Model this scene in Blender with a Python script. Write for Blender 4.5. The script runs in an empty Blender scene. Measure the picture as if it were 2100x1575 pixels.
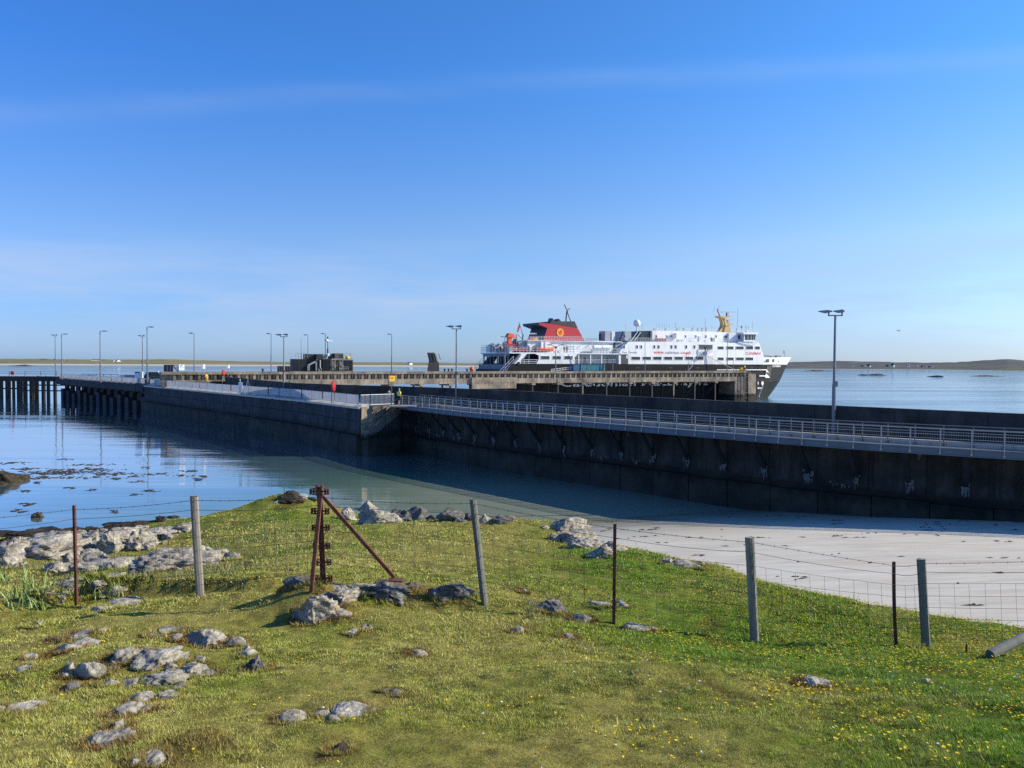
import bpy, bmesh, math, random
import numpy as np
from mathutils import Vector, Matrix
random.seed(7)
RNG = np.random.default_rng(11)
SC = bpy.context.scene
COL = SC.collection
rad = math.radians

# ---------------------------------------------------------------- camera
F, CX, CY = 1577.0, 1050.0, 787.5
H_EYE = 10.3
EYE = Vector((0, 0, H_EYE))
PITCH = math.atan((787.5 - 742.0) / F)
ROLL = 0.0045
r0 = Vector((1, 0, 0)); f0 = Vector((0, math.cos(PITCH), -math.sin(PITCH))); u0 = Vector((0, math.sin(PITCH), math.cos(PITCH)))
CR = r0 * math.cos(ROLL) + u0 * math.sin(ROLL)
CU = u0 * math.cos(ROLL) - r0 * math.sin(ROLL)
CF = f0
cam = bpy.data.cameras.new('camera')
cam.sensor_width = 36.0
cam.lens = 36.0 * F / 2100.0
cam.clip_start = 0.1
cam.clip_end = 20000
camo = bpy.data.objects.new('camera', cam)
COL.objects.link(camo)
camo.matrix_world = Matrix(((CR.x, CU.x, -CF.x, EYE.x), (CR.y, CU.y, -CF.y, EYE.y), (CR.z, CU.z, -CF.z, EYE.z), (0, 0, 0, 1)))
SC.camera = camo

# ---------------------------------------------------------------- light and sky
T_HOR = (0.56, 0.82, 1.55); T_MID = (0.86, 1.10, 1.52); T_TOP = (0.48, 1.10, 1.88)
SUN_EL = rad(29.0)
SUN_AZ = rad(5.0)                      # measured from +X towards +Y
sdir = Vector((math.cos(SUN_EL) * math.cos(SUN_AZ), math.cos(SUN_EL) * math.sin(SUN_AZ), math.sin(SUN_EL)))
sun = bpy.data.lights.new('sun', 'SUN')
sun.energy = 5.0
sun.angle = rad(0.53)
sun.color = (1.0, 0.90, 0.70)
suno = bpy.data.objects.new('sun', sun)
COL.objects.link(suno)
suno.rotation_euler = (-sdir).to_track_quat('-Z', 'Y').to_euler()
suno.location = (60, -10, 80)

SC.cycles.use_denoising = False
SC.view_settings.view_transform = 'Standard'
SC.view_settings.look = 'None'
SC.view_settings.exposure = 0.40
SC.view_settings.gamma = 1.0
SC.view_settings.use_curve_mapping = False

world = bpy.data.worlds.new('World')
SC.world = world
world.use_nodes = True
wt = world.node_tree
for n in list(wt.nodes): wt.nodes.remove(n)
WN, WL = wt.nodes.new, wt.links.new
def wmath(op, a, b=None, clamp=False):
    n = WN('ShaderNodeMath'); n.operation = op; n.use_clamp = clamp
    for i, v in enumerate((a, b)):
        if v is None: continue
        if isinstance(v, (int, float)): n.inputs[i].default_value = v
        else: WL(v, n.inputs[i])
    return n.outputs[0]
wout = WN('ShaderNodeOutputWorld'); wbg = WN('ShaderNodeBackground')
sky = WN('ShaderNodeTexSky'); sky.sky_type = 'NISHITA'; sky.sun_disc = False
sky.sun_elevation = SUN_EL
sky.sun_rotation = rad(90.0) - SUN_AZ
sky.altitude = 0.0; sky.air_density = 1.0; sky.dust_density = 0.25; sky.ozone_density = 2.0
wtc = WN('ShaderNodeTexCoord')
wsep = WN('ShaderNodeSeparateXYZ'); WL(wtc.outputs['Generated'], wsep.inputs[0])
dx, dy, dz = wsep.outputs
# high thin cirrus streak
curve = wmath('SUBTRACT', wmath('ADD', 0.337, wmath('MULTIPLY', dx, 0.053)), wmath('MULTIPLY', wmath('MULTIPLY', dx, dx), 0.19))
v1 = wmath('DIVIDE', wmath('SUBTRACT', dz, curve), 0.012)
g1 = wmath('POWER', 2.718, wmath('MULTIPLY', wmath('MULTIPLY', v1, v1), -1.0))
def wnoise(scale, stretch, detail=5.0, rough=0.55):
    m = WN('ShaderNodeMapping'); m.inputs['Scale'].default_value = stretch
    WL(wtc.outputs['Generated'], m.inputs[0])
    t = WN('ShaderNodeTexNoise'); t.inputs['Scale'].default_value = scale; t.inputs['Detail'].default_value = detail
    t.inputs['Roughness'].default_value = rough
    WL(m.outputs[0], t.inputs['Vector'])
    return t.outputs['Fac']
n1 = wmath('MULTIPLY', wmath('SUBTRACT', wnoise(3.0, (1.2, 1.2, 5.0)), 0.30, True), 1.6, True)
c1 = wmath('MULTIPLY', wmath('MULTIPLY', g1, n1), 0.28)
# low bank of thin cloud near the horizon
n2 = wnoise(2.6, (1.0, 1.0, 8.0), 7.0, 0.62)
lowm = wmath('SUBTRACT', 1.0, wmath('DIVIDE', wmath('ABSOLUTE', wmath('SUBTRACT', dz, 0.075)), 0.085), True)
c2 = wmath('MULTIPLY', wmath('MULTIPLY', wmath('MULTIPLY', wmath('SUBTRACT', n2, 0.38, True), 3.6, True), lowm), 0.95)
cm = wmath('ADD', c1, c2, True)
# the camera's rendering of a clear maritime sky: deep blue, brighter towards the sun's side
elev = wmath('DIVIDE', wmath('MAXIMUM', dz, 0.0), 0.15, True); elev2 = wmath('DIVIDE', wmath('SUBTRACT', dz, 0.15), 0.19, True)
tnt = WN('ShaderNodeMixRGB'); WL(elev, tnt.inputs[0]); tnt.inputs[1].default_value = (*T_HOR, 1); tnt.inputs[2].default_value = (*T_MID, 1)
tnt2 = WN('ShaderNodeMixRGB'); WL(elev2, tnt2.inputs[0]); WL(tnt.outputs[0], tnt2.inputs[1]); tnt2.inputs[2].default_value = (*T_TOP, 1)
glow = wmath('ADD', 1.0, wmath('MULTIPLY', dx, 0.23))
gcol = WN('ShaderNodeCombineXYZ')
WL(wmath('POWER', glow, 1.7), gcol.inputs[0]); WL(glow, gcol.inputs[1]); WL(wmath('POWER', glow, 0.12), gcol.inputs[2])
mul1 = WN('ShaderNodeMixRGB'); mul1.blend_type = 'MULTIPLY'; mul1.inputs[0].default_value = 1.0; WL(sky.outputs[0], mul1.inputs[1]); WL(tnt2.outputs[0], mul1.inputs[2])
mul2 = WN('ShaderNodeMixRGB'); mul2.blend_type = 'MULTIPLY'; mul2.inputs[0].default_value = 1.0; WL(mul1.outputs[0], mul2.inputs[1]); WL(gcol.outputs[0], mul2.inputs[2])
wmix = WN('ShaderNodeMixRGB'); WL(cm, wmix.inputs[0]); WL(mul2.outputs[0], wmix.inputs[1]); wmix.inputs[2].default_value = (4.2, 5.5, 7.8, 1)
WL(wmix.outputs[0], wbg.inputs[0]); wbg.inputs[1].default_value = 0.085
WL(wbg.outputs[0], wout.inputs[0])

# ---------------------------------------------------------------- pixel geometry of the survey
def ray(px, py): return CF + CR * ((px - CX) / F) - CU * ((py - CY) / F)
def at_z(px, py, z):
    d = ray(px, py); return EYE + d * ((z - EYE.z) / d.z)
def at_y(px, py, Y):
    d = ray(px, py); return EYE + d * (Y / d.y)
def proj(p):
    v = Vector(p) - EYE; w = v.dot(CF); return CX + F * v.dot(CR) / w, CY - F * v.dot(CU) / w

# ---------------------------------------------------------------- numpy noise
def _hash(i, j, k, s):
    n = (i * 374761393 + j * 668265263 + k * 2147483647 + s * 1274126177) & 0xFFFFFFFF
    n = ((n ^ (n >> 13)) * 1274126177) & 0xFFFFFFFF
    n = n ^ (n >> 16)
    return (n & 0xFFFFFF) / float(0xFFFFFF)
def vnoise(P, s=0):
    P = np.asarray(P, dtype=np.float64)
    I = np.floor(P).astype(np.int64); f = P - I; f = f * f * (3 - 2 * f)
    r = 0
    for a in (0, 1):
        for b in (0, 1):
            for c in (0, 1):
                w = (f[:, 0] if a else 1 - f[:, 0]) * (f[:, 1] if b else 1 - f[:, 1]) * (f[:, 2] if c else 1 - f[:, 2])
                r = r + w * _hash(I[:, 0] + a, I[:, 1] + b, I[:, 2] + c, s)
    return r * 2 - 1
def fbm(P, s=0, octv=4, gain=0.5):
    P = np.asarray(P, dtype=np.float64); r = 0; a = 1.0
    for o in range(octv):
        r = r + a * vnoise(P * (2.03 ** o) + 17.3 * o, s + o); a *= gain
    return r
def fbm2(X, Y, scale, s=0, octv=4, gain=0.5):
    X = np.asarray(X, float); sh = X.shape
    P = np.stack([X.ravel() / scale, np.asarray(Y, float).ravel() / scale, np.zeros(X.size)], 1)
    return fbm(P, s, octv, gain).reshape(sh)

# ---------------------------------------------------------------- object helpers
WM = {}                                   # world matrices of the things
def tag(o, label=None, cat=None, group=None, kind=None):
    if label: o['label'] = label
    if cat: o['category'] = cat
    if group: o['group'] = group
    if kind: o['kind'] = kind
    return o
def thing(name, label, cat, loc=(0, 0, 0), rotz=0.0, group=None):
    o = bpy.data.objects.new(name, None); COL.objects.link(o)
    o.empty_display_size = 0.3
    o.location = loc; o.rotation_euler = (0, 0, rotz)
    WM[o.name] = Matrix.Translation(Vector(loc)) @ Matrix.Rotation(rotz, 4, 'Z')
    return tag(o, label, cat, group)
def kids(o): return [c for c in bpy.data.objects if c.parent == o]
def copy_tree(root, loc, rotz=0.0, label=None, scale=None, _kids=None):
    r = root.copy(); COL.objects.link(r); r.location = loc; r.rotation_euler = (0, 0, rotz)
    if scale: r.scale = scale
    if label: r['label'] = label
    for ch in (_kids if _kids is not None else root.children):
        c = ch.copy(); COL.objects.link(c); c.parent = r
        for g in ch.children:
            d = g.copy(); COL.objects.link(d); d.parent = c
    return r

class MB:
    """collects simple shapes; build() links them as ONE mesh object"""
    def __init__(self): self.v = []; self.f = []
    def add(self, vs, fs):
        b = len(self.v); self.v += [Vector(p) for p in vs]; self.f += [tuple(i + b for i in f) for f in fs]; return self
    def box(self, x0, x1, y0, y1, z0, z1):
        vs = [(x, y, z) for z in (z0, z1) for y in (y0, y1) for x in (x0, x1)]
        return self.add(vs, [(0, 2, 3, 1), (4, 5, 7, 6), (0, 1, 5, 4), (2, 6, 7, 3), (0, 4, 6, 2), (1, 3, 7, 5)])
    def obox(self, c, ex, ey, ez):
        """centre, three half-axis vectors"""
        c, ex, ey, ez = Vector(c), Vector(ex), Vector(ey), Vector(ez)
        vs = [c + ex * a + ey * b + ez * d for d in (-1, 1) for b in (-1, 1) for a in (-1, 1)]
        return self.add(vs, [(0, 2, 3, 1), (4, 5, 7, 6), (0, 1, 5, 4), (2, 6, 7, 3), (0, 4, 6, 2), (1, 3, 7, 5)])
    def bar(self, p0, p1, w, h, up=(0, 0, 1)):
        p0, p1 = Vector(p0), Vector(p1); d = (p1 - p0); L = d.length; d = d / L
        up = Vector(up); s = d.cross(up)
        if s.length < 1e-4: s = d.cross(Vector((1, 0, 0)))
        s.normalize(); u = s.cross(d)
        return self.obox((p0 + p1) / 2, d * L / 2, s * w / 2, u * h / 2)
    def tube(self, p0, p1, r0_, r1_=None, n=8, cap=True):
        r1_ = r0_ if r1_ is None else r1_
        p0, p1 = Vector(p0), Vector(p1); d = (p1 - p0).normalized()
        s = d.cross(Vector((0, 0, 1)))
        if s.length < 1e-3: s = d.cross(Vector((1, 0, 0)))
        s.normalize(); u = s.cross(d)
        vs = []
        for p, r in ((p0, r0_), (p1, r1_)):
            for i in range(n):
                a = 2 * math.pi * i / n; vs.append(p + s * (math.cos(a) * r) + u * (math.sin(a) * r))
        fs = [(i, (i + 1) % n, n + (i + 1) % n, n + i) for i in range(n)]
        if cap: fs += [tuple(range(n - 1, -1, -1)), tuple(range(n, 2 * n))]
        return self.add(vs, fs)
    def path(self, pts, r, n=6):
        for a, b in zip(pts[:-1], pts[1:]): self.tube(a, b, r, None, n, True)
        return self
    def prism(self, poly, lo, hi, axis=1):
        """poly of (a, b); axis 1: a=x b=z swept in y; axis 2: a=x b=y swept in z; axis 0: a=y b=z swept in x"""
        n = len(poly)
        def mk(a, b, t): return {1: (a, t, b), 2: (a, b, t), 0: (t, a, b)}[axis]
        vs = [mk(a, b, lo) for a, b in poly] + [mk(a, b, hi) for a, b in poly]
        fs = [tuple(range(n)), tuple(range(2 * n - 1, n - 1, -1))] + [(i, n + i, n + (i + 1) % n, (i + 1) % n) for i in range(n)]
        return self.add(vs, fs)
    def lathe(self, prof, c=(0, 0, 0), n=16):
        c = Vector(c); vs = []
        for r, z in prof:
            for i in range(n):
                a = 2 * math.pi * i / n; vs.append(c + Vector((math.cos(a) * r, math.sin(a) * r, z)))
        fs = []
        for k in range(len(prof) - 1):
            for i in range(n): fs.append((k * n + i, k * n + (i + 1) % n, (k + 1) * n + (i + 1) % n, (k + 1) * n + i))
        fs += [tuple(range(n - 1, -1, -1)), tuple(range((len(prof) - 1) * n, len(prof) * n))]
        return self.add(vs, fs)
    def grid(self, rows):
        n = len(rows[0]); vs = [p for r in rows for p in r]
        fs = [(k * n + i, k * n + i + 1, (k + 1) * n + i + 1, (k + 1) * n + i) for k in range(len(rows) - 1) for i in range(n - 1)]
        return self.add(vs, fs)
    def torus(self, c, ax, R, r, n=20, m=8):
        c = Vector(c); ax = Vector(ax).normalized(); s = ax.orthogonal().normalized(); u = ax.cross(s)
        vs = []
        for i in range(n):
            a = 2 * math.pi * i / n; d = s * math.cos(a) + u * math.sin(a)
            for j in range(m):
                b = 2 * math.pi * j / m; vs.append(c + d * (R + r * math.cos(b)) + ax * (r * math.sin(b)))
        fs = [(i * m + j, ((i + 1) % n) * m + j, ((i + 1) % n) * m + (j + 1) % m, i * m + (j + 1) % m) for i in range(n) for j in range(m)]
        return self.add(vs, fs)
    def ball(self, c, r, n=12, m=8, sq=(1, 1, 1)):
        prof = [(max(1e-3, r * math.sin(math.pi * k / m)), -r * math.cos(math.pi * k / m)) for k in range(m + 1)]
        b = len(self.v); self.lathe(prof, (0, 0, 0), n)
        for i in range(b, len(self.v)):
            p = self.v[i]; self.v[i] = Vector((p.x * sq[0], p.y * sq[1], p.z * sq[2])) + Vector(c)
        return self
    def build(self, name, mat, parent=None, world=False, smooth=False, label=None, kind=None, fix=True):
        me = bpy.data.meshes.new(name)
        vs = self.v
        if world and parent is not None:
            inv = WM[parent.name].inverted(); vs = [inv @ p for p in vs]
        me.from_pydata([tuple(p) for p in vs], [], self.f)
        if fix:
            bm = bmesh.new(); bm.from_mesh(me); bmesh.ops.recalc_face_normals(bm, faces=bm.faces); bm.to_mesh(me); bm.free()
        if mat is not None: me.materials.append(mat)
        if smooth: me.polygons.foreach_set('use_smooth', [True] * len(me.polygons))
        o = bpy.data.objects.new(name, me); COL.objects.link(o)
        if parent is not None: o.parent = parent
        if label: o['label'] = label
        if kind: o['kind'] = kind
        return o
def place(src, parent, loc, rotz=0.0, name=None):
    """another piece sharing mesh data"""
    o = src.copy(); COL.objects.link(o); o.parent = parent; o.location = loc; o.rotation_euler = (0, 0, rotz); return o

# ---------------------------------------------------------------- materials
def new_mat(name):
    m = bpy.data.materials.new(name); m.use_nodes = True
    t = m.node_tree
    b = t.nodes['Principled BSDF']
    return m, t, b
def noise_node(t, vec, scale, detail=4.0, rough=0.55):
    n = t.nodes.new('ShaderNodeTexNoise'); n.inputs['Scale'].default_value = scale; n.inputs['Detail'].default_value = detail
    n.inputs['Roughness'].default_value = rough
    t.links.new(vec, n.inputs['Vector']); return n.outputs['Fac']
def mapped(t, scale=(1, 1, 1), coord='pos'):
    if coord == 'pos': src = t.nodes.new('ShaderNodeNewGeometry').outputs['Position']
    else: src = t.nodes.new('ShaderNodeTexCoord').outputs['Object']
    m = t.nodes.new('ShaderNodeMapping'); m.inputs['Scale'].default_value = scale
    t.links.new(src, m.inputs[0]); return m.outputs[0]
def ramp(t, fac, stops):
    r = t.nodes.new('ShaderNodeValToRGB'); e = r.color_ramp.elements
    while len(e) > 1: e.remove(e[-1])
    e[0].position = stops[0][0]; c = stops[0][1]; e[0].color = (*c, 1) if len(c) == 3 else c
    for p, c in stops[1:]:
        k = e.new(p); k.color = (*c, 1)
    t.links.new(fac, r.inputs[0]); return r.outputs[0]
def mixc(t, fac, a, b, mode='MIX'):
    n = t.nodes.new('ShaderNodeMixRGB'); n.blend_type = mode
    for i, v in enumerate((fac, a, b)):
        if isinstance(v, (int, float)): n.inputs[i].default_value = v
        elif isinstance(v, tuple): n.inputs[i].default_value = (*v, 1)
        else: t.links.new(v, n.inputs[i])
    return n.outputs[0]
def mth(t, op, a, b=None, clamp=False):
    n = t.nodes.new('ShaderNodeMath'); n.operation = op; n.use_clamp = clamp
    for i, v in enumerate((a, b)):
        if v is None: continue
        if isinstance(v, (int, float)): n.inputs[i].default_value = v
        else: t.links.new(v, n.inputs[i])
    return n.outputs[0]
def bump(t, b, h, strength, dist=0.02):
    n = t.nodes.new('ShaderNodeBump'); n.inputs['Strength'].default_value = strength; n.inputs['Distance'].default_value = dist
    t.links.new(h, n.inputs['Height']); t.links.new(n.outputs[0], b.inputs['Normal'])
def mat(name, c, rough=0.6, var=0.25, scale=3.0, bmp=0.0, metal=0.0, c2=None, stretch=(1, 1, 1), bscale=None, spec=0.5, coord='pos', bdist=0.01):
    m, t, b = new_mat(name)
    v = mapped(t, stretch, coord)
    f = noise_node(t, v, scale)
    c2 = c2 or tuple(x * (1 - var) for x in c)
    hi = tuple(min(1, x * (1 + var * 0.6)) for x in c)
    col = ramp(t, f, [(0.3, c2), (0.5, c), (0.72, hi)])
    t.links.new(col, b.inputs['Base Color'])
    b.inputs['Roughness'].default_value = rough; b.inputs['Metallic'].default_value = metal
    b.inputs['Specular IOR Level'].default_value = spec
    if bmp > 0: bump(t, b, noise_node(t, v, bscale or scale * 6, 5), bmp, bdist)
    return m
# ---------------------------------------------------------------- terrain
def yh_at(px): return 742.0 + (px - CX) * ROLL
CREST = [(330, 1090, 30), (480, 1050, 27.5), (590, 1020, 26), (700, 1046, 25), (800, 1066, 24.5), (930, 1070, 24.2), (1050, 1072, 24), (1150, 1082, 22),
         (1250, 1124, 19), (1400, 1157, 16), (1550, 1190, 13.6), (1680, 1215, 12.4), (1800, 1241, 11.5), (1950, 1262, 10.8), (2100, 1280, 10.3)]
CTRL = [(0, 1575, 3.6), (500, 1575, 3.65), (1050, 1575, 3.7), (1600, 1575, 3.7), (2100, 1575, 3.7),
        (0, 1450, 4.9), (500, 1450, 4.9), (1050, 1450, 4.9), (1600, 1450, 5.1), (2100, 1450, 5.3),
        (100, 1380, 5.9), (500, 1380, 5.9), (1050, 1380, 5.9), (1600, 1390, 6.4), (2100, 1395, 6.5),
        (60, 1310, 7.4), (400, 1310, 7.2), (800, 1315, 7.2), (1150, 1315, 7.6), (1500, 1335, 8.0), (2050, 1345, 8.2),
        (0, 1268, 9.0), (153, 1243, 9.6), (280, 1228, 9.7), (405, 1224, 9.5), (520, 1228, 9.2), (800, 1250, 8.8), (990, 1240, 9.0), (1258, 1280, 8.9),
        (1545, 1315, 8.8), (1840, 1325, 8.95), (1895, 1328, 9.0), (2060, 1335, 9.2),
        (0, 1200, 13.0), (200, 1185, 14.0), (400, 1180, 12.5), (0, 1155, 19.0), (300, 1142, 20.0), (450, 1130, 17.0), (150, 1120, 29.0),
        (0, 1108, 36.0), (200, 1100, 36.0), (80, 1092, 44.0), (620, 1150, 13.5), (800, 1150, 13.5), (990, 1150, 13.2), (700, 1095, 18.5), (950, 1100, 18.2),
        (1250, 1190, 12.2), (1150, 1130, 16.0), (1450, 1230, 10.9), (1700, 1270, 10.1), (2000, 1300, 9.6)]
pts = []
for px, py, Y in CREST + CTRL:
    p = at_y(px, py, Y); pts.append((p.x, p.y, p.z))
for px, py, Y in CREST:
    p = at_y(px, py, Y)
    k = min(1.0, max(0.35, (Y - 6) / 18))
    for dY, dZ in ((3.0, -1.0), (6.0, -3.2), (11.0, -6.4)):
        q = Vector((p.x * (Y + dY * k) / Y + 0.25 * dY * k, Y + dY * k, max(-1.5, p.z + dZ * (0.5 + 0.5 * k)))); pts.append(tuple(q))
for x, y, z in ((-30, 52, -0.9), (-22, 56, -1.5), (-40, 45, -0.6), (-40, 30, 1.6), (-30, 15, 5.6), (-14, 40, -0.2), (-15, 8, 7.4), (-9, 2, 8.2), (0, 0, 8.75), (9, 1, 8.5), (14, 5, 7.6),
                (0, -8, 9.4), (-14, -8, 9.0), (14, -8, 9.0), (24, 2, 6.6), (20, 8, 5.6), (24, 14, 2.0), (-55, 30, 0.6), (-50, 55, -1.5), (0, 60, -3), (30, 40, -3), (-70, 0, 7), (60, 0, 4), (60, 30, -2)):
    pts.append((x, y, z))
PT = np.array(pts)
_c2 = 1.1 ** 2
def _phi(d2): return np.sqrt(d2 + _c2)
_n = len(PT)
_A = np.zeros((_n + 3, _n + 3))
_d2 = (PT[:, None, 0] - PT[None, :, 0]) ** 2 + (PT[:, None, 1] - PT[None, :, 1]) ** 2
_A[:_n, :_n] = _phi(_d2) - np.eye(_n) * 0.25
_A[:_n, _n] = 1; _A[:_n, _n + 1:] = PT[:, :2]; _A[_n:, :_n] = _A[:_n, _n:].T
_W = np.linalg.solve(_A, np.concatenate([PT[:, 2], np.zeros(3)]))
BUMPS = []                                     # gaussian mounds: X, Y, rx, ry, h
def add_bump(px, py, Y, rx, ry, h):
    p = at_y(px, py, Y); BUMPS.append((p.x, Y, rx, ry, h))
add_bump(640, 1230, 8.75, 0.50, 0.42, 0.34)        # the tripod's hump
add_bump(560, 1215, 9.3, 0.9, 0.35, 0.10)
add_bump(800, 1215, 9.15, 0.55, 0.30, 0.16)
add_bump(930, 1215, 9.25, 0.50, 0.30, 0.16)
add_bump(1380, 1400, 5.9, 0.95, 0.48, 0.13)
add_bump(280, 1350, 6.3, 0.75, 0.5, 0.12)
add_bump(590, 1025, 25.6, 1.6, 1.6, 0.22)
for _k in range(16):
    _px = -60 + _k * 42; add_bump(_px, 1225, float(np.interp(_px, [-60, 0, 153, 280, 405, 560], [9.0, 9.25, 9.85, 10.0, 9.85, 9.6])), 0.24, 0.10, 0.17 + 0.04 * math.sin(_k * 2.3))
def terrain(X, Y):
    X = np.asarray(X, float); Y = np.asarray(Y, float); sh = X.shape
    x = X.ravel(); y = Y.ravel(); z = np.empty_like(x)
    for i in range(0, len(x), 20000):
        s = slice(i, i + 20000)
        d2 = (x[s, None] - PT[None, :, 0]) ** 2 + (y[s, None] - PT[None, :, 1]) ** 2
        z[s] = _phi(d2) @ _W[:_n] + _W[_n] + _W[_n + 1] * x[s] + _W[_n + 2] * y[s]
    for bx, by, rx, ry, h in BUMPS:
        z = z + h * np.exp(-((x - bx) / rx) ** 2 - ((y - by) / ry) ** 2)
    r = np.hypot(x, y)
    z = z + np.minimum(r / 10, 1.5) * 0.05 * fbm2(x, y, 1.3, 5, 4) + 0.022 * fbm2(x, y, 0.35, 9, 3) + 0.012 * fbm2(x, y, 0.11, 19, 2) * (r < 22) + np.clip((r - 12) / 20, 0, 1) * 0.16 * fbm2(x, y, 3.5, 15, 3)
    return z.reshape(sh)
def sand_z(X, Y):
    X = np.asarray(X, float); Y = np.asarray(Y, float)
    z = 0.088 * (50 - Y) + 0.03 * (X - 5)
    z = np.where(z < 0, z * 0.5, z)
    z = np.maximum(z, -1.6)
    z = np.minimum(z, 3.4 + 0.2 * np.tanh((z - 3.4)))
    return z + 0.012 * fbm2(X, Y * 2.2, 2.2, 33, 4) + 0.03 * fbm2(X, Y, 7.0, 35, 2)
def th(x, y): return float(terrain(np.array([x]), np.array([y]))[0])
_ys = np.exp(np.linspace(math.log(2.5), math.log(70), 700))
def ground_hit(px, py):
    d = ray(px, py); t = _ys / d.y
    X = EYE.x + d.x * t; Z = EYE.z + d.z * t
    g = np.maximum(terrain(X, _ys), sand_z(X, _ys)); g = np.maximum(g, 0.0)
    k = np.argmax(Z <= g)
    if Z[k] > g[k]: k = len(_ys) - 1
    if k > 0:
        a = Z[k - 1] - g[k - 1]; b = Z[k] - g[k]; f = a / (a - b + 1e-9)
        Y = _ys[k - 1] + f * (_ys[k] - _ys[k - 1])
    else: Y = _ys[0]
    return Vector((d.x * Y / d.y, Y, EYE.z + d.z * Y / d.y))

def grid_mesh(name, X, Y, Z, m, attr=None):
    nr, nc = X.shape
    co = np.stack([X, Y, Z], -1).reshape(-1, 3)
    i = np.arange(nr * nc).reshape(nr, nc)
    q = np.stack([i[:-1, :-1], i[:-1, 1:], i[1:, 1:], i[1:, :-1]], -1).reshape(-1, 4)
    me = bpy.data.meshes.new(name)
    me.vertices.add(len(co)); me.vertices.foreach_set('co', co.ravel())
    me.loops.add(q.size); me.loops.foreach_set('vertex_index', q.ravel().astype(np.int32))
    me.polygons.add(len(q)); me.polygons.foreach_set('loop_start', (np.arange(len(q)) * 4).astype(np.int32))
    me.update(calc_edges=True); me.validate()
    me.polygons.foreach_set('use_smooth', [True] * len(q))
    if attr is not None:
        a = me.color_attributes.new('tint', 'FLOAT_COLOR', 'POINT')
        a.data.foreach_set('color', np.concatenate([attr.reshape(-1, 3), np.ones((len(co), 1))], 1).ravel())
    me.materials.append(m)
    o = bpy.data.objects.new(name, me); COL.objects.link(o)
    # make faces look up
    if len(me.polygons) and me.polygons[len(me.polygons) // 2].normal.z < 0: me.flip_normals()
    return o

# where the turf is dry and tan, where lush, where dark
def turf_tint(X, Y):
    r = np.hypot(X, Y)
    a = fbm2(X, Y, 1.9, 41, 4); b = fbm2(X, Y, 0.55, 47, 3); c = fbm2(X, Y, 0.16, 53, 2); d = fbm2(X, Y, 4.5, 59, 3)
    lush = np.clip(0.42 + 0.42 * a + 0.22 * b + 0.22 * d + np.clip((X - 0.6) / 5.0, -0.28, 0.36), 0, 1)
    dry = np.clip(0.42 - 0.5 * a + 0.42 * b + 0.30 * c - np.clip((X - 0.5) / 5.0, -0.22, 0.34), 0, 1)
    brown = np.clip(1.5 * (fbm2(X, Y, 0.8, 71, 3) - 0.62) + 0.3 * c, 0, .7)
    col = np.array([0.215, 0.235, 0.045])[None] * np.ones((X.size, 1))
    lush = lush.ravel()[:, None]; dry = dry.ravel()[:, None]; brown = brown.ravel()[:, None]
    col = col * (1 - lush) + np.array([0.148, 0.228, 0.028]) * lush
    col = col * (1 - 0.85 * dry) + np.array([0.380, 0.325, 0.125]) * 0.85 * dry
    col = col * (1 - brown) + np.array([0.135, 0.085, 0.032]) * brown
    x, y = X.ravel(), Y.ravel(); moss = np.zeros(x.size)
    for rx, ry, a, b_ in ROCK_FOOT:
        if ry > 14: continue
        k = np.where((np.abs(x - rx) < 4 * a) & (np.abs(y - ry) < 4 * b_ + .3))[0]
        if len(k): d2 = ((x[k] - rx) / (a + .05)) ** 2 + ((y[k] - ry) / (b_ + .07)) ** 2; moss[k] = np.maximum(moss[k], np.exp(-np.maximum(d2 - .8, 0) * 1.1))
    moss = (moss * np.clip(.55 + .8 * b.ravel(), 0, 1))[:, None]
    col = col * (1 - moss) + np.array([0.190, 0.120, 0.050]) * moss
    col = col * (1 + 0.30 * fbm2(X, Y, 0.10, 77, 2).ravel()[:, None])
    col = np.clip(col * np.array([1.40, 1.47, 1.06]), 0.008, 0.6)
    return col

# rocks need their footprints known before the grass is sown
ROCK_FOOT = []

m_turf, t, b = new_mat('turf_soil')
at = t.nodes.new('ShaderNodeAttribute'); at.attribute_name = 'tint'
v = mapped(t)
f1 = noise_node(t, v, 38, 5, 0.7)
col = mixc(t, 1.0, at.outputs['Color'], ramp(t, f1, [(0.3, (0.45, 0.42, 0.40)), (0.55, (0.9, 0.9, 0.9)), (0.75, (1.25, 1.2, 1.1))]), 'MULTIPLY')
t.links.new(col, b.inputs['Base Color']); b.inputs['Roughness'].default_value = 0.95; b.inputs['Specular IOR Level'].default_value = 0.1
bump(t, b, f1, 0.9, 0.03)

ang = np.radians(np.concatenate([np.linspace(-80, -42, 60), np.linspace(-41.5, 41.5, 480), np.linspace(42, 80, 60)])); rr = np.exp(np.linspace(math.log(1.2), math.log(75), 460))
RR, AA = np.meshgrid(rr, ang, indexing='ij')
GX, GY = RR * np.sin(AA), RR * np.cos(AA)
GZ = terrain(GX, GY)
def make_ground():
    tint = turf_tint(GX, GY)
    low = np.clip((1.6 - GZ.ravel()) / 0.9, 0, 1)[:, None]
    tint = tint * np.array([0.60, 0.57, 0.56]) * (1 - low) + np.array([0.045, 0.037, 0.026]) * low      # thatch and soil, darkened to stand for the shadow between the blades
    return tag(grid_mesh('grassy_bank', GX, GY, GZ, m_turf, tint), kind='structure')

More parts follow.
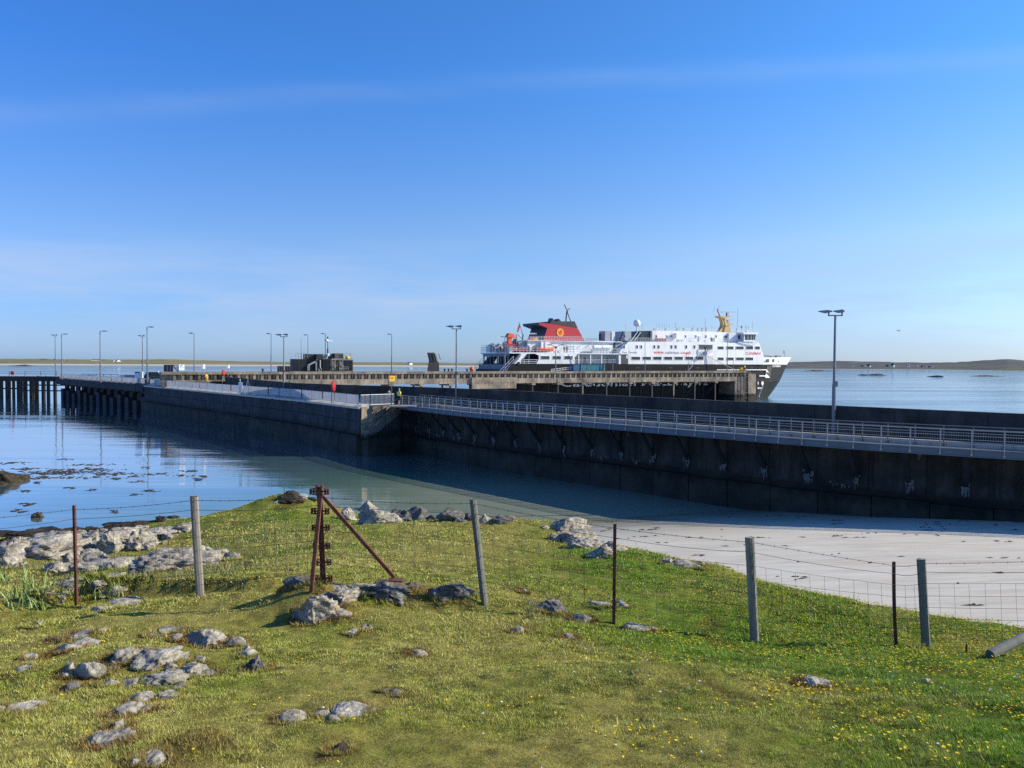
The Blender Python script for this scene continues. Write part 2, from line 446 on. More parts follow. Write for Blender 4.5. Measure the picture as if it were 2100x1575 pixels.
# ---------------------------------------------------------------- sand
m_sand, t, b = new_mat('shell_sand')
geo = t.nodes.new('ShaderNodeNewGeometry'); sp = t.nodes.new('ShaderNodeSeparateXYZ'); t.links.new(geo.outputs['Position'], sp.inputs[0])
v = mapped(t, (0.25, 1.6, 1.0)); vs = mapped(t)
rip = noise_node(t, v, 1.3, 4, 0.55)
fine = noise_node(t, vs, 24, 4, 0.6)
big = noise_node(t, mapped(t, (0.4, 1, 1)), 0.35, 3)
dry = ramp(t, rip, [(0.32, (0.42, 0.385, 0.305)), (0.50, (0.56, 0.515, 0.415)), (0.7, (0.66, 0.615, 0.51))])
dry = mixc(t, 0.35, dry, ramp(t, big, [(0.35, (0.50, 0.43, 0.34)), (0.65, (0.56, 0.54, 0.49))]))
dry = mixc(t, 1.0, dry, ramp(t, fine, [(0.25, (0.80, 0.80, 0.80)), (0.7, (1.05, 1.05, 1.05))]), 'MULTIPLY')
wet = mth(t, 'SUBTRACT', 1.0, mth(t, 'DIVIDE', mth(t, 'SUBTRACT', mth(t, 'ADD', sp.outputs[2], mth(t, 'MULTIPLY', mth(t, 'SUBTRACT', rip, 0.5), -1.3)), 0.05), 0.95), True)
wetc = mixc(t, 1.0, dry, (0.42, 0.44, 0.40), 'MULTIPLY')
t.links.new(mixc(t, wet, dry, wetc), b.inputs['Base Color'])
t.links.new(mth(t, 'SUBTRACT', 0.85, mth(t, 'MULTIPLY', wet, 0.62)), b.inputs['Roughness'])
bump(t, b, mth(t, 'ADD', mth(t, 'MULTIPLY', fine, 0.15), rip), 0.5, 0.05)
sx = np.linspace(-14, 75, 220); sy = np.linspace(4, 72, 220)
SX, SY = np.meshgrid(sx, sy, indexing='xy')
tag(grid_mesh('beach_sand', SX, SY, sand_z(SX, SY), m_sand), kind='structure')
m_wrack = mat('dried_wrack', (0.035, 0.028, 0.02), 0.9, 0.5, 6)
wr = MB()
for i in range(150):
    x = random.uniform(2, 38); y = random.uniform(13, 50) if random.random() < 0.5 else random.choice((24, 33, 38.5, 41, 44)) + random.gauss(0, 0.5) - 0.12 * (x - 10)
    z = float(sand_z(np.array([x]), np.array([y]))[0])
    if z < 0.1 or z < th(x, y): continue
    n = random.randint(1, 4)
    for k in range(n):
        w, d = random.uniform(0.04, 0.35), random.uniform(0.02, 0.06); a = random.gauss(0, 0.35)
        cx_, cy_ = x + random.gauss(0, 0.3), y + random.gauss(0, 0.1)
        zz = float(sand_z(np.array([cx_]), np.array([cy_]))[0])
        e = Vector((math.cos(a), math.sin(a), 0)); g = Vector((-math.sin(a), math.cos(a), 0)); c = Vector((cx_, cy_, zz))
        wr.add([c - e * w - Vector((0, 0, .01)), c + g * d + Vector((0, 0, .02)), c + e * w - Vector((0, 0, .01)), c - g * d * 1.3 + Vector((0, 0, .015)), c + Vector((0, 0, 0.045))], [(0, 3, 4), (3, 2, 4), (2, 1, 4), (1, 0, 4)])
tag(wr.build('beach_wrack', m_wrack, fix=False), 'scattered dark dried seaweed scraps lying on the pale beach sand', 'seaweed', kind='stuff')

# ---------------------------------------------------------------- water
m_water, t, b = new_mat('sea_water')
geo = t.nodes.new('ShaderNodeNewGeometry'); sp = t.nodes.new('ShaderNodeSeparateXYZ'); t.links.new(geo.outputs['Position'], sp.inputs[0])
px_, py_ = sp.outputs[0], sp.outputs[1]
# shallow over sand inside the little bay: distance from the head of the bay
dxn = mth(t, 'SUBTRACT', px_, 6.0); dyn = mth(t, 'SUBTRACT', py_, 50.0)
dist = mth(t, 'SQRT', mth(t, 'ADD', mth(t, 'MULTIPLY', dxn, dxn), mth(t, 'MULTIPLY', dyn, dyn)))
wob = noise_node(t, mapped(t, (0.05, 0.09, 1)), 1.0, 3)
dist2 = mth(t, 'ADD', dist, mth(t, 'MULTIPLY', mth(t, 'SUBTRACT', wob, 0.5), 30.0))
shal = mth(t, 'SUBTRACT', 1.0, mth(t, 'DIVIDE', mth(t, 'SUBTRACT', dist2, 6.0), 55.0), True)
colw = ramp(t, shal, [(0.0, (0.035, 0.115, 0.190)), (0.30, (0.120, 0.205, 0.235)), (0.62, (0.100, 0.185, 0.145)), (1.0, (0.220, 0.245, 0.185))])
t.links.new(colw, b.inputs['Base Color'])
b.inputs['Roughness'].default_value = 0.6; b.inputs['Specular IOR Level'].default_value = 0.0
# ripples: nearly a mirror in the sheltered bay, ruffled out at sea
calm = mth(t, 'ADD', mth(t, 'DIVIDE', mth(t, 'SUBTRACT', py_, 130.0), 60.0), mth(t, 'DIVIDE', mth(t, 'SUBTRACT', px_, 10.0), 60.0))
rough = mth(t, 'ADD', mth(t, 'MULTIPLY', mth(t, 'MINIMUM', mth(t, 'MAXIMUM', calm, 0.0), 1.0), 0.40), 0.015)
w1 = noise_node(t, mapped(t, (0.16, 0.9, 1)), 1.2, 3, 0.5)
w2 = noise_node(t, mapped(t, (0.10, 0.42, 1)), 0.9, 4, 0.55)
w3 = noise_node(t, mapped(t, (0.015, 0.06, 1)), 1.0, 4, 0.6)
w4 = noise_node(t, mapped(t, (0.022, 0.15, 1)), 1.0, 2, 0.45)
hc = mth(t, 'ADD', mth(t, 'MULTIPLY', w4, 0.085), mth(t, 'MULTIPLY', w1, 0.013))
hr = mth(t, 'ADD', mth(t, 'MULTIPLY', w1, 0.16), mth(t, 'ADD', mth(t, 'MULTIPLY', w2, 0.42), mth(t, 'MULTIPLY', w3, 0.6)))
h = mth(t, 'ADD', hc, mth(t, 'MULTIPLY', hr, rough))
bm_ = t.nodes.new('ShaderNodeBump'); bm_.inputs['Distance'].default_value = 1.0
t.links.new(h, bm_.inputs['Height']); bm_.inputs['Strength'].default_value = 1.0; 
# body colour seen from above, sky and shore mirrored at a grazing view
gl = t.nodes.new('ShaderNodeBsdfGlossy'); gl.inputs['Roughness'].default_value = 0.04; t.links.new(bm_.outputs[0], gl.inputs['Normal']); gl.inputs['Color'].default_value = (0.97, 0.98, 1.0, 1)
fr_ = t.nodes.new('ShaderNodeFresnel'); fr_.inputs['IOR'].default_value = 1.333; t.links.new(bm_.outputs[0], fr_.inputs['Normal'])
mxw = t.nodes.new('ShaderNodeMixShader'); wind = ramp(t, noise_node(t, mapped(t, (0.006, 0.040, 1)), 1.0, 6, 0.62), [(0.36, (0, 0, 0)), (0.62, (1, 1, 1))])
cut = mth(t, 'SUBTRACT', 1.0, mth(t, 'MULTIPLY', mth(t, 'MULTIPLY', rough, 2.2, True), mth(t, 'ADD', 0.10, mth(t, 'MULTIPLY', wind, 0.42))))
expo = mth(t, 'ADD', 0.14, mth(t, 'MULTIPLY', mth(t, 'MULTIPLY', shal, shal), 1.1))
t.links.new(mth(t, 'MULTIPLY', mth(t, 'POWER', fr_.outputs[0], expo, True), cut, True), mxw.inputs[0]); t.links.new(b.outputs[0], mxw.inputs[1]); t.links.new(gl.outputs[0], mxw.inputs[2])
t.links.new(mxw.outputs[0], t.nodes['Material Output'].inputs['Surface'])
wy = np.concatenate([np.array([-400, -150, -60]), np.linspace(-20, 300, 33), np.array([400, 600, 900, 1400, 2200, 4000, 9000])])
wx = np.concatenate([-np.array([9000, 4000, 2000, 1000, 500, 300]), np.linspace(-200, 200, 41), np.array([300, 500, 1000, 2000, 4000, 9000])])
WX, WY = np.meshgrid(wx, wy, indexing='xy')
tag(grid_mesh('sea_water', WX, WY, WX * 0, m_water), kind='structure')

# ---------------------------------------------------------------- far shores
def shore_mat(name, g1, g2, g3, beach):
    m, t, b = new_mat(name)
    geo = t.nodes.new('ShaderNodeNewGeometry'); sp = t.nodes.new('ShaderNodeSeparateXYZ'); t.links.new(geo.outputs['Position'], sp.inputs[0])
    n = noise_node(t, mapped(t, (0.006, 0.012, 0.05)), 1.0, 5, 0.6)
    c = ramp(t, n, [(0.35, g1), (0.5, g2), (0.66, g3)])
    k = mth(t, 'DIVIDE', mth(t, 'SUBTRACT', mth(t, 'ADD', sp.outputs[2], mth(t, 'MULTIPLY', n, 1.0)), beach), 0.3, True)
    t.links.new(mixc(t, k, (0.52, 0.47, 0.40), c), b.inputs['Base Color']); b.inputs['Roughness'].default_value = 1.0; b.inputs['Specular IOR Level'].default_value = 0.0
    return m
def far_hills(name, prof, D0, D1, m, steps=16):
    """prof: list of (px, ridge py); shore at D0(px), ridge at D1(px)"""
    pxs = np.linspace(prof[0][0], prof[-1][0], 420)
    ry = np.interp(pxs, [p[0] for p in prof], [p[1] for p in prof])
    rows = np.linspace(0, 1.6, steps)
    X = np.zeros((steps, len(pxs))); Y = X.copy(); Z = X.copy()
    for j, (px, py) in enumerate(zip(pxs, ry)):
        d0, d1 = D0(px), D1(px)
        top = at_y(px, py, d1).z
        for i, s in enumerate(rows):
            D = d0 + (d1 - d0) * s
            X[i, j] = (px - CX) / F * D; Y[i, j] = D
            e = min(s, 1.0); Z[i, j] = -0.6 + (top + 0.6) * (0.25 * min(1, e * 8) * 0.5 + 0.875 * e ** 0.85) if s <= 1 else top * (1 - (s - 1) * 1.4)
    Z += np.clip(rows, 0, 1)[:, None] * 0.8 * fbm2(X, Y, 60, 81, 4) + np.clip(rows * 3, 0, 1)[:, None] * 0.5 * fbm2(X, Y, 18, 91, 2)
    return tag(grid_mesh(name, X, Y, Z, m), kind='structure')
m_left = shore_mat('far_machair', (0.17, 0.17, 0.095), (0.21, 0.20, 0.12), (0.26, 0.23, 0.15), 2.4)
m_right = shore_mat('far_moor', (0.100, 0.105, 0.125), (0.125, 0.130, 0.130), (0.155, 0.170, 0.120), 0.6)  # bluish distance haze is mixed into the moor's own colours
far_hills('far_hills_west', [(-700, 738), (-300, 736), (0, 735.5), (60, 735), (150, 737), (280, 737.5), (340, 736.5), (420, 739), (600, 742), (740, 742.5), (900, 744), (1100, 745), (1350, 746), (1520, 745.5), (1640, 742)],
          lambda px: 1500 + max(0, px - 900) * 0.2, lambda px: 1900 + max(0, px - 900) * 0.2, m_left)
far_hills('far_hills_east', [(1560, 745), (1620, 741.8), (1740, 739.8), (1850, 742.8), (1950, 743), (1985, 741.5), (2010, 739), (2065, 735.8), (2110, 740), (2200, 735), (2400, 731), (2800, 738)],
          lambda px: 1330 - max(0, min(px - 1900, 200)) * 0.9, lambda px: 1900, m_right)
m_skerry = mat('weedy_skerry', (0.05, 0.04, 0.036), 0.9, 0.4, 0.3)
def skerry(px, py, w, h, label):
    c = at_z(px, py, 0); s = c.y / F
    X0 = w * s / 2; rows = []
    m = MB(); n = 40
    for i in range(n + 1):
        u = i / n * 2 - 1; x = u * X0
        hh = h * s * (1 - abs(u) ** 2.2) * (0.75 + 0.35 * math.sin(u * 5 + px) + 0.2 * math.sin(u * 17))
        hh = max(0.02, hh * .75); d = 6 + 14 * (1 - u * u)
        rows.append([c + Vector((x, -d * 0.5, -0.3)), c + Vector((x, -d * 0.2, hh * 0.8)), c + Vector((x, d * 0.2, hh)), c + Vector((x, d, -0.3))])
    m.grid(rows)
    return tag(m.build('skerry', m_skerry), label, 'rock islet', 'low skerries off the far shore')
skerry(1790, 770, 62, 5, 'longest low dark skerry off the far shore, right of the tall twin lamp')
skerry(1922, 773, 18, 4, 'smallest dark skerry lying between two longer ones')
skerry(2025, 772, 72, 3, 'thin flat dark skerry in the bay nearest the right edge')
skerry(45, 750.5, 58, 3.2, 'flat dark reef lying against the far left beach')
skerry(1680, 761, 80, 3.0, 'dark reef under the far right shore beside the ship bow')
# ---------------------------------------------------------------- harbour materials
def tidal_concrete(name, base, weed_z=2.4, streak=0.6, light=1.0):
    m, t, b = new_mat(name)
    geo = t.nodes.new('ShaderNodeNewGeometry'); sp = t.nodes.new('ShaderNodeSeparateXYZ'); t.links.new(geo.outputs['Position'], sp.inputs[0])
    n1 = noise_node(t, mapped(t, (0.5, 0.5, 0.5)), 0.9, 6, 0.65)
    n2 = noise_node(t, mapped(t, (2.2, 2.2, 0.16)), 1.0, 4, 0.6)         # rain and rust runs
    n3 = noise_node(t, mapped(t), 14, 4, 0.6)
    c = ramp(t, n1, [(0.30, tuple(x * 0.40 for x in base)), (0.48, base), (0.68, tuple(min(1, x * 1.7) for x in (base[0] * 1.06, base[1], base[2] * .9)))])
    c = mixc(t, mth(t, 'MULTIPLY', ramp(t, n2, [(0.42, (0, 0, 0)), (0.62, (1, 1, 1))]), streak), c, tuple(x * 0.42 for x in (base[0], base[1] * 0.93, base[2] * 0.85)))
    c = mixc(t, 1.0, c, ramp(t, n3, [(0.25, (0.8, 0.8, 0.8)), (0.75, (1.12, 1.12, 1.12))]), 'MULTIPLY')
    # salt-bleached band above, dark weed below the tide line
    zz = mth(t, 'ADD', sp.outputs[2], mth(t, 'MULTIPLY', mth(t, 'SUBTRACT', n2, 0.5), 1.6))
    wd = mth(t, 'SUBTRACT', 1.0, mth(t, 'DIVIDE', mth(t, 'SUBTRACT', zz, weed_z - 0.25), 0.5), True)
    weed = ramp(t, n1, [(0.35, (0.010, 0.011, 0.009)), (0.55, (0.018, 0.018, 0.014)), (0.7, (0.032, 0.031, 0.023))])
    # the lowest courses, scoured by sand, are paler and browner than the weed above
    sc = mth(t, 'SUBTRACT', 1.0, mth(t, 'DIVIDE', mth(t, 'SUBTRACT', zz, weed_z - 0.95), 0.5), True)
    weed = mixc(t, sc, weed, ramp(t, n1, [(0.35, (0.022, 0.022, 0.016)), (0.55, (0.045, 0.043, 0.032)), (0.7, (0.070, 0.066, 0.050))]))
    t.links.new(mixc(t, wd, c, weed), b.inputs['Base Color'])
    b.inputs['Roughness'].default_value = 0.85; b.inputs['Specular IOR Level'].default_value = 0.25
    bump(t, b, mth(t, 'ADD', n3, n1), 0.5, 0.04)
    return m
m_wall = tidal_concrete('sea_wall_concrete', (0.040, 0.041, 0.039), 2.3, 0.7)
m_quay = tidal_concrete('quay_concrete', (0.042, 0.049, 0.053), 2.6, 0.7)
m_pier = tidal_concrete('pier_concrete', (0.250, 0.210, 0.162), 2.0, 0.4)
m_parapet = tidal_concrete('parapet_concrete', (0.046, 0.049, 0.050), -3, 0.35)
m_kerb = mat('kerb_concrete', (0.50, 0.46, 0.39), 0.85, 0.25, 2.0, 0.2)
m_road = mat('quay_tarmac', (0.075, 0.074, 0.072), 0.9, 0.25, 1.5, 0.2)
m_galv = mat('galvanised_steel', (0.28, 0.295, 0.31), 0.45, 0.15, 2.0, metal=0.5)
m_galvdull = mat('dull_galvanised_steel', (0.16, 0.175, 0.19), 0.55, 0.15, 2.0, metal=0.4)
m_fascia = mat('painted_fascia_steel', (0.085, 0.120, 0.155), 0.55, 0.2, 0.8)
m_dark = mat('black_steel', (0.022, 0.024, 0.028), 0.6, 0.4, 1.2)
m_darkwood = mat('tarred_timber', (0.016, 0.016, 0.017), 0.8, 0.4, 2)
m_lamp = mat('lamp_column_paint', (0.16, 0.18, 0.21), 0.45, 0.1, 1.0, metal=0.3)
m_lime = mat('lime_bloom', (0.125, 0.125, 0.12), 0.9, 0.4, 9)
m_white = mat('white_paint', (0.78, 0.79, 0.80), 0.4, 0.06, 0.4)
m_red = mat('red_plastic', (0.42, 0.022, 0.026), 0.4, 0.15, 2.0)
m_yellow = mat('yellow_sheet', (0.78, 0.46, 0.02), 0.45, 0.08, 2.0)
m_black = mat('black_print', (0.012, 0.012, 0.012), 0.6, 0.1, 2.0)
m_glass = mat('dark_window_glass', (0.030, 0.036, 0.042), 0.12, 0.3, 0.5)
m_bluesheet = mat('blue_sheet', (0.06, 0.32, 0.50), 0.5, 0.1, 2.0)

m_stair = tidal_concrete('stair_concrete', (0.15, 0.14, 0.12), 2.4, 0.5)
ZD = 5.40                                    # quay level
# ---------------------------------------------------------------- causeway: walkway edge and parapet line as surveyed
FAS = [(813, 838), (860, 846.5), (1080, 866), (1300, 885), (1500, 902.5), (1700, 918.5), (1900, 932), (2100, 944), (2300, 955.5), (2520, 967.5)]
PAR = [(813, 792.1), (960, 797.3), (1260, 811.4), (1660, 830), (1900, 840.5), (2100, 849), (2300, 857.4), (2520, 866.5)]
def interp(tab, px): return float(np.interp(px, [a for a, _ in tab], [b_ for _, b_ in tab]))
SPX = np.linspace(813, 2520, 120)
def smooth(y, k=9):
    yp = np.concatenate([2 * y[0] - y[k:0:-1], y, 2 * y[-1] - y[-2:-k - 2:-1]])
    return np.convolve(yp, np.ones(2 * k + 1) / (2 * k + 1), 'valid')
fy = smooth(np.array([interp(FAS, p) for p in SPX])); wyy = smooth(np.array([interp(PAR, p) for p in SPX]))
A_ = [at_z(p, y, 5.0) for p, y in zip(SPX, fy)]
W_ = [at_z(p, y, 7.35) for p, y in zip(SPX, wyy)]
def flat(v, z): return Vector((v.x, v.y, z))
def normals(L):
    out = []
    for i in range(len(L)):
        a = L[max(0, i - 1)]; c = L[min(len(L) - 1, i + 1)]
        d = Vector((c.x - a.x, c.y - a.y, 0)).normalized(); out.append(Vector((-d.y, d.x, 0)))
    return out
NA = normals(A_); NW = normals(W_)
B_ = [a + n * 2.0 for a, n in zip(A_, NA)]
cway = thing('causeway', 'long grey concrete causeway carrying the road and walkway across the bay', 'causeway', flat(B_[60], 0))
m = MB(); m.grid([[flat(p, z) for p in B_] for z in (-2.0, 1.0, 3.0, 5.28)])
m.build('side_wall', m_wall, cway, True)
rdm = MB(); rdm.grid([[flat(b_, 5.30) for b_ in B_], [flat(w, 5.30) for w in W_]])
tag(rdm.build('causeway_road', m_road, None), kind='structure')
# polyline helpers by arc length
class Line:
    def __init__(s, pts): s.p = [Vector(q) for q in pts]; s.l = [0]; [s.l.append(s.l[-1] + (b_ - a).length) for a, b_ in zip(s.p[:-1], s.p[1:])]; s.L = s.l[-1]
    def at(s, t):
        t = min(max(t, 0), s.L); i = max(0, min(int(np.searchsorted(s.l, t)) - 1, len(s.p) - 2))
        k = (t - s.l[i]) / max(1e-6, s.l[i + 1] - s.l[i]); return s.p[i].lerp(s.p[i + 1], k)
    def dirn(s, t): return (s.at(t + 0.3) - s.at(t - 0.3)).normalized()
LA = Line([flat(a, 0) for a in A_]); LB = Line([flat(a, 0) for a in B_]); LW = Line([flat(a, 0) for a in W_])
def strip_boxes(mb, L, t0, t1, off0, off1, z0, z1, step=1.5):
    n = max(1, int((t1 - t0) / step)); ts = [t0 + (t1 - t0) * i / n for i in range(n + 1)]
    rows = []
    for t_ in ts:
        p = L.at(t_); d = L.dirn(t_); nn = Vector((-d.y, d.x, 0))
        rows.append([flat(p + nn * off0, z0), flat(p + nn * off0, z1), flat(p + nn * off1, z1), flat(p + nn * off1, z0)])
    b0 = len(mb.v); mb.v += [q for r in rows for q in r]
    for k in range(n):
        for i in range(4): mb.f.append((b0 + k * 4 + i, b0 + k * 4 + (i + 1) % 4, b0 + k * 4 + 4 + (i + 1) % 4, b0 + k * 4 + 4 + i))
    mb.f += [(b0, b0 + 1, b0 + 2, b0 + 3), (b0 + n * 4 + 3, b0 + n * 4 + 2, b0 + n * 4 + 1, b0 + n * 4)]
    return mb
# side wall cast in bays: proud panels between recessed joints, and a wider footing
nb = int(LB.L / 3.1)
for i in range(nb):
    t0 = i * LB.L / nb; t1 = (i + 1) * LB.L / nb
    pm = MB(); o_ = random.uniform(0.06, 0.13)
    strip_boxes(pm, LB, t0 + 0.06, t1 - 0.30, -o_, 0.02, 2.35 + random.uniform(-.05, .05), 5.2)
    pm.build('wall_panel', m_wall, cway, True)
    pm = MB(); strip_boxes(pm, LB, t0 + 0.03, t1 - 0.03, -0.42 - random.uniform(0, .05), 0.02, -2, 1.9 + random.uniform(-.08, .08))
    pm.build('footing_block', m_wall, cway, True)
# parapet, cast in lengths
parapet = thing('parapet_wall', 'high shaded concrete parapet wall along the far side of the causeway road', 'wall', flat(W_[60], 5.3))
WB = [at_z(462, 773, 7.35), at_z(600, 785.6, 7.35), at_z(720, 789.6, 7.35)]
LP = Line([flat(p, 0) for p in (WB + [w for w in W_])])
npz = int(LP.L / 5.2)
for i in range(npz):
    t0 = i * LP.L / npz; t1 = (i + 1) * LP.L / npz
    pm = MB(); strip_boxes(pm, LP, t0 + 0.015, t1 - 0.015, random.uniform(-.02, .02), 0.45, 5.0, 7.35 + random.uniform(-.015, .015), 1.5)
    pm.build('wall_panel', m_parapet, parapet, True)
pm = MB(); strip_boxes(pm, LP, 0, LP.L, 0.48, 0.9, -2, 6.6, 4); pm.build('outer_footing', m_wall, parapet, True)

# walkway on brackets, with two railings
walk = thing('walkway', 'steel cantilever walkway bracketed off the near side of the causeway', 'walkway', flat(A_[60], 5.3))
nf = int(LA.L / 6.2)
for i in range(nf):
    t0 = i * LA.L / nf; t1 = (i + 1) * LA.L / nf
    strip_boxes(MB(), LA, t0 + .01, t1 - .01, 0.0, 0.10, 5.02, 5.44).build('fascia_beam', m_fascia, walk, True) if False else None
    fm = MB(); strip_boxes(fm, LA, t0 + .012, t1 - .012, 0.0, 0.10, 5.00, 5.44)
    strip_boxes(fm, LA, t0 + .012, t1 - .012, -0.05, -0.003, 5.00, 5.06); strip_boxes(fm, LA, t0 + .012, t1 - .012, -0.05, -0.003, 5.38, 5.44)
    fm.build('fascia_beam', m_fascia, walk, True)
dm = MB(); strip_boxes(dm, LA, 0, LA.L, 0.11, 1.95, 5.24, 5.36); dm.build('deck_grating', m_galvdull, walk, True)
km = MB(); strip_boxes(km, LA, 0, LA.L, 1.97, 2.30, 5.302, 5.66)
tag(km.build('kerb', m_kerb), 'pale concrete kerb between the walkway and causeway road', 'kerb')
ns = int(LA.L / 1.56)
for i in range(0, ns, 2):
    t0 = (i + 0.8) * LA.L / ns
    p = LA.at(t0); d = LA.dirn(t0); nn = Vector((-d.y, d.x, 0))
    sm = MB(); sm.bar(flat(p + nn * 0.15, 5.05), flat(p + nn * 1.97, 2.95), 0.20, 0.26, d)
    sm.build('strut', m_dark, walk, True)
    # lime bloom where the strut is anchored
    lm = MB(); c = p + nn * (2.0 - 0.20)
    k = random.randint(5, 8); top = 3.25; w = random.uniform(0.16, 0.30); hgt = random.uniform(0.45, 0.85)
    left = [(-w * random.uniform(.25, 1), top - hgt * j / k) for j in range(k + 1)]; right = [(w * random.uniform(.25, 1), top - hgt * j / k) for j in range(k + 1)]
    def splash(cc, ww, hh, zt, n):
        for _ in range(n):
            a0 = random.gauss(0, ww); z0 = zt - abs(random.gauss(0, .45)) * hh; s1, s2 = random.uniform(.02, .10), random.uniform(.05, .26) * (1 + hh)
            q = [(a0 - s1, z0), (a0 - s1 * random.uniform(.2, 1), z0 - s2 * .5), (a0 + random.gauss(0, .03), z0 - s2), (a0 + s1 * random.uniform(.4, 1.2), z0 - s2 * .4), (a0 + s1, z0 + .03)]
            off_ = -nn * random.uniform(0, .012); lm.add([flat(cc + d * u + off_, z) for u, z in q], [(0, 1, 2, 3, 4)])
    splash(c, .12, .9, top, 16)
    if random.random() < .35: splash(c + d * random.uniform(.5, 2.4), .28, .3, 2.62, 7)
    if random.random() < .25: splash(c + d * random.uniform(.3, 2.6), .05, .5, 4.9, 4)
    lm.build('lime_patch', m_lime, cway, True, fix=False)
def railing(name, label, off, zb, ztop, rails, post_r, m_, t_start):
    rl = thing(name, label, 'railing', flat(LA.at(LA.L / 2), zb))
    for i in range(ns + 1):
        t0 = min(LA.L - .01, max(t_start, i * LA.L / ns)); p = LA.at(t0); d = LA.dirn(t0); nn = Vector((-d.y, d.x, 0)); q = p + nn * off
        pm = MB(); pm.obox(flat(q, (zb + ztop) / 2), d * post_r, nn * post_r * 0.7, Vector((0, 0, (ztop - zb) / 2)))
        pm.obox(flat(q, zb + 0.06), d * post_r * 2.0, nn * post_r * 1.2, Vector((0, 0, 0.06)))
        pm.build('post', m_, rl, True)
    for z, r in rails:
        rm = MB(); strip_boxes(rm, LA, t_start, LA.L, off - r, off + r, z - r, z + r, 3); rm.build('rail', m_, rl, True)
    return rl
R1 = railing('railing', 'long grey steel railing on the outer edge of the walkway, nearest the beach', -0.035, 5.07, 6.55, ((6.53, 0.03), (6.36, 0.014), (6.20, 0.014), (5.98, 0.014), (5.74, 0.014)), 0.032, m_galv, 0.6)
im_ = MB()
for i in range(int(LA.L / .12)):
    p = LA.at(.7 + i * .12); nn_ = Vector((0, 0, 0)); im_.box(p.x - .007, p.x + .007, p.y - .03, p.y - .016, 5.50, 6.36)
im_.build('infill_mesh', m_galvdull, R1, True, kind='stuff', fix=False)
railing('railing', 'inner grey railing between the walkway and the causeway kerb', 1.90, 5.37, 6.62, ((6.60, 0.028), (6.44, 0.014), (6.05, 0.014)), 0.028, m_galvdull, 2.0)

# ---------------------------------------------------------------- old quay
C0 = at_z(740, 833, ZD); Q1 = at_z(612, 818, ZD); Q2 = at_z(297, 789.5, ZD); Q3 = at_z(118, 776.6, ZD)
nq = Vector((0.70, 0.71, 0)).normalized()
D0 = C0 + nq * 4.4
back = [flat(p, ZD) for p in (W_[0], WB[2], WB[1], WB[0])]
quay = thing('stone_quay', 'old grey block quay with a tide-darkened foot, left of the causeway', 'quay', flat(C0, 0))
top = [C0, D0, flat(B_[0], ZD), back[0], back[1], back[2], back[3], flat(WB[0] + Vector((-12, 8, 0)), ZD), Q2, Q1]
m = MB(); m.prism([(p.x, p.y) for p in top], -2, ZD - 0.12, 2); m.build('core', m_quay, quay, True)
dk = MB(); n_ = len(top); dk.add([flat(p, ZD - 0.09) for p in top], [tuple(range(n_))]); dk.build('quay_deck', m_road, quay, True)
LQ = Line([flat(C0, 0), flat(Q1, 0), flat(Q2, 0)])
def outward(L, t): d = L.dirn(t); return Vector((d.y, -d.x, 0))      # LQ runs leftwards: outward is towards the bay
def outer_boxes(L, t0, t1, off, z0, z1, mb, batter=0.0):
    n = max(1, int((t1 - t0) / 2.0)); rows = []
    for i in range(n + 1):
        t_ = t0 + (t1 - t0) * i / n; p = L.at(t_); o = -outward(L, t_)
        o = o if o.y < 0 else -o
        rows.append([flat(p + o * (off + batter), z0), flat(p + o * off, z1), flat(p - o * 0.02, z1), flat(p - o * 0.02, z0)])
    b0 = len(mb.v); mb.v += [q for r in rows for q in r]
    for k in range(n):
        for i in range(4): mb.f.append((b0 + k * 4 + i, b0 + k * 4 + (i + 1) % 4, b0 + k * 4 + 4 + (i + 1) % 4, b0 + k * 4 + 4 + i))
    mb.f += [(b0, b0 + 1, b0 + 2, b0 + 3), (b0 + n * 4 + 3, b0 + n * 4 + 2, b0 + n * 4 + 1, b0 + n * 4)]
    return mb
t_ = 0.0
while t_ < LQ.L - 1:
    w = min(random.uniform(2.0, 3.0), LQ.L - t_)
    for z0, z1, of, bt in ((3.75, ZD - 0.14, 0.10, 0.02), (2.25, 3.70, 0.14, 0.04), (-2, 2.20, 0.42, 0.30)):
        mb = outer_boxes(LQ, t_ + 0.02, t_ + w - 0.02, of + random.uniform(-.03, .03), z0 + random.uniform(0, .03), z1 - random.uniform(0, .03), MB(), bt)
        mb.build('wall_block', m_quay, quay, True)
    t_ += w
t_ = 0.0
while t_ < LQ.L - 0.5:
    w = min(3.6, LQ.L - t_)
    kb = MB(); rows_ = []
    for u in (t_ + .015, t_ + w / 2, t_ + w - .015):
        p = LQ.at(u); o = -outward(LQ, u); o = o if o.y < 0 else -o
        rows_.append([flat(p + o * .26, ZD - .32), flat(p + o * .26, ZD - .10), flat(p - o * .95, ZD + .20), flat(p - o * .95, ZD - .30), flat(p + o * .26, ZD - .32)])
    kb.grid(rows_); kb.add(rows_[0][:4], [(0, 1, 2, 3)]); kb.add(rows_[-1][:4], [(3, 2, 1, 0)]); kb.build('kerb_stone', m_kerb, quay, True)
    t_ += w
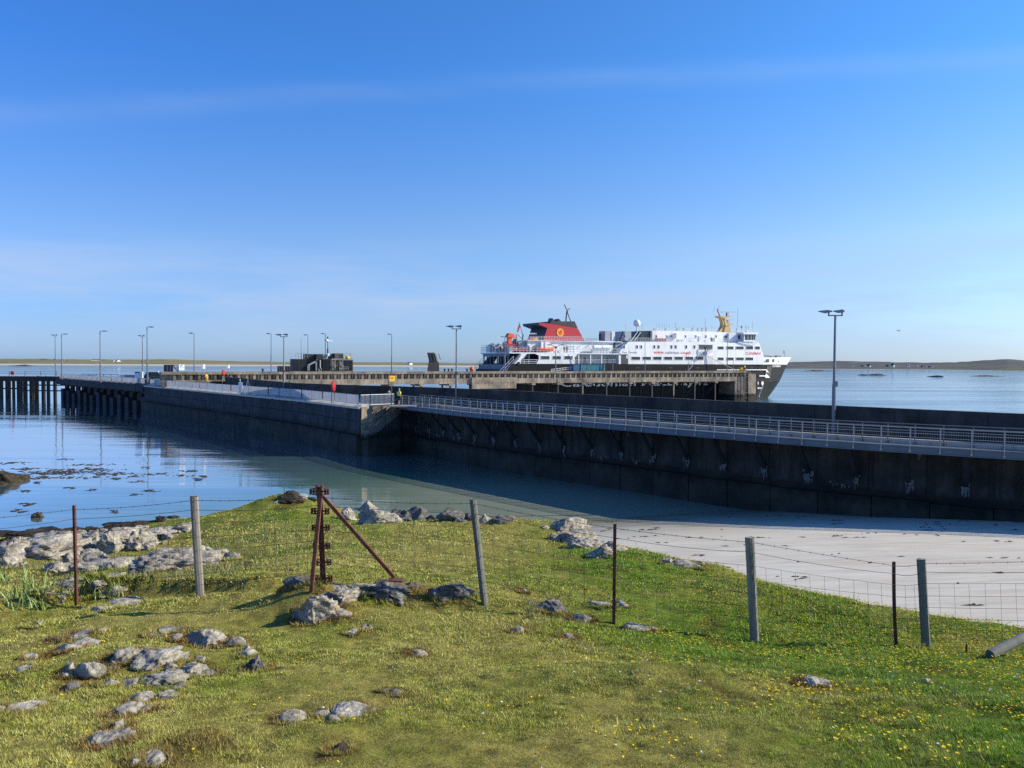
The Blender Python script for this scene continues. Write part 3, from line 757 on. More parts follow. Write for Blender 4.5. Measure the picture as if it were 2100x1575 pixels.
# end face and stair down towards the water
ed = Vector((nq.y, -nq.x, 0))                       # out of the end face
em = MB()
for i in range(3):
    for z0, z1 in ((-2, 1.5), (1.53, 3.4), (3.43, ZD - 0.1)):
        a = C0 + nq * (4.4 * i / 3 + 0.02); c = C0 + nq * (4.4 * (i + 1) / 3 - 0.02)
        MB().obox(flat((a + c) / 2 + ed * 0.06, (z0 + z1) / 2), (c - a) / 2, ed * 0.06, Vector((0, 0, (z1 - z0) / 2))).build('end_block', m_pier if z0 > 0 else m_quay, quay, True)
stair = thing('quay_stairs', 'concrete steps with dark handrails dropping down the sunlit quay end', 'stairs', flat(D0, 0))
NS = 12
for i in range(NS):
    a = D0 - nq * (4.4 * i / NS); c = D0 - nq * (4.4 * (i + 1) / NS); z1 = ZD - 0.1 - 2.7 * i / NS
    MB().obox(flat((a + c) / 2 + ed * 0.78, z1 - 0.45), (c - a) / 2, ed * 0.62, Vector((0, 0, 0.45))).build('step', m_stair, stair, True)
sb = MB(); sb.prism([(0, 0), (1, 0), (0, 1)], 0, 1) if False else None
fl = MB()
p0 = flat(D0 + ed * 0.16, 4.4); p1 = flat(C0 + ed * 0.16, 1.75)
fl.add([flat(p0, -2), flat(p1, -2), p1, p0] + [q + ed * 1.2 for q in (flat(p0, -2), flat(p1, -2), p1, p0)], [(0, 1, 2, 3), (7, 6, 5, 4), (0, 4, 5, 1), (1, 5, 6, 2), (2, 6, 7, 3), (3, 7, 4, 0)])
fl.build('stair_base', m_quay, stair, True)
for hz in (0.55, 1.05):
    MB().tube(flat(D0 + ed * 1.36, ZD + hz), flat(C0 + ed * 1.36, ZD - 2.7 + hz), 0.035).build('handrail', m_dark, stair, True)
for k in (0.05, 0.5, 0.97):
    q = D0 + (C0 - D0) * k + ed * 1.36; z = ZD - 2.7 * k
    MB().tube(flat(q, z - 0.2), flat(q, z + 1.07), 0.04).build('handrail_post', m_dark, stair, True)
bal = thing('balustrade', 'white barred railing above the steps at the quay end', 'railing', flat(C0, ZD))
for z in (ZD + 0.12, ZD + 1.22):
    MB().bar(flat(C0 + ed * 0.02, z), flat(D0 + ed * 0.02, z), 0.06, 0.06).build('rail', m_white, bal, True)
for i in range(27):
    q = C0.lerp(D0, i / 26) + ed * 0.02
    MB().obox(flat(q, ZD + 0.67), Vector((0.02, 0, 0)), Vector((0, 0.02, 0)), Vector((0, 0, 0.53))).build('baluster' if i not in (0, 17, 26) else 'post', m_white, bal, True)
bs = flat(C0, 0) + outward(LQ, 1) * 0
q = at_y(471, 824, 121.5)
bsn = tag(MB().obox(q + Vector((-.35, -.45, 0)), Vector((0.24, -.20, 0)), Vector((-.03, -.035, 0)), Vector((0, 0, 0.42))).build('wall_notice', m_bluesheet), 'small blue notice fixed on the dark quay wall', 'sign')

# piled deck farther out
pd = thing('piled_quay', 'far end of the quay on dark concrete piers, beyond the block wall', 'quay', flat(Q2, 0))
LD = Line([flat(Q2, 0), flat(Q3, 0)])
def ob2(t0, t1, o0, o1, z0, z1, mb):
    d = (Q3 - Q2); d.z = 0; d.normalize(); o = Vector((-d.y, d.x, 0)); o = o if o.y < 0 else -o
    a = LD.at(t0); c = LD.at(t1)
    return mb.obox(flat((a + c) / 2 + o * (o0 + o1) / 2, (z0 + z1) / 2), (c - a) / 2, o * abs(o1 - o0) / 2, Vector((0, 0, (z1 - z0) / 2)))
ob2(0, LD.L, -14, 0.1, 4.6, ZD, MB()).build('deck_slab', m_quay, pd, True)
for i in range(10):
    ob2(i * LD.L / 10 + .03, (i + 1) * LD.L / 10 - .03, 0.11, 0.40, 4.05, ZD + 0.1, MB()).build('edge_beam', m_quay, pd, True)
for i in range(13):
    t0 = (i + 0.5) * LD.L / 13
    ob2(t0 - 0.9, t0 + 0.9, -12.5, -0.2, 3.7, 4.598, MB()).build('crosshead', m_quay, pd, True)
    for o0 in (-2.6, -7.5, -12.4):
        ob2(t0 - 1.25, t0 + 1.15, o0, o0 + 2.2, -2, 2.0 + 0.9 * ((i * 7 + int(-o0)) % 3) * 0.5, MB()).build('pier_base', m_darkwood, pd, True)
        for s_ in (-0.62, 0.55): ob2(t0 + s_ - .5, t0 + s_ + .5, o0 + .7, o0 + 1.3, 1.5, 3.698, MB()).build('pier_shaft', m_darkwood, pd, True)
# timber jetty off to the left
Jz = 5.75; J0 = at_z(118, 772.7, Jz); Jd = Vector((-1, 0.03, 0)).normalized(); Jn = Vector((-Jd.y, Jd.x, 0)); Jn = Jn if Jn.y > 0 else -Jn
jet = thing('timber_jetty', 'dark timber jetty on braced piles at the far left', 'jetty', flat(J0, 0))
def jb(t0, t1, o0, o1, z0, z1, mb): return mb.obox(flat(J0 + Jd * (t0 + t1) / 2 + Jn * (o0 + o1) / 2, (z0 + z1) / 2), Jd * (t1 - t0) / 2, Jn * (o1 - o0) / 2, Vector((0, 0, (z1 - z0) / 2)))
jb(0, 60, 0.3, 6, Jz - 0.35, Jz, MB()).build('deck', m_darkwood, jet, True)
jb(-0.4, 60, 0, 0.28, Jz - 1.25, Jz + 0.02, MB()).build('edge_beam', m_darkwood, jet, True)
jb(0, 60, 5.2, 5.6, Jz - 1.2, Jz - 0.37, MB()).build('edge_beam', m_darkwood, jet, True)
for i in range(30):
    t0 = 1.2 + i * 1.62 + random.uniform(-.15, .15); w = random.choice((.26, .34, .42))
    jb(t0 - w, t0 + w, 0.32, 0.9, -2, Jz - 0.36, MB()).build('pile', m_darkwood, jet, True)
    if i % 2: jb(t0 + .5, t0 + 1.05, 4.6, 5.15, -2, Jz - 0.36, MB()).build('pile', m_darkwood, jet, True)
for z in (2.55,):
    jb(9, 60, 0.0, 0.28, z - .17, z + .17, MB()).build('brace', m_darkwood, jet, True)
for z in (2.0, 3.5):
    jb(-2, 10.5, 0.0, 0.28, z - .16, z + .16, MB()).build('brace', m_darkwood, jet, True)
jr = thing('railing', 'thin blue-grey railing along the edge of the far-left jetty', 'railing', flat(J0, Jz))
for i in range(14): jb(0.3 + i * 4.3, 0.42 + i * 4.3, 0.1, 0.2, Jz + .02, Jz + 1.45, MB()).build('post', m_fascia, jr, True)
for z in (0.75, 1.42): jb(0, 58, 0.11, 0.19, Jz + z - .03, Jz + z + .03, MB()).build('rail', m_fascia, jr, True)

# ---------------------------------------------------------------- concrete pier
exv = Vector((0.894427, 0.447214, 0)); eyv = Vector((-0.447214, 0.894427, 0)); ROT = math.atan2(0.447214, 0.894427)
PO = Vector((65, 206, 0))
def S(px, py, O, oy=0.0):
    d = ray(px, py); P = O + eyv * oy
    t0 = (P - EYE).dot(eyv) / d.dot(eyv); q = EYE + d * t0
    return (q - O).dot(exv), q.z
pier = thing('concrete_pier', 'long weathered concrete pier with corbelled edge in front of the ferry', 'pier', PO, ROT)
LXL = S(330, 760, PO)[0]
def pb(x0, x1, y0, y1, z0, z1): return MB().box(x0, x1, y0, y1, z0, z1)
xe = S(1507, 780, PO)[0]; xm = S(1531, 780, PO)[0]
nseg = 12
for i in range(nseg):
    a = LXL + (xm - LXL) * i / nseg; c = LXL + (xm - LXL) * (i + 1) / nseg
    pb(a + .02, c - .02, -0.28, 6.0, 7.66, 8.12).build('deck_edge', m_pier, pier)
    pb(a + .015, c - .015, -0.02, 0.9, 5.45, 6.62).build('edge_beam', m_pier, pier)
pb(LXL, xm, 0.55, 0.9, 6.62, 7.66).build('back_wall', m_pier, pier)
pb(LXL, xm, 0.92, 5.9, 6.9, 7.64).build('deck_slab', m_pier, pier)
pb(LXL, xm, 5.2, 5.9, 5.45, 6.88).build('back_beam', m_pier, pier)
corb = MB().prism([(-0.12, 7.64), (-0.02, 6.64), (0.54, 6.64), (0.54, 7.64)], -0.24, 0.24, 0).build('corbel', m_pier, pier)
corb2 = MB().prism([(0.18, 7.64), (0.26, 6.64), (0.545, 6.64), (0.545, 7.64)], -0.25, 0.25, 0).build('corbel_infill', m_pier, pier)
nc = int((xm - LXL) / 1.42)
for i in range(nc):
    x = xm - 0.5 - i * 1.42
    if i == 0: corb.location.x = x; corb2.location.x = x - 0.5; continue
    place(corb, pier, (x + random.uniform(-.03, .03), 0, 0)); place(corb2, pier, (x - 0.52, random.uniform(-.06, .04), 0))
for i in range(20):
    x = -13.2 - 6.75 * i
    if x < LXL: break
    pb(x - .48, x + .48, -0.14, 5.95, 5.02, 5.448).build('crosshead', m_pier, pier)
    if i % 3 == 1: pb(x - .5, x + .5, -0.10, -0.022, 5.6, 6.5).build('beam_joint', m_pier, pier)
    for y in (0.35, 5.1):
        pb(x - .16, x + .16, y, y + .32, -2, 5.018).build('pile', m_darkwood if y > 1 else (m_pier if i % 4 == 2 else m_dark), pier)
    MB().bar((x, 0.6, 4.9), (x, 5.0, 0.6), .18, .18).build('brace', m_darkwood, pier)
x0, z1 = S(967.5, 774, PO, -0.3); x1, z0 = S(1058.5, 796.5, PO, -0.3)
for k in range(2):
    pb(x0, x1, -0.42, -0.03, z0 + (z1 - z0) * k / 2 + .02, z0 + (z1 - z0) * (k + 1) / 2 - .02).build('infill_panel', m_pier, pier)
pb(xe, xm + .2, -0.05, 6.0, -2, 5.44).build('end_block', m_pier, pier); pb(xe, xm + .2, -0.03, 6.0, 5.46, 6.60).build('end_block', m_pier, pier)
pb(xm + .22, 0.0, -0.45, 6.0, -2, 7.4).build('end_block', m_pier, pier)
for y in (1.2, 3.4, 5.4): pb(0.05, 0.75, y - .35, y + .35, -2, 7.2).build('fender_pile', m_dark, pier)
pb(0.76, 1.05, 0.6, 6.2, 1.0, 6.8).build('fender_face', m_dark, pier)
lad = thing('pier_ladder', 'dark caged ladder down the end block of the pier', 'ladder', PO + exv * (S(1524, 790, PO)[0]) + eyv * -0.6, ROT)
for s_ in (-.55, .55): MB().tube((s_, 0, -1), (s_, 0, 7.9), 0.09).build('stile', m_dark, lad)
for k in range(26): MB().tube((-.55, 0, -0.6 + k * .32), (.55, 0, -0.6 + k * .32), 0.035, None, 6).build('rung', m_dark, lad)
for k in range(5): MB().path([(-.55, 0, 1 + k * 1.4), (-.6, -.6, 1 + k * 1.4), (.6, -.6, 1 + k * 1.4), (.55, 0, 1 + k * 1.4)], 0.04).build('hoop', m_dark, lad)

# linkspan lifting tower behind the pier
TY = 9.0
tower = thing('linkspan_tower', 'dark steel linkspan lifting tower with railings behind the pier', 'tower', PO + exv * S(665, 750, PO, TY)[0] + eyv * TY, ROT)
m_tower = mat('weathered_black_steel', (0.035, 0.036, 0.036), 0.7, 0.5, 0.7)
m_towerb = mat('rusty_brown_plate', (0.105, 0.088, 0.066), 0.8, 0.4, 0.8)
m_towerg = mat('grey_frame_steel', (0.26, 0.27, 0.26), 0.6, 0.3, 0.8)
TX = S(665, 750, PO, TY)[0]
def T(zx, zy, oy=TY):
    x, z = S(600 + zx / 15.0, 680 + zy / 15.0, PO, oy); return x - TX, z
def tbox(zx0, zy0, zx1, zy1, y0, y1, name, mt, base=False):
    a, z1 = T(zx0, zy0, TY + y0); c, z0 = T(zx1, zy1, TY + y0)
    if base: z0 = -2
    return MB().box(a, c, y0, y1, z0, z1).build(name, mt, tower)
tbox(65, 842, 455, 1200, 0, 5, 'side_tank', m_tower, True)
tbox(460, 690, 735, 1200, 0.4, 5, 'machinery_house', m_tower, True)
tbox(737, 690, 920, 850, -0.8, 0.38, 'control_cab', m_dark)
tbox(737, 860, 925, 1200, 0.8, 5, 'recess_wall', m_tower, True)
tbox(927, 842, 1188, 1200, -0.5, 4.5, 'counterweight', m_tower, True)
tbox(1192, 828, 1860, 1200, 0.2, 5, 'side_tank', m_towerb, True)
tbox(1200, 832, 1862, 880, 0.05, 0.19, 'edge_plate', m_towerg)
tbox(1300, 668, 1560, 826, 0.8, 4, 'winch_house', m_towerb)
tbox(1150, 690, 1295, 830, 1.2, 3, 'winch_drum', m_tower)
tbox(930, 690, 1060, 838, 0.6, 2, 'panel_cabinet', m_towerg)
tbox(1085, 672, 1145, 750, 0.2, 0.7, 'white_cabinet', m_white)
for i in range(9): tbox(80 + i * 42, 850, 86 + i * 42, 1195, -0.06, -0.003, 'stiffener', m_dark)
for i in range(6): tbox(940 + i * 42, 850, 948 + i * 42, 1190, -0.58, -0.503, 'stiffener', m_dark)
for i in range(8): tbox(1570 + i * 38, 890, 1577 + i * 38, 1190, 0.12, 0.197, 'stiffener', m_tower)
for (a, c) in (((470, 1040), (745, 900)), ((500, 1040), (500, 1200)), ((730, 905), (730, 1200)), ((475, 1055), (475, 1200))):
    x0, z0 = T(*a, TY - .3); x1, z1 = T(*c, TY - .3); MB().bar((x0, -.3, z0), (x1, -.3, z1), .35, .35, (0, 1, 0)).build('frame_bar', m_towerg, tower)
x0, z0 = T(840, 870, TY - .5); x1, z1 = T(840, 1120, TY - .5)
MB().tube((x0, -.5, z1), (x0, -.5, z0), .22).build('hydraulic_ram', m_towerg, tower)
MB().torus((x0, -.5, z1 - .35), (0, 1, 0), .3, .1).build('ram_eye', m_towerg, tower)
for (zx, w, zy0, zy1) in ((1262, 50, 850, 1190), (1500, 45, 840, 1190)):
    x, z0 = T(zx, zy1, TY - .1); _, z1 = T(zx, zy0, TY - .1); hw = w / 15 / F * 170
    for s_ in (-1, 1): MB().tube((x + s_ * hw, -.1, z0), (x + s_ * hw, -.1, z1), .06).build('ladder_stile', m_towerg, tower)
    for k in range(9): MB().tube((x - hw, -.1, z0 + (z1 - z0) * k / 8.5), (x + hw, -.1, z0 + (z1 - z0) * k / 8.5), .05, None, 6).build('ladder_rung', m_towerg, tower)
    MB().torus((x, -.3, z0 + .9), (0, 0, 1), hw * 1.3, .07).build('ladder_hoop', m_towerg, tower)
def trail(zx0, zx1, zyt, zyb, y):
    a, z1 = T(zx0, zyt, TY + y); c, z0 = T(zx1, zyb, TY + y)
    for k in range(5): MB().tube((a + (c - a) * k / 4, y, z0), (a + (c - a) * k / 4, y, z1), .04, None, 6).build('rail_post', m_towerg, tower)
    for z in (z1, (z0 + z1) / 2): MB().tube((a, y, z), (c, y, z), .04, None, 6).build('guard_rail', m_towerg, tower)
trail(100, 455, 672, 840, 0.3); trail(1562, 1800, 668, 826, 0.5); trail(1440, 1715, 1085, 1190, -0.6)
MB().ball((T(1705, 805)[0], 0.3, T(1705, 805)[1]), .45, 10, 6).build('yellow_float', m_yellow, tower)
x, z0 = T(1115, 665); _, zt = T(1130, 150)
MB().tube((x, 1, z0), (x, 1, z0 + 1), .16).tube((x, 1, z0 + 1), (x, 1, zt - .6), .07).tube((x, 1, zt - .6), (x, 1, zt), .14).build('mast', m_tower, tower)
zc = T(1130, 280)[1]; MB().box(x - 1.1, x + 1.1, .9, 1.1, zc - .1, zc + .05).ball((x - .2, 0.8, zc + .1), .3, 10, 6).build('mast_crossarm', m_white, tower)
for zx, zyt, r in ((310, 180, .07), (1065, 40, .05)):
    x, zt = T(zx, zyt); z0 = T(zx, 840)[1]; MB().tube((x, 1.5, z0), (x, 1.5, zt), r, r * .5).build('aerial', m_towerg, tower)
# raised ramp flap farther along
flap = thing('raised_ramp', 'black raised vehicle ramp flap sticking up above the pier', 'ramp', PO + exv * S(888, 750, PO, 8)[0] + eyv * 8, ROT)
FX = S(888, 750, PO, 8)[0]
poly = [(lambda q: (q[0] - FX, q[1]))(S(600 + a / 5.625, 680 + b_ / 5.625, PO, 8)) for a, b_ in ((1560, 242), (1637, 242), (1662, 328), (1688, 360), (1694, 470), (1560, 470), (1582, 332))]
MB().prism(poly, 0, 0.5).build('flap_plate', m_dark, flap)
for k in range(4): MB().bar((poly[0][0] + .3 + k * .75, -.08, poly[0][1] - .2), (poly[6][0] + .3 + k * .75, -.08, poly[6][1] + .1), .1, .14, (0, 1, 0)).build('flap_rib', m_tower, flap)
MB().bar((poly[6][0], -.1, poly[6][1]), (poly[2][0], -.1, poly[2][1]), .12, .3, (0, 1, 0)).build('hinge_bar', m_tower, flap)
bx = thing('fender_crate', 'black slatted steel box standing on the pier, left of the lifting tower', 'box', PO + exv * S(583, 755, PO, 1)[0] + eyv * 1, ROT)
a, z1 = S(571.5, 750.5, PO, 1); c, z0 = S(596, 762, PO, 1); FX = S(583, 755, PO, 1)[0]
for k in range(6): MB().box(a - FX + k * (c - a) / 6, a - FX + (k + .78) * (c - a) / 6, 0, 1.6, 8.12, z1).build('plate', m_dark, bx)
MB().box(a - FX, c - FX, .3, 1.3, 8.12, z1 - .3).build('core', m_tower, bx)
# ---------------------------------------------------------------- the ferry
FO = Vector((-0.1, 181.1, 0)); BEAM = 16.5
ferry = thing('ferry', 'black and white car ferry with a red funnel berthed behind the pier', 'ferry', FO, ROT)
def zA(x, y): return 960 + x / 6.176, 610 + y / 6.176
def zB(x, y): return 1260 + x / 5.526, 610 + y / 5.526
def zC(x, y): return 970 + x / 13.125, 680 + y / 13.125
def zG(x, y): return 1110 + x / 11.05, 640 + y / 11.05
def zM(x, y): return 1440 + x / 13.125, 620 + y / 13.125
def zN(x, y): return 1500 + x / 14.32, 720 + y / 14.32
def SF(z, x, y, oy=0.0): return S(*z(x, y), FO, oy)
m_hull = mat('hull_black', (0.017, 0.019, 0.023), 0.6, 0.25, 0.35, spec=0.12)
m_fw = mat('ship_white', (0.76, 0.77, 0.77), 0.42, 0.10, 0.55, 0.25, c2=(0.66, 0.66, 0.64), stretch=(1, 1, 0.22), bscale=0.9, bdist=0.12)
m_fwd = mat('ship_grey_white', (0.60, 0.63, 0.66), 0.5, 0.06, 0.2)
m_fgrey = mat('ship_grey', (0.30, 0.33, 0.36), 0.5, 0.1, 0.3)
m_fblue = mat('stern_blue_grey', (0.13, 0.16, 0.195), 0.5, 0.15, 0.3)
m_fred = mat('funnel_red', (0.42, 0.024, 0.034), 0.42, 0.1, 0.2)
m_fblack = mat('funnel_black', (0.030, 0.032, 0.036), 0.5, 0.2, 0.3)
m_deck = mat('ship_deck', (0.10, 0.13, 0.13), 0.8, 0.2, 0.5)
m_mast = mat('mast_buff', (0.50, 0.335, 0.14), 0.5, 0.2, 0.8)
m_orange = mat('lifeboat_orange', (0.80, 0.12, 0.035), 0.45, 0.15, 0.5)
m_inner = mat('dark_interior', (0.045, 0.052, 0.060), 0.7, 0.4, 0.5)
m_textred = mat('lettering_red', (0.62, 0.03, 0.04), 0.5, 0.05)
m_textgrey = mat('lettering_grey', (0.16, 0.16, 0.17), 0.5, 0.05)
m_skin = mat('skin', (0.50, 0.30, 0.22), 0.6, 0.1, 4)
zmain = SF(zB, 800, 757)[1]
# hull loft
Lst = SF(zB, 1740, 1130, BEAM / 2)[0]
stem = {-1.5: Lst - 1.0, 0.0: Lst, 2.6: SF(zB, 1815, 1020, BEAM / 2)[0], 5.0: SF(zB, 1868, 905, BEAM / 2)[0], zmain: SF(zB, 1943, 748, BEAM / 2)[0]}
ztip = SF(zB, 1990, 680, BEAM / 2); Ltip = ztip[0]
zl = [-1.5, 0.0, 2.6, 5.0, zmain]
xs_start = {-1.5: 52, 0.0: 54, 2.6: 58, 5.0: 62, zmain: 66}
def stern_x(z): return -3.8 * max(0.0, min(1.0, (zmain - z) / 4.2)) if z > 3 else -3.8
NSTA = 44
def half(x, z, e):
    s = xs_start[z]
    if x <= s: return BEAM / 2
    k = min(1.0, (x - s) / (e - s)); p = 2.2 + 0.9 * (z / zmain)
    return BEAM / 2 * (1 - k ** p) ** (0.75 if z > 3 else 0.9)
hm = MB(); rowsN = []; rowsF = []
for z in zl:
    e = stem[z]; N = []; Fr = []
    for i in range(NSTA + 1):
        k = i / NSTA; k = k if k < 0.5 else 0.5 + 0.5 * (1 - (1 - (k - 0.5) * 2) ** 1.6)
        x = stern_x(z) + (e - stern_x(z)) * k; hb = half(x, z, e)
        N.append((x, BEAM / 2 - hb, z)); Fr.append((x, BEAM / 2 + hb, z))
    rowsN.append(N); rowsF.append(Fr)
hm.grid(rowsN); hm.grid([list(reversed(r)) for r in rowsF])
hm.grid([[r[0] for r in rowsN], [r[0] for r in rowsF]])
hm.grid([rowsN[-1], rowsF[-1]])
hm.build('hull', m_hull, ferry, fix=True)
# white bulwark at the bow
xb0 = SF(zB, 1690, 752)[0]
bw = MB(); r0_, r1_ = [], []
e0, e1 = stem[zmain], Ltip; zt = ztip[1]
def bul(side):
    lo, hi = [], []
    for i in range(25):
        k = i / 24; k = 1 - (1 - k) ** 1.7
        x = xb0 - 6 + (e0 - xb0 + 6) * k; x2 = xb0 - 6 + (e1 - xb0 + 6) * k
        h0 = half(x, zmain, e0); s = 66; kk = min(1, max(0, (x2 - s) / (e1 - s))); h1 = BEAM / 2 * (1 - kk ** 3.1) ** 0.75 + 0.02
        lo.append((x, BEAM / 2 - side * h0, zmain + 0.01)); hi.append((x2, BEAM / 2 - side * h1, zmain + (zt - zmain) * (0.93 + 0.07 * k)))
    return lo, hi
for sd in (1, -1):
    lo, hi = bul(sd); bw.grid([lo, hi] if sd > 0 else [list(reversed(lo)), list(reversed(hi))])
bw.build('bow_bulwark', m_fw, ferry)
fd = MB(); lo1, hi1 = bul(1); lo2, hi2 = bul(-1)
fd.grid([[(x, y + .05, zmain + .4) for x, y, z in lo1], [(x, y - .05, zmain + .4) for x, y, z in lo2]]).build('foredeck', m_deck, ferry, fix=False)

def side_poly(zf, P, y0, y1, name, mt, oy=None, **k):
    oy = y0 if oy is None else oy
    return MB().prism([SF(zf, a, b_, oy) for a, b_ in P], y0, y1).build(name, mt, ferry, **k)
def side_box(zf, x0, y0, x1, y1, d0, d1, name, mt, oy=None, base=None):
    oy = d0 if oy is None else oy
    a, zt_ = SF(zf, x0, y0, oy); c, zb_ = SF(zf, x1, y1, oy)
    if base is not None: zb_ = base
    return MB().box(a, c, d0, d1, zb_, zt_).build(name, mt, ferry)
def window(zf, x0, y0, x1, y1, oy, name='window', frame=m_fw, pane=m_glass):
    a, zt_ = SF(zf, x0, y0, oy); c, zb_ = SF(zf, x1, y1, oy); w = 0.09
    f = MB()
    f.box(a - w, c + w, oy - .07, oy - .001, zt_, zt_ + w).box(a - w, c + w, oy - .07, oy - .001, zb_ - w, zb_)
    f.box(a - w, a, oy - .07, oy - .001, zb_ + .001, zt_ - .001).box(c, c + w, oy - .07, oy - .001, zb_ + .001, zt_ - .001)
    o = f.build(name, frame, ferry)
    MB().box(a + .004, c - .004, oy - .03, oy - .002, zb_ + .004, zt_ - .004).build('pane', pane, o)
    return o
# ---- main white block
main = [(50, 756), (50, 640), (76, 588), (160, 500), (1176, 500), (1310, 512), (1640, 515), (1702, 690), (1690, 756)]
mp = [SF(zB, a, b_) for a, b_ in main]; mp[0] = (mp[0][0], zmain + .004); mp[-1] = (mp[-1][0], zmain + .004)
MB().prism(mp, 0.0, BEAM).build('superstructure', m_fw, ferry)
ztop = mp[3][1]
# portholes of the upper row, long windows of the lower row
for x in (98, 247, 293, 443, 491, 637, 685, 804, 897): window(zB, x, 542, x + 19, 578, 0.0)
for x0, x1 in ((194, 290), (320, 412), (441, 533), (563, 654), (683, 774), (803, 892), (921, 1009)): window(zB, x0, 672, x1, 707, 0.0)
for x0, x1 in ((1172, 1236), (1270, 1348), (1378, 1464), (1486, 1570)): window(zB, x0, 680, x1, 712, 0.0)
for x0, x1 in ((1172, 1236), (1270, 1348), (1376, 1462), (1492, 1570), (1594, 1646)): window(zB, x0, 555, x1, 588, 0.0)
# dark side opening with a swung-out platform, side doors
a, zt_ = SF(zB, 958, 538); c, zb_ = SF(zB, 1112, 584)
op = MB().box(a, c, -0.02, -0.002, zb_, zt_).build('side_opening', m_inner, ferry)
f = MB().box(a - .1, c + .1, -.10, -.021, zt_, zt_ + .12).box(a - .1, c + .1, -.10, -.021, zb_ - .12, zb_).build('opening_frame', m_fgrey, op)
side_box(zB, 1052, 590, 1092, 622, -0.04, -0.003, 'lower_hatch', m_inner)
P = [SF(zB, a, b_) for a, b_ in ((1012, 612), (1076, 588), (1076, 622), (1012, 650))]
MB().prism(P, -1.4, -0.05).build('boarding_flap', m_fwd, ferry)
side_box(zB, 1040, 655, 1122, 756, -0.06, -0.003, 'shell_door', m_fwd)
side_box(zB, 1028, 655, 1038, 756, -0.08, -0.003, 'door_edge', m_fgrey)
d_ = side_box(zB, 80, 648, 156, 755, -0.06, -0.003, 'doorway', m_inner)
side_box(zB, 72, 632, 164, 644, -0.25, -0.003, 'door_hood', m_fw)
side_box(zB, 134, 655, 152, 692, -0.10, -0.061, 'door_leaf', m_fwd)
# ---- upper deckhouse and bridge
up = [(430, 499), (430, 375), (1176, 388), (1310, 402), (1440, 402), (1440, 510), (1176, 499)]
MB().prism([SF(zB, a, b_, 1.6) for a, b_ in up], 1.6, BEAM - 1.6).build('upper_deckhouse', m_fw, ferry)
side_box(zB, 300, 380, 428, 497, 2.4, BEAM - 2.4, 'glazed_shelter', m_glass)
side_box(zB, 112, 382, 190, 495, 3.0, 9, 'vent_house', m_fgrey)
for x in (469, 588, 800, 916, 1030, 1146): window(zB, x, 428, x + 13, 456, 1.6)
window(zB, 1244, 434, 1274, 460, 1.6)
window(zB, 1290, 450, 1312, 470, 1.6)
# raft rack, lifejacket lockers, vent trunks along the upper deck
side_box(zB, 485, 464, 590, 497, 0.25, 1.3, 'raft_canister', m_fred)
side_box(zB, 960, 440, 978, 505, 0.1, 0.8, 'vent_trunk', m_fwd); side_box(zB, 1112, 458, 1138, 505, 0.1, 0.8, 'vent_trunk', m_fgrey)
side_box(zB, 660, 420, 700, 450, 0.8, 1.5, 'deck_locker', m_fgrey); side_box(zB, 702, 405, 730, 450, 0.8, 1.5, 'deck_locker', m_fw)
side_box(zB, 720, 480, 782, 503, 0.2, 0.9, 'deck_locker', m_fwd)
# bridge front with raked windows and an overhanging roof
bx0, bzt = SF(zB, 1312, 404, 0.5); bx1, bzb = SF(zB, 1470, 505, 0.5)
MB().box(bx0, bx1, 1.0, BEAM - 1.0, bzb, bzt).build('bridge_house', m_fwd, ferry)
wing = [SF(zB, a, b_, -0.4) for a, b_ in ((1468, 414), (1618, 416), (1582, 500), (1468, 500))]
MB().prism(wing, -0.4, BEAM + .4).build('bridge_wing', m_fwd, ferry)
rf = [SF(zB, a, b_, -0.9) for a, b_ in ((1462, 396), (1632, 400), (1640, 408), (1618, 415), (1462, 413))]
MB().prism(rf, -0.9, BEAM + .9).build('bridge_roof', m_fw, ferry)
sl = [SF(zB, a, b_, -0.55) for a, b_ in ((1466, 487), (1592, 489), (1590, 502), (1466, 500))]
MB().prism(sl, -0.55, BEAM + .55).build('bridge_sill', m_fw, ferry)
for (a0, a1, b0_, b1_) in ((1482, 1512, 1482, 1510), (1520, 1548, 1518, 1545), (1556, 1578, 1553, 1574), (1584, 1604, 1580, 1590)):
    q = [SF(zB, x, y, -0.4) for x, y in ((a0, 424), (a1, 424), (b1_, 482), (b0_, 482))]
    MB().prism(q, -0.44, -0.405).build('bridge_window', m_glass, ferry)
window(zB, 1398, 428, 1425, 470, 1.0)
support = [SF(zB, a, b_, 0.0) for a, b_ in ((1390, 502), (1630, 502), (1572, 550), (1440, 525))]
MB().prism(support, -0.3, -0.02).build('bridge_wing_knee', m_fwd, ferry)
# mast
def mast_pt(x, y): return SF(zM, x, y, BEAM / 2)
def mprism(P, y0, y1, name, mt): return MB().prism([mast_pt(a, b_) for a, b_ in P], y0, y1).build(name, mt, ferry)
mprism([(395, 815), (520, 815), (590, 650), (560, 560), (545, 470), (470, 400), (520, 560), (510, 650)], BEAM / 2 - .6, BEAM / 2 + .6, 'mast_leg', m_mast)
mprism([(520, 820), (735, 820), (685, 640), (575, 640)], BEAM / 2 - .9, BEAM / 2 + .5, 'mast_column', m_mast)
mprism([(470, 400), (545, 470), (585, 640), (685, 640), (640, 560), (560, 440), (530, 395)], BEAM / 2 - .7, BEAM / 2 + .4, 'mast_head', m_mast)
mprism([(405, 375), (420, 400), (560, 445), (705, 395), (705, 380), (560, 385), (420, 370)], BEAM / 2 - 1.2, BEAM / 2 + 1.2, 'radar_platform', m_mast)
mprism([(540, 600), (575, 640), (680, 635), (780, 595), (775, 580), (660, 605)], BEAM / 2 - 1.1, BEAM / 2 + 1.1, 'radar_platform', m_mast)
mprism([(655, 275), (705, 275), (705, 385), (655, 385)], BEAM / 2 - .3, BEAM / 2 + .3, 'radar_pedestal', m_fgrey)
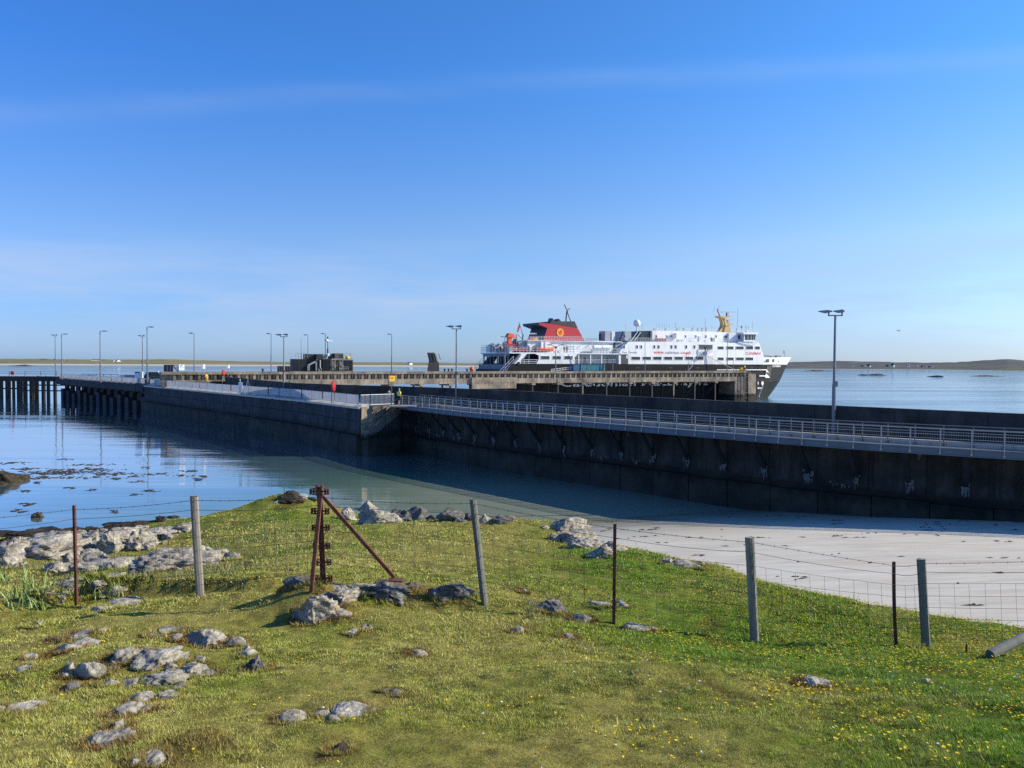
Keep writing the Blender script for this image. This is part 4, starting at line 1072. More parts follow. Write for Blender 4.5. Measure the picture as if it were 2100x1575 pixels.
mprism([(500, 250), (885, 250), (885, 268), (500, 268)], BEAM / 2 - .15, BEAM / 2 + .15, 'radar_scanner', m_fgrey)
mprism([(665, 480), (710, 480), (710, 590), (665, 590)], BEAM / 2 - .3, BEAM / 2 + .3, 'radar_pedestal', m_fgrey)
mprism([(600, 463), (845, 463), (845, 480), (600, 480)], BEAM / 2 - .15, BEAM / 2 + .15, 'radar_scanner', m_fgrey)
def mtube(x0, y0, x1, y1, r, name, mt, oy=BEAM / 2, zf=zM):
    a = SF(zf, x0, y0, oy); c = SF(zf, x1, y1, oy); return MB().tube((a[0], oy, a[1]), (c[0], oy, c[1]), r, None, 6).build(name, mt, ferry)
mtube(480, 385, 415, 220, .16, 'topmast', m_fred); mtube(415, 230, 410, 170, .14, 'mast_light', m_fred); mtube(280, 232, 470, 212, .06, 'yardarm', m_fgrey)
mtube(325, 225, 325, 105, .04, 'aerial', m_fgrey); mtube(445, 215, 455, 90, .04, 'aerial', m_fgrey); mtube(455, 90, 500, 80, .05, 'wind_vane', m_fgrey)
mtube(945, 800, 960, 150, .05, 'whip_aerial', m_fgrey); mtube(1350, 800, 1350, 530, .05, 'whip_aerial', m_fgrey)
for x, y0, y1 in ((920, 810, 700), (1060, 800, 640), (1175, 800, 620), (1240, 800, 640)): mtube(x, y0, x, y1, .14 if x < 1000 else .09, 'light_post', m_fgrey)
MB().ball((SF(zM, 1065, 660, 4)[0], 4, SF(zM, 1065, 660, 4)[1]), .35, 8, 6).build('searchlight', m_fgrey, ferry)
MB().box(SF(zM, 1195, 0, 4)[0], SF(zM, 1225, 0, 4)[0], 3.6, 4.2, SF(zM, 0, 800, 4)[1], SF(zM, 0, 720, 4)[1]).build('locker', m_fw, ferry)
# dome, rails and aerials on the deckhouse roof
c = SF(zB, 255, 292, 6); MB().ball((c[0], 6, c[1]), .95, 14, 10, (1, 1, 1.05)).build('satellite_dome', m_fw, ferry, smooth=True)
mtube(252, 380, 252, 318, .16, 'dome_post', m_fw, 6, zB)
def ship_rail(zf, x0, y0, x1, y1, hpx, oy, n, name='guard_rail', mt=m_fwd, r=.035, bars=3):
    a = SF(zf, x0, y0, oy); c = SF(zf, x1, y1, oy); hgt = SF(zf, x0, y0 - hpx, oy)[1] - a[1]
    m = MB()
    for i in range(n + 1):
        x = a[0] + (c[0] - a[0]) * i / n; z = a[1] + (c[1] - a[1]) * i / n; m.tube((x, oy, z), (x, oy, z + hgt), r, None, 5)
    for k in range(bars): m.tube((a[0], oy, a[1] + hgt * (k + 1) / bars), (c[0], oy, c[1] + hgt * (k + 1) / bars), r, None, 5)
    return m.build(name, mt, ferry)
ship_rail(zB, 320, 375, 700, 380, 30, 2.0, 14); ship_rail(zB, 700, 382, 1180, 388, 28, 2.0, 18); ship_rail(zB, 200, 497, 960, 503, 40, 0.12, 26); ship_rail(zB, 1180, 505, 1300, 510, 38, 0.12, 5)
ship_rail(zB, 130, 380, 320, 380, 50, 3.0, 7); ship_rail(zB, 1310, 398, 1470, 398, 28, 2.0, 6); ship_rail(zM, 1130, 808, 1390, 808, 95, 0.2, 5)
for x, y0, y1 in ((690, 380, 280), (740, 380, 340), (893, 385, 320), (1030, 388, 235), (1045, 388, 330), (1105, 388, 320), (780, 383, 350), (320, 375, 300), (130, 385, 300), (940, 386, 345), (1000, 386, 340)):
    mtube(x, y0, x, y1, .05, 'aerial', m_fgrey, 4.0, zB)
for x in (582, 455, 712, 785, 885, 945, 995, 1040): 
    q = SF(zB, x, 362, 3.0); MB().box(q[0] - .22, q[0] + .22, 2.8, 3.2, q[1] - .5, q[1] + .4).build('deck_light', m_fgrey, ferry)
for k in range(6): 
    x0 = SF(zB, 482 + k * 28, 352, 3.4); MB().tube((x0[0], 3.4, x0[1] - 1), (x0[0], 3.4, x0[1] + 1.3), .035, None, 5).build('aerial', m_fgrey, ferry)
# sloping stair struts aft of the deckhouse
mtube(190, 490, 265, 385, .12, 'inclined_stair', m_fwd, 1.8, zB); mtube(225, 495, 300, 390, .12, 'inclined_stair', m_fwd, 1.8, zB)
# ---- lettering
def text(body, x0, z0, x1, z1, oy, mt, name='lettering'):
    cu = bpy.data.curves.new('lettering', 'FONT'); cu.body = body; cu.size = 1.0; cu.offset = 0.018; cu.resolution_u = 3
    o = bpy.data.objects.new('lettering', cu); COL.objects.link(o)
    me = bpy.data.meshes.new_from_object(o.evaluated_get(bpy.context.evaluated_depsgraph_get()))
    bpy.data.objects.remove(o); bpy.data.curves.remove(cu)
    co = np.array([v.co[:] for v in me.vertices]); mn, mx = co.min(0), co.max(0)
    for v in me.vertices:
        v.co = (x0 + (v.co.x - mn[0]) / (mx[0] - mn[0]) * (x1 - x0), oy, z0 + (v.co.y - mn[1]) / (mx[1] - mn[1]) * (z1 - z0))
    me.materials.append(mt)
    o = bpy.data.objects.new(name, me); COL.objects.link(o); return o
def ftext(zf, body, x0, y0, x1, y1, mt, oy=-0.012):
    a = SF(zf, x0, y0, oy); c = SF(zf, x1, y1, oy)
    o = text(body, a[0], c[1], c[0], a[1], oy, mt); o.parent = ferry; return o
ftext(zB, 'www.', 443, 612, 570, 641, m_textred); ftext(zB, 'calmac', 576, 606, 735, 641, m_textgrey); ftext(zB, '.co.uk', 742, 606, 872, 641, m_textred)
side_poly(zB, [(806, 672), (822, 618), (832, 618), (812, 672)], -0.02, -0.013, 'lettering_slash', m_textred, 0)
ftext(zB, 'Fear Cinnidh', 88, 611, 254, 635, m_textgrey)
ftext(zB, 'CLANSMAN', 1486, 617, 1656, 652, m_textred)
# name at the bow: carried on the flare of the hull, so follow the plating
def hull_y(x, z):
    ks = sorted(stem); lo = max(k for k in ks if k <= z); hi = min(k for k in ks if k >= z)
    f_ = 0 if hi == lo else (z - lo) / (hi - lo)
    return BEAM / 2 - (half(min(x, stem[lo] - .01), lo, stem[lo]) * (1 - f_) + half(min(x, stem[hi] - .01), hi, stem[hi]) * f_)
def on_hull(zf, x, y, lift=0.05):
    oy = 0.0
    for _ in range(8):
        a = SF(zf, x, y, oy); oy = 0.5 * oy + 0.5 * (hull_y(a[0], min(max(a[1], 0), zmain)) - lift)
    return Vector((a[0], oy, a[1]))
p00 = on_hull(zB, 1788, 790, .25); p10 = on_hull(zB, 1882, 790, .25); p01 = on_hull(zB, 1794, 766, .25)
o = text('CLANSMAN', 0, 0, 1, 1, 0, m_white)
for v in o.data.vertices: v.co = p00 + (p10 - p00) * v.co.x + (p01 - p00) * v.co.z
o.parent = ferry
# company name in big letters along the hull, glimpsed between the pier piles
a = S(1150, 798, FO, -0.02); c = S(1452, 776, FO, -0.02)
o = text('Caledonian MacBrayne', a[0], a[1], c[0], c[1], -0.03, m_white); o.parent = ferry
# ---- hull fittings: rubbing strakes, anchor pocket, bulb marks, draught tube
for (x0, x1, y, h_) in ((1150, 1722, 820, 10), (1632, 1716, 889, 12)):
    n = 10; lo, hi, lo2, hi2 = [], [], [], []
    for i in range(n + 1):
        p = on_hull(zB, x0 + (x1 - x0) * i / n, y, .0); hh = h_ / 5.526 / F * 210 / 2
        lo.append(p + Vector((0, -.35, -hh))); hi.append(p + Vector((0, -.35, hh))); lo2.append(p + Vector((0, .2, -hh))); hi2.append(p + Vector((0, .2, hh)))
    MB().grid([lo2, lo, hi, hi2]).build('rubbing_strake', m_fw, ferry)
def hull_patch(zf, P, name, mt, lift=.12):
    v = [on_hull(zf, x, y, lift) for x, y in P]
    return MB().add(v + [q + Vector((0, .3, 0)) for q in v], [tuple(range(len(v)))] + [(i, (i + 1) % len(v), len(v) + (i + 1) % len(v), len(v) + i) for i in range(len(v))]).build(name, mt, ferry)
hull_patch(zN, [(1045, 440), (1190, 420), (1150, 760), (1010, 640)], 'anchor_pocket', m_black, .15)
hull_patch(zN, [(1010, 668), (1040, 668), (1140, 785), (1000, 785)], 'anchor_plate', m_fw, .3)
hull_patch(zN, [(1020, 580), (1050, 560), (1105, 630), (1020, 615)], 'anchor_plate', m_fw, .3)
hull_patch(zN, [(880, 950), (895, 895), (930, 885), (955, 940), (930, 1010), (895, 1000)], 'thruster_mark', m_white, .2)
hull_patch(zN, [(775, 900), (800, 900), (800, 980), (775, 980)], 'load_line_mark', m_white, .2)
hull_patch(zN, [(775, 1065), (885, 1065), (885, 1110), (775, 1110)], 'draught_mark', m_white, .2)
MB().path([on_hull(zN, x, y, .5) for x, y in ((920, 1010), (915, 1080), (860, 1190), (825, 1280), (820, 1360))], .10).build('hanging_line', m_fwd, ferry)
for x in (245, 265, 615, 635, 920, 945, 1545): hull_patch(zB, [(x, 790), (x + 22, 790), (x + 22, 806), (x, 806)], 'scupper', m_black, .03)
for x0, y0, x1, y1 in ((955, 290, 1000, 325), (1030, 235, 1110, 325), (1210, 235, 1262, 320), (1380, 280, 1415, 312), (1505, 292, 1535, 310), (1595, 292, 1620, 310)):
    a = SF(zN, x0, y0, 3.0); 
    P = [on_hull(zN, x, y, .2) for x, y in ((x0, y0), (x1, y0), (x1, y1), (x0, y1))]
    MB().add(P, [(0, 1, 2, 3)]).build('fairlead', m_black, ferry, fix=False)
mtube(1560, 185, 1555, 0, .06, 'jackstaff', m_fgrey, BEAM / 2, zN)
P = [SF(zN, a, b_, BEAM / 2) for a, b_ in ((1555, 0), (1530, -30), (1520, 60), (1548, 50))]
MB().prism(P, BEAM / 2 - .03, BEAM / 2 + .03).build('jack_flag', m_fblue, ferry)
for x, y, hgt in ((1080, 175, 40), (1150, 175, 30), (1360, 160, 70), (1000, 150, 70)):
    q = SF(zN, x, y, 5.0); MB().box(q[0] - .8, q[0] + .8, 4.5, 5.6, q[1] - 1.2, q[1] + .3).build('deck_winch', m_fgrey, ferry)
# ---- after part: open stern, passenger deck, white plating with openings
zdeck = SF(zC, 1500, 562)[1]; xaft = 0.0
zlow = SF(zC, 1105, 870)[1]
plate = dict(y0=0.0, y1=0.35)
side_poly(zC, [(1185, 562), (2110, 562), (2110, 590), (1665, 590), (1450, 600), (1290, 602), (1270, 585), (1185, 585)], 0, .3, 'side_plating', m_fw)
side_poly(zC, [(1290, 605), (1447, 605), (1300, 760), (1285, 800), (1285, 868), (1108, 868), (1215, 760), (1285, 650)], 0, .3, 'side_plating', m_fw)
side_poly(zC, [(1665, 593), (2112, 593), (2112, 868), (1708, 868), (1772, 742), (1772, 642)], 0, .3, 'side_plating', m_fw)
mid0 = SF(zA, 900, 698); 
P = [SF(zA, *q) for q in ((893, 699), (1352, 699), (1400, 705), (1350, 760), (1352, 838), (880, 838))]
x9 = SF(zC, 2112, 868)[0]
P = [(x9 + .004, P[0][1]), P[1], P[2], P[3], (P[4][0], zmain + .004), (x9 + .004, zmain + .004)]
MB().prism(P, 0, .3).build('side_plating', m_fw, ferry)
for x0, x1 in ((923, 1028), (1073, 1172), (1222, 1322)): window(zA, x0, 743, x1, 782, 0.0, frame=m_fwd)
# inner casing of the mooring deck and recess
xi0 = SF(zC, 1190, 700, 3)[0]; xr = SF(zA, 1345, 760, 3)[0]; xm1 = SF(zB, 52, 700, 3)[0]
MB().box(xi0, xr, 3.0, BEAM - 3, zmain, zdeck - .3).build('mooring_deck_casing', m_inner, ferry)
MB().box(xr + .01, xm1 + 2, 2.6, BEAM - 2.6, zmain, zdeck - .3).build('recess_wall', m_fwd, ferry)
for x in (1400, 1550, 1690): 
    q = SF(zA, x, 700, .3); MB().box(q[0] - .12, q[0] + .12, .2, .45, zmain, zdeck - .31).build('recess_post', m_fw, ferry)
side_box(zA, 1545, 704, 1790, 714, .1, .5, 'recess_beam', m_fw)
for zz in (0.4, 0.75, 1.1):
    a = SF(zA, 1350, 0, .2)[0]; c = SF(zA, 1910, 0, .2)[0]; MB().tube((a, .3, zmain + zz), (c, .3, zmain + zz), .035, None, 5).build('guard_rail', m_fwd, ferry)
# passenger deck slab and its rails
xd1 = SF(zA, 1930, 696)[0]
MB().box(-0.6, xd1, 0.02, BEAM - .02, zdeck - .28, zdeck).build('passenger_deck', m_fwd, ferry)
n = 15
def deck_rail(P0, P1, hgt, n, mt=m_fwd):
    m = MB(); P0, P1 = Vector(P0), Vector(P1)
    for i in range(n + 1): p = P0.lerp(P1, i / n); m.tube(p, p + Vector((0, 0, hgt)), .04, None, 5)
    for k in (.35, .7, 1.0): m.tube(P0 + Vector((0, 0, hgt * k)), P1 + Vector((0, 0, hgt * k)), .035, None, 5)
    return m.build('guard_rail', mt, ferry)
hr = 1.25
deck_rail((-.5, .15, zdeck), (xd1, .15, zdeck), hr, 34); deck_rail((-.5, .15, zdeck), (-.5, BEAM - .15, zdeck), 1.9, 14, m_fgrey)
deck_rail((-.5, BEAM - .2, zdeck), (14, BEAM - .2, zdeck), hr, 10)
# stern: raked ramp wings, beam, posts, bulkhead
for y0 in (0.02, BEAM - 1.0):
    MB().prism([(-4.6, zlow - 4.6), (-.5, zlow - .4), (2.2, zdeck - .29), (4.2, zdeck - .29), (2.6, zmain), (-2.0, zmain - 4.6)], y0, y0 + .9).build('stern_wing', m_fblue, ferry)
MB().box(-1.6, 0.4, 1.0, BEAM - 1.05, zmain - 1.6, zmain - .2).build('stern_beam', m_fblue, ferry)
MB().box(-2.4, -1.61, 1.0, BEAM - 1.05, zmain - 4.4, zmain - 1.4).build('stern_ramp', m_hull, ferry)
MB().box(5.0, 5.3, 1.0, BEAM - 1.0, zmain, zdeck - .3).build('stern_bulkhead', m_fgrey, ferry)
for k in range(8):
    y = 1.4 + k * (BEAM - 2.8) / 7; MB().box(-.4, -.15, y - .12, y + .12, zmain - .2, zdeck - .29).build('stern_post', m_fblue, ferry)
MB().box(-.45, -.1, 1.0, BEAM - 1.0, zdeck - .95, zdeck - .30).build('stern_header', m_fblue, ferry)
for k in range(4):
    y = 2.2 + k * 3.4; MB().box(4.85, 4.98, y, y + 1.7, zmain + .9, zmain + 2.2).build('bulkhead_window', m_glass, ferry)
for y in (-.1, BEAM + .1):
    m = MB()
    for k in (0, .7): m.bar((-4.4, y, zmain - 3.6 + k), (0.5, y, zmain + 1.1 + k), .07, .07)
    for k in range(5): m.bar((-4.4 + k * 1.2, y, zmain - 3.6 + k * 1.15), (-4.4 + k * 1.2, y, zmain - 2.9 + k * 1.15), .06, .06)
    m.build('stern_stair_rail', m_fwd, ferry)
# mooring-deck openings: rails across
for k in (758, 805, 850): mtube(1300, k, 1765, k, .06, 'guard_rail', m_fwd, 0.15, zC)
for x in (1375, 1500, 1700): mtube(x, 758, x, 868, .06, 'rail_post', m_fwd, 0.15, zC)
for x in (1225,): 
    q = SF(zC, x, 850, -.03); MB().lathe([(.35, 0), (.35, .2)], (0, 0, 0), 12).build('fairlead', m_black, ferry).matrix_local = Matrix.Translation((q[0], -.02, q[1])) @ Matrix.Rotation(math.pi / 2, 4, 'X')
# ---- after deckhouse with boats
Y1 = 1.9
dh = [(755, 690), (755, 548), (1760, 552), (1945, 556), (1945, 690)]
q = [SF(zA, a, b_, Y1) for a, b_ in dh]; q[0] = (q[0][0], zdeck + .004); q[-1] = (q[-1][0], zdeck + .004)
MB().prism(q, Y1, BEAM - Y1).build('after_deckhouse', m_fw, ferry); zroof = q[1][1]; xdh0 = q[0][0]
side_box(zA, 640, 560, 752, 690, 2.6, BEAM - 5, 'deckhouse_end_shade', m_fgrey)  # grey box stands in for the shaded stern face of the deckhouse
side_box(zA, 1842, 562, 1862, 700, Y1 - .08, Y1 - .003, 'casing_door', m_black); side_box(zA, 1866, 558, 1940, 690, Y1 - .05, Y1 - .003, 'grey_casing', m_fgrey)
MB().box(xdh0 - .3, SF(zA, 1945, 0, Y1)[0], Y1 - .5, BEAM - Y1 + .5, zroof + .002, zroof + .12).build('boat_deck_edge', m_fw, ferry)
ship_rail(zA, 760, 547, 1480, 549, 55, 1.5, 22, mt=m_fwd)
ship_rail(zA, 1495, 550, 1640, 550, 36, 1.5, 12, mt=m_fgrey); ship_rail(zA, 755, 470, 865, 470, 18, 5, 4)
# funnel
YF0, YF1 = 4.0, 12.5
fn = [(950, 547), (1004, 385), (897, 345), (897, 318), (1036, 331), (1386, 388), (1478, 550)]
MB().prism([SF(zA, a, b_, YF0) for a, b_ in fn], YF0, YF1).build('funnel', m_fred, ferry)
blk = [(1038, 328), (1050, 302), (1350, 302), (1388, 385)]
MB().prism([SF(zA, a, b_, YF0) for a, b_ in blk], YF0 + .02, YF1 - .02).build('funnel_cap', m_fblack, ferry)
q = [SF(zA, a, b_, YF0) for a, b_ in ((893, 345), (893, 317), (896, 317), (1002, 385), (948, 546), (944, 546), (1000, 388))]
MB().prism(q, YF0 + .12, YF1 - .12).build('funnel_aft_shade', m_fblack, ferry)  # black skin puts the shade of the funnel's aft side into colour
for (a, b_) in ((1058, 262), (1135, 272)):
    P = [SF(zA, *k, YF0 + 2) for k in ((a - 12, 303), (a - 2, b_), (a + 10, 275), (a + 28, 303))]
    MB().prism(P, YF0 + 1.5, YF0 + 3.5).build('exhaust_pipe', m_fblack, ferry)
mtube(1240, 300, 1252, 170, .12, 'funnel_mast_leg', m_dark, 8, zA); mtube(1300, 302, 1252, 175, .12, 'funnel_mast_leg', m_dark, 8, zA); mtube(1262, 180, 1218, 90, .12, 'funnel_mast', m_dark, 8, zA)
mtube(1252, 165, 1290, 140, .10, 'funnel_mast_arm', m_dark, 8, zA); mtube(1232, 300, 1246, 170, .06, 'funnel_mast_leg', m_dark, 7, zA)
# disc with a rampant lion
c = SF(zA, 1168, 443, YF0); R = (SF(zA, 1218, 443, YF0)[0] - c[0])
disc = MB().lathe([(R, 0), (R, .05)], (0, 0, 0), 28).build('funnel_badge', mat('badge_gold', (0.80, 0.40, 0.02), 0.4, 0.05), ferry)
disc.matrix_local = Matrix.Translation((c[0], YF0 - .003, c[1])) @ Matrix.Rotation(math.pi / 2, 4, 'X')
ring = MB().torus((0, 0, .04), (0, 0, 1), R * .93, R * .05, 28, 6).build('badge_ring', m_textred, disc)
lion = [(-.10, -.78), (.08, -.72), (-.02, -.45), (.12, -.30), (.36, -.62), (.50, -.55), (.32, -.25), (.28, .02), (.58, -.10), (.66, .02), (.36, .20), (.60, .42), (.52, .52), (.30, .36), (.28, .58), (.10, .72), (-.08, .60), (-.02, .44), (-.22, .30), (-.30, .02), (-.46, .12), (-.62, .48), (-.76, .40), (-.60, .02), (-.42, -.14), (-.34, -.40)]
MB().prism([(x * R * .86, y * R * .86) for x, y in lion], .052, .075, 2).build('badge_lion', m_textred, disc)
# deck gear aft: red vent, ensign, orange and yellow boxes, crane
a, zt_ = SF(zA, 512, 500, 3); c, zb_ = SF(zA, 575, 588, 3)
MB().box(a, a + .9, 3, 4, zb_, zt_ + .1).build('red_crane_post', m_orange, ferry); MB().prism([(a - .4, zt_), (c + .4, zt_ - .2), (c, zt_ + .8), (a + .2, zt_ + .9)], 2.8, 4.4).build('red_crane_head', m_orange, ferry)
MB().box(a + 1.6, a + 2.2, 3.1, 3.7, zb_ - .2, zb_ + 1.2).build('crane_control', m_inner, ferry)
MB().box(a - .6, c + .6, 2.6, 4.8, zdeck + 1.6, zb_).build('red_crane_base', m_fred, ferry); MB().box(a + .4, a + 1.2, 3.2, 4.2, zdeck, zdeck + 1.6).build('crane_pedestal', m_fw, ferry)
mtube(690, 470, 648, 312, .09, 'ensign_staff', m_fgrey, 7, zA)
P = [SF(zA, a_, b_, 7) for a_, b_ in ((652, 325), (664, 360), (632, 440), (618, 438), (628, 385), (645, 340))]
MB().prism(P, 6.96, 7.04).build('ensign', m_fred, ferry)
side_box(zA, 792, 505, 836, 542, 1.9, 3, 'orange_locker', m_orange, base=zroof + .13); side_box(zA, 840, 505, 886, 542, 1.9, 3, 'yellow_locker', m_yellow, base=zroof + .13)
side_box(zA, 612, 465, 622, 600, 3, 3.4, 'vent_post', m_fgrey); mtube(640, 470, 690, 520, .15, 'derrick', m_fgrey, 3.2, zA); mtube(690, 540, 700, 470, .25, 'derrick', m_fgrey, 3.2, zA)
side_box(zA, 1735, 425, 1802, 550, 2.2, 5, 'grey_vent_house', m_fgrey); side_box(zA, 1820, 430, 1860, 550, 2.2, 4, 'vent_house', m_fwd); side_box(zA, 1985, 430, 2056, 550, 2.2, 5, 'grey_vent_house', m_fgrey)
mtube(1672, 540, 1672, 462, .35, 'vent_cowl', m_inner, 3, zA); mtube(1920, 545, 1960, 440, .2, 'davit_arm', m_dark, 1.5, zA); mtube(1960, 440, 1990, 500, .15, 'davit_arm', m_dark, 1.5, zA); mtube(1890, 548, 2000, 548, .15, 'davit_foot', m_dark, 1.5, zA)
# rescue boat and raft canisters at the deck edge
rb = MB(); L0, zc_ = SF(zA, 855, 662, .9); L1, _ = SF(zA, 1090, 662, .9); N = 14; rows = []
for i in range(N + 1):
    k = i / N; x = L0 + (L1 - L0) * k; w = .95 * (1 - abs(2 * k - 1) ** 3 * (.85 if k > .5 else .3)); lift = .5 * max(0, k - .6) / .4
    rows.append([(x, 1.0 - w, zc_ + .35 + lift), (x, 1.0 - w * 1.05, zc_ + .05 + lift), (x, 1.0 - w * .6, zc_ - .45 + lift * .6), (x, 1.0, zc_ - .6 + lift * .6), (x, 1.0 + w * .6, zc_ - .45 + lift * .6), (x, 1.0 + w * 1.05, zc_ + .05 + lift), (x, 1.0 + w, zc_ + .35 + lift), (x, 1.0, zc_ + .30 + lift), (x, 1.0 - w, zc_ + .35 + lift)])
rb.grid(rows).build('rescue_boat', m_orange, ferry)
MB().box(L0 - .3, L0 + .9, .6, 1.4, zc_ - .2, zc_ + .7).build('outboard_engine', m_dark, ferry)
for x, w in ((940, 14), (1005, 26)): side_box(zA, x - w, 560, x + w, 660, 1.95 - .9, 1.88, 'boat_davit', m_fw)
for x0, x1 in ((1585, 1680), (1690, 1785)):
    a, z = SF(zA, x0, 632, .6); c, _ = SF(zA, x1, 632, .6)
    MB().tube((a, .6, z), (c, .6, z), .55, None, 14).build('raft_canister', m_fw, ferry, smooth=False)
side_box(zA, 1580, 655, 1790, 690, .3, 1.2, 'raft_cradle', m_fwd, base=zdeck + .01)
P = [SF(zA, a_, b_, Y1 - .6) for a_, b_ in ((1410, 590), (1480, 590), (1480, 690), (1410, 690))]
for (x0, y0, x1, y1) in ((1300, 590, 1390, 590), (1300, 610, 1390, 610), (1300, 630, 1390, 630), (1330, 660, 1400, 660)): mtube(x0, y0, x1, y1, .05, 'deck_ladder', m_fwd, Y1 - .4, zA)
for x in (1300, 1392): mtube(x, 580, x, 690, .06, 'deck_ladder', m_fwd, Y1 - .4, zA)
for x in (800, 1050, 1450, 1550): mtube(x, 595, x + 40, 575, .09, 'deck_floodlight', m_fgrey, Y1 - .5, zA)
for k in range(7):
    q = SF(zC, 1120 + k * 55, 500, .5); MB().box(q[0] - .3, q[0] + .3, .4, .9, zdeck + .4, zdeck + 1.0).build('lifebuoy_rack', m_fred if k > 1 else m_orange, ferry)
for k in range(9):
    q = SF(zC, 400 + k * 60, 450, 6); MB().box(q[0] - .25, q[0] + .25, 5.5, 6.5, zdeck + .01, zdeck + 1.6 + .3 * (k % 3)).build('deck_seat_stack', (m_fwd, m_fgrey, m_fw)[k % 3], ferry)
# mooring lines
def sag(p0, p1, s, r, n=10):
    pts_ = [Vector(p0).lerp(Vector(p1), i / n) - Vector((0, 0, s * 4 * (i / n) * (1 - i / n))) for i in range(n + 1)]; return MB().path(pts_, r, 5)
m_rope = mat('pale_rope', (0.42, 0.42, 0.38), 0.9, 0.2, 3)
def fpt(zf, x, y, oy): q = SF(zf, x, y, oy); return FO + exv * q[0] + eyv * oy + Vector((0, 0, q[1]))
tag(sag(fpt(zB, 1040, 650, -.1), PO + exv * S(1512, 761, PO, 4)[0] + eyv * 4 + Vector((0, 0, 8.3)), .3, .07).build('mooring_line', m_rope), 'pale mooring line sloping down right from the ferry side opening to the pier end', 'rope', 'mooring lines of the ferry')
tag(sag(fpt(zB, 985, 612, -.1), PO + exv * S(1412, 748, PO, 5)[0] + eyv * 5 + Vector((0, 0, 8.3)), .3, .06).build('mooring_line', m_rope), 'thin mooring line sloping down left from the ferry side opening', 'rope', 'mooring lines of the ferry')
tag(sag(fpt(zG, 580, 920, .1), fpt(zG, 790, 1150, -.4), .2, .07).build('mooring_line', m_rope), 'dark line running down beside the aft windows of the ferry', 'rope', 'mooring lines of the ferry')
tag(sag(PO + exv * S(1528, 764, PO, 2)[0] + eyv * 2 + Vector((0, 0, 8.9)), PO + exv * S(1541, 766, PO, 2)[0] + eyv * 2 + Vector((0, 0, 7.5)), .1, .05).build('mooring_line', m_rope), 'short line at the yellow bollard on the pier end block', 'rope', 'mooring lines of the ferry')
# ---------------------------------------------------------------- raised apron behind the quay edge, joining quay and pier
apr = [at_z(300, 786, 5.4), at_z(470, 781, 5.4)]
ap = [flat(apr[0] + Vector((4.2, 3.8, 0)), 0), flat(apr[1] + Vector((2.0, 3.0, 0)), 0), flat(WB[0] + Vector((2, -2.5, 0)), 0), flat(PO + exv * (LXL + 14) + eyv * -.5, 0), flat(PO + exv * LXL + eyv * 5.8, 0), flat(apr[0] + Vector((-14, 16, 0)), 0)]
tag(MB().prism([(p.x, p.y) for p in ap], 5.2, 6.35, 2).build('raised_apron', m_road), kind='structure')
# ---------------------------------------------------------------- lamps
def lamp(px, Y, z0, ytop, kind, label, r=0.085, group='lamp posts of the harbour'):
    p = at_y(px, ytop, Y); h = p.z - z0
    o = thing('lamp_post', label, 'lamp post', (p.x, Y, z0), 0, group)
    k = h * 0.42
    MB().tube((0, 0, 0), (0, 0, k), r * 1.45, r * 1.35, 10).tube((0, 0, k), (0, 0, h), r, r * .75, 10).lathe([(r * 1.45, k), (r, k + .12)], (0, 0, 0), 10).build('column', m_lamp, o)
    MB().box(-r * 2.2, r * 2.2, -r * 2.2, r * 2.2, 0, .05).build('base_plate', m_lamp, o)
    def head(x, z, d, L):
        m = MB(); m.prism([(x, z - .05), (x + d * L * .45, z - .13), (x + d * L, z - .02), (x + d * L, z + .03), (x + d * L * .4, z + .09), (x, z + .05)], -.14, .14)
        return m.build('lamp_head', m_lamp, o)
    if kind == 'yoke':
        w = .46
        MB().bar((-w, 0, h), (w, 0, h), .08, .08).bar((-w, 0, h - .04), (-w, 0, h + .26), .08, .08, (0, 1, 0)).bar((w, 0, h - .04), (w, 0, h + .26), .08, .08, (0, 1, 0)).build('yoke', m_lamp, o)
        head(-w + .18, h + .28, -1, .85); head(w + .12, h + .30, -1, .70)
        MB().ball((w, 0, h + .3), .13, 8, 6).build('sensor', m_lamp, o)
    elif kind == 'right':
        MB().bar((0, 0, h), (.35, 0, h + .02), .07, .07).build('bracket', m_lamp, o); head(.30, h + .06, 1, 1.1 if Y < 160 else 1.4)
    elif kind == 'left':
        MB().bar((0, 0, h), (-.3, 0, h + .02), .07, .07).build('bracket', m_lamp, o); head(-.25, h + .04, -1, .75)
    elif kind == 'wide':
        for s_ in (-1, 1):
            MB().bar((0, 0, h - .35), (s_ * 1.0, 0, h + .15), .12, .12).build('bracket', m_lamp, o); head(s_ * .9, h + .2, s_, 1.3)
        MB().box(-.3, .3, -.25, .25, h - .6, h - .2).build('junction_box', m_lamp, o)
    if kind == 'yoke': MB().box(-r * 1.7, r * 1.7, -r * 2.3, -r * 1.2, k - .1, k + .28).build('control_box', m_lamp, o)
    return o
def yp(px): 
    t_ = (px - CX) / F; return (PO.y - .5 * PO.x) / (1 - .5 * t_) + 1.2
lamp(113, 205, Jz, 689, 'yoke', 'twin-headed lamp post farthest left, on the timber jetty corner', .11)
lamp(126, 190, 5.4, 685.5, 'right', 'single-arm lamp post just right of the leftmost twin lamp', .11)
lamp(205, 167, 5.4, 679.5, 'right', 'single-arm lamp post above the piled quay, alone between two pairs of lamps', .11)
lamp(292, 186, 5.4, 690.5, 'yoke', 'twin-headed lamp post behind the parked dark car', .11)
lamp(301.5, 147, 5.5, 671, 'right', 'tall single-arm lamp post in front of the parked dark car', .11)
lamp(398, 146, 6.35, 683.5, 'left', 'single-arm lamp post right of the white warning sign', .09)
lamp(556, yp(556), 8.1, 684.5, 'left', 'slim pier lamp just left of the twin lamp on the parapet bend', .085)
lamp(582, 105, 5.3, 690.5, 'yoke', 'twin lamp on the parapet, left of the dark lifting tower', .09)
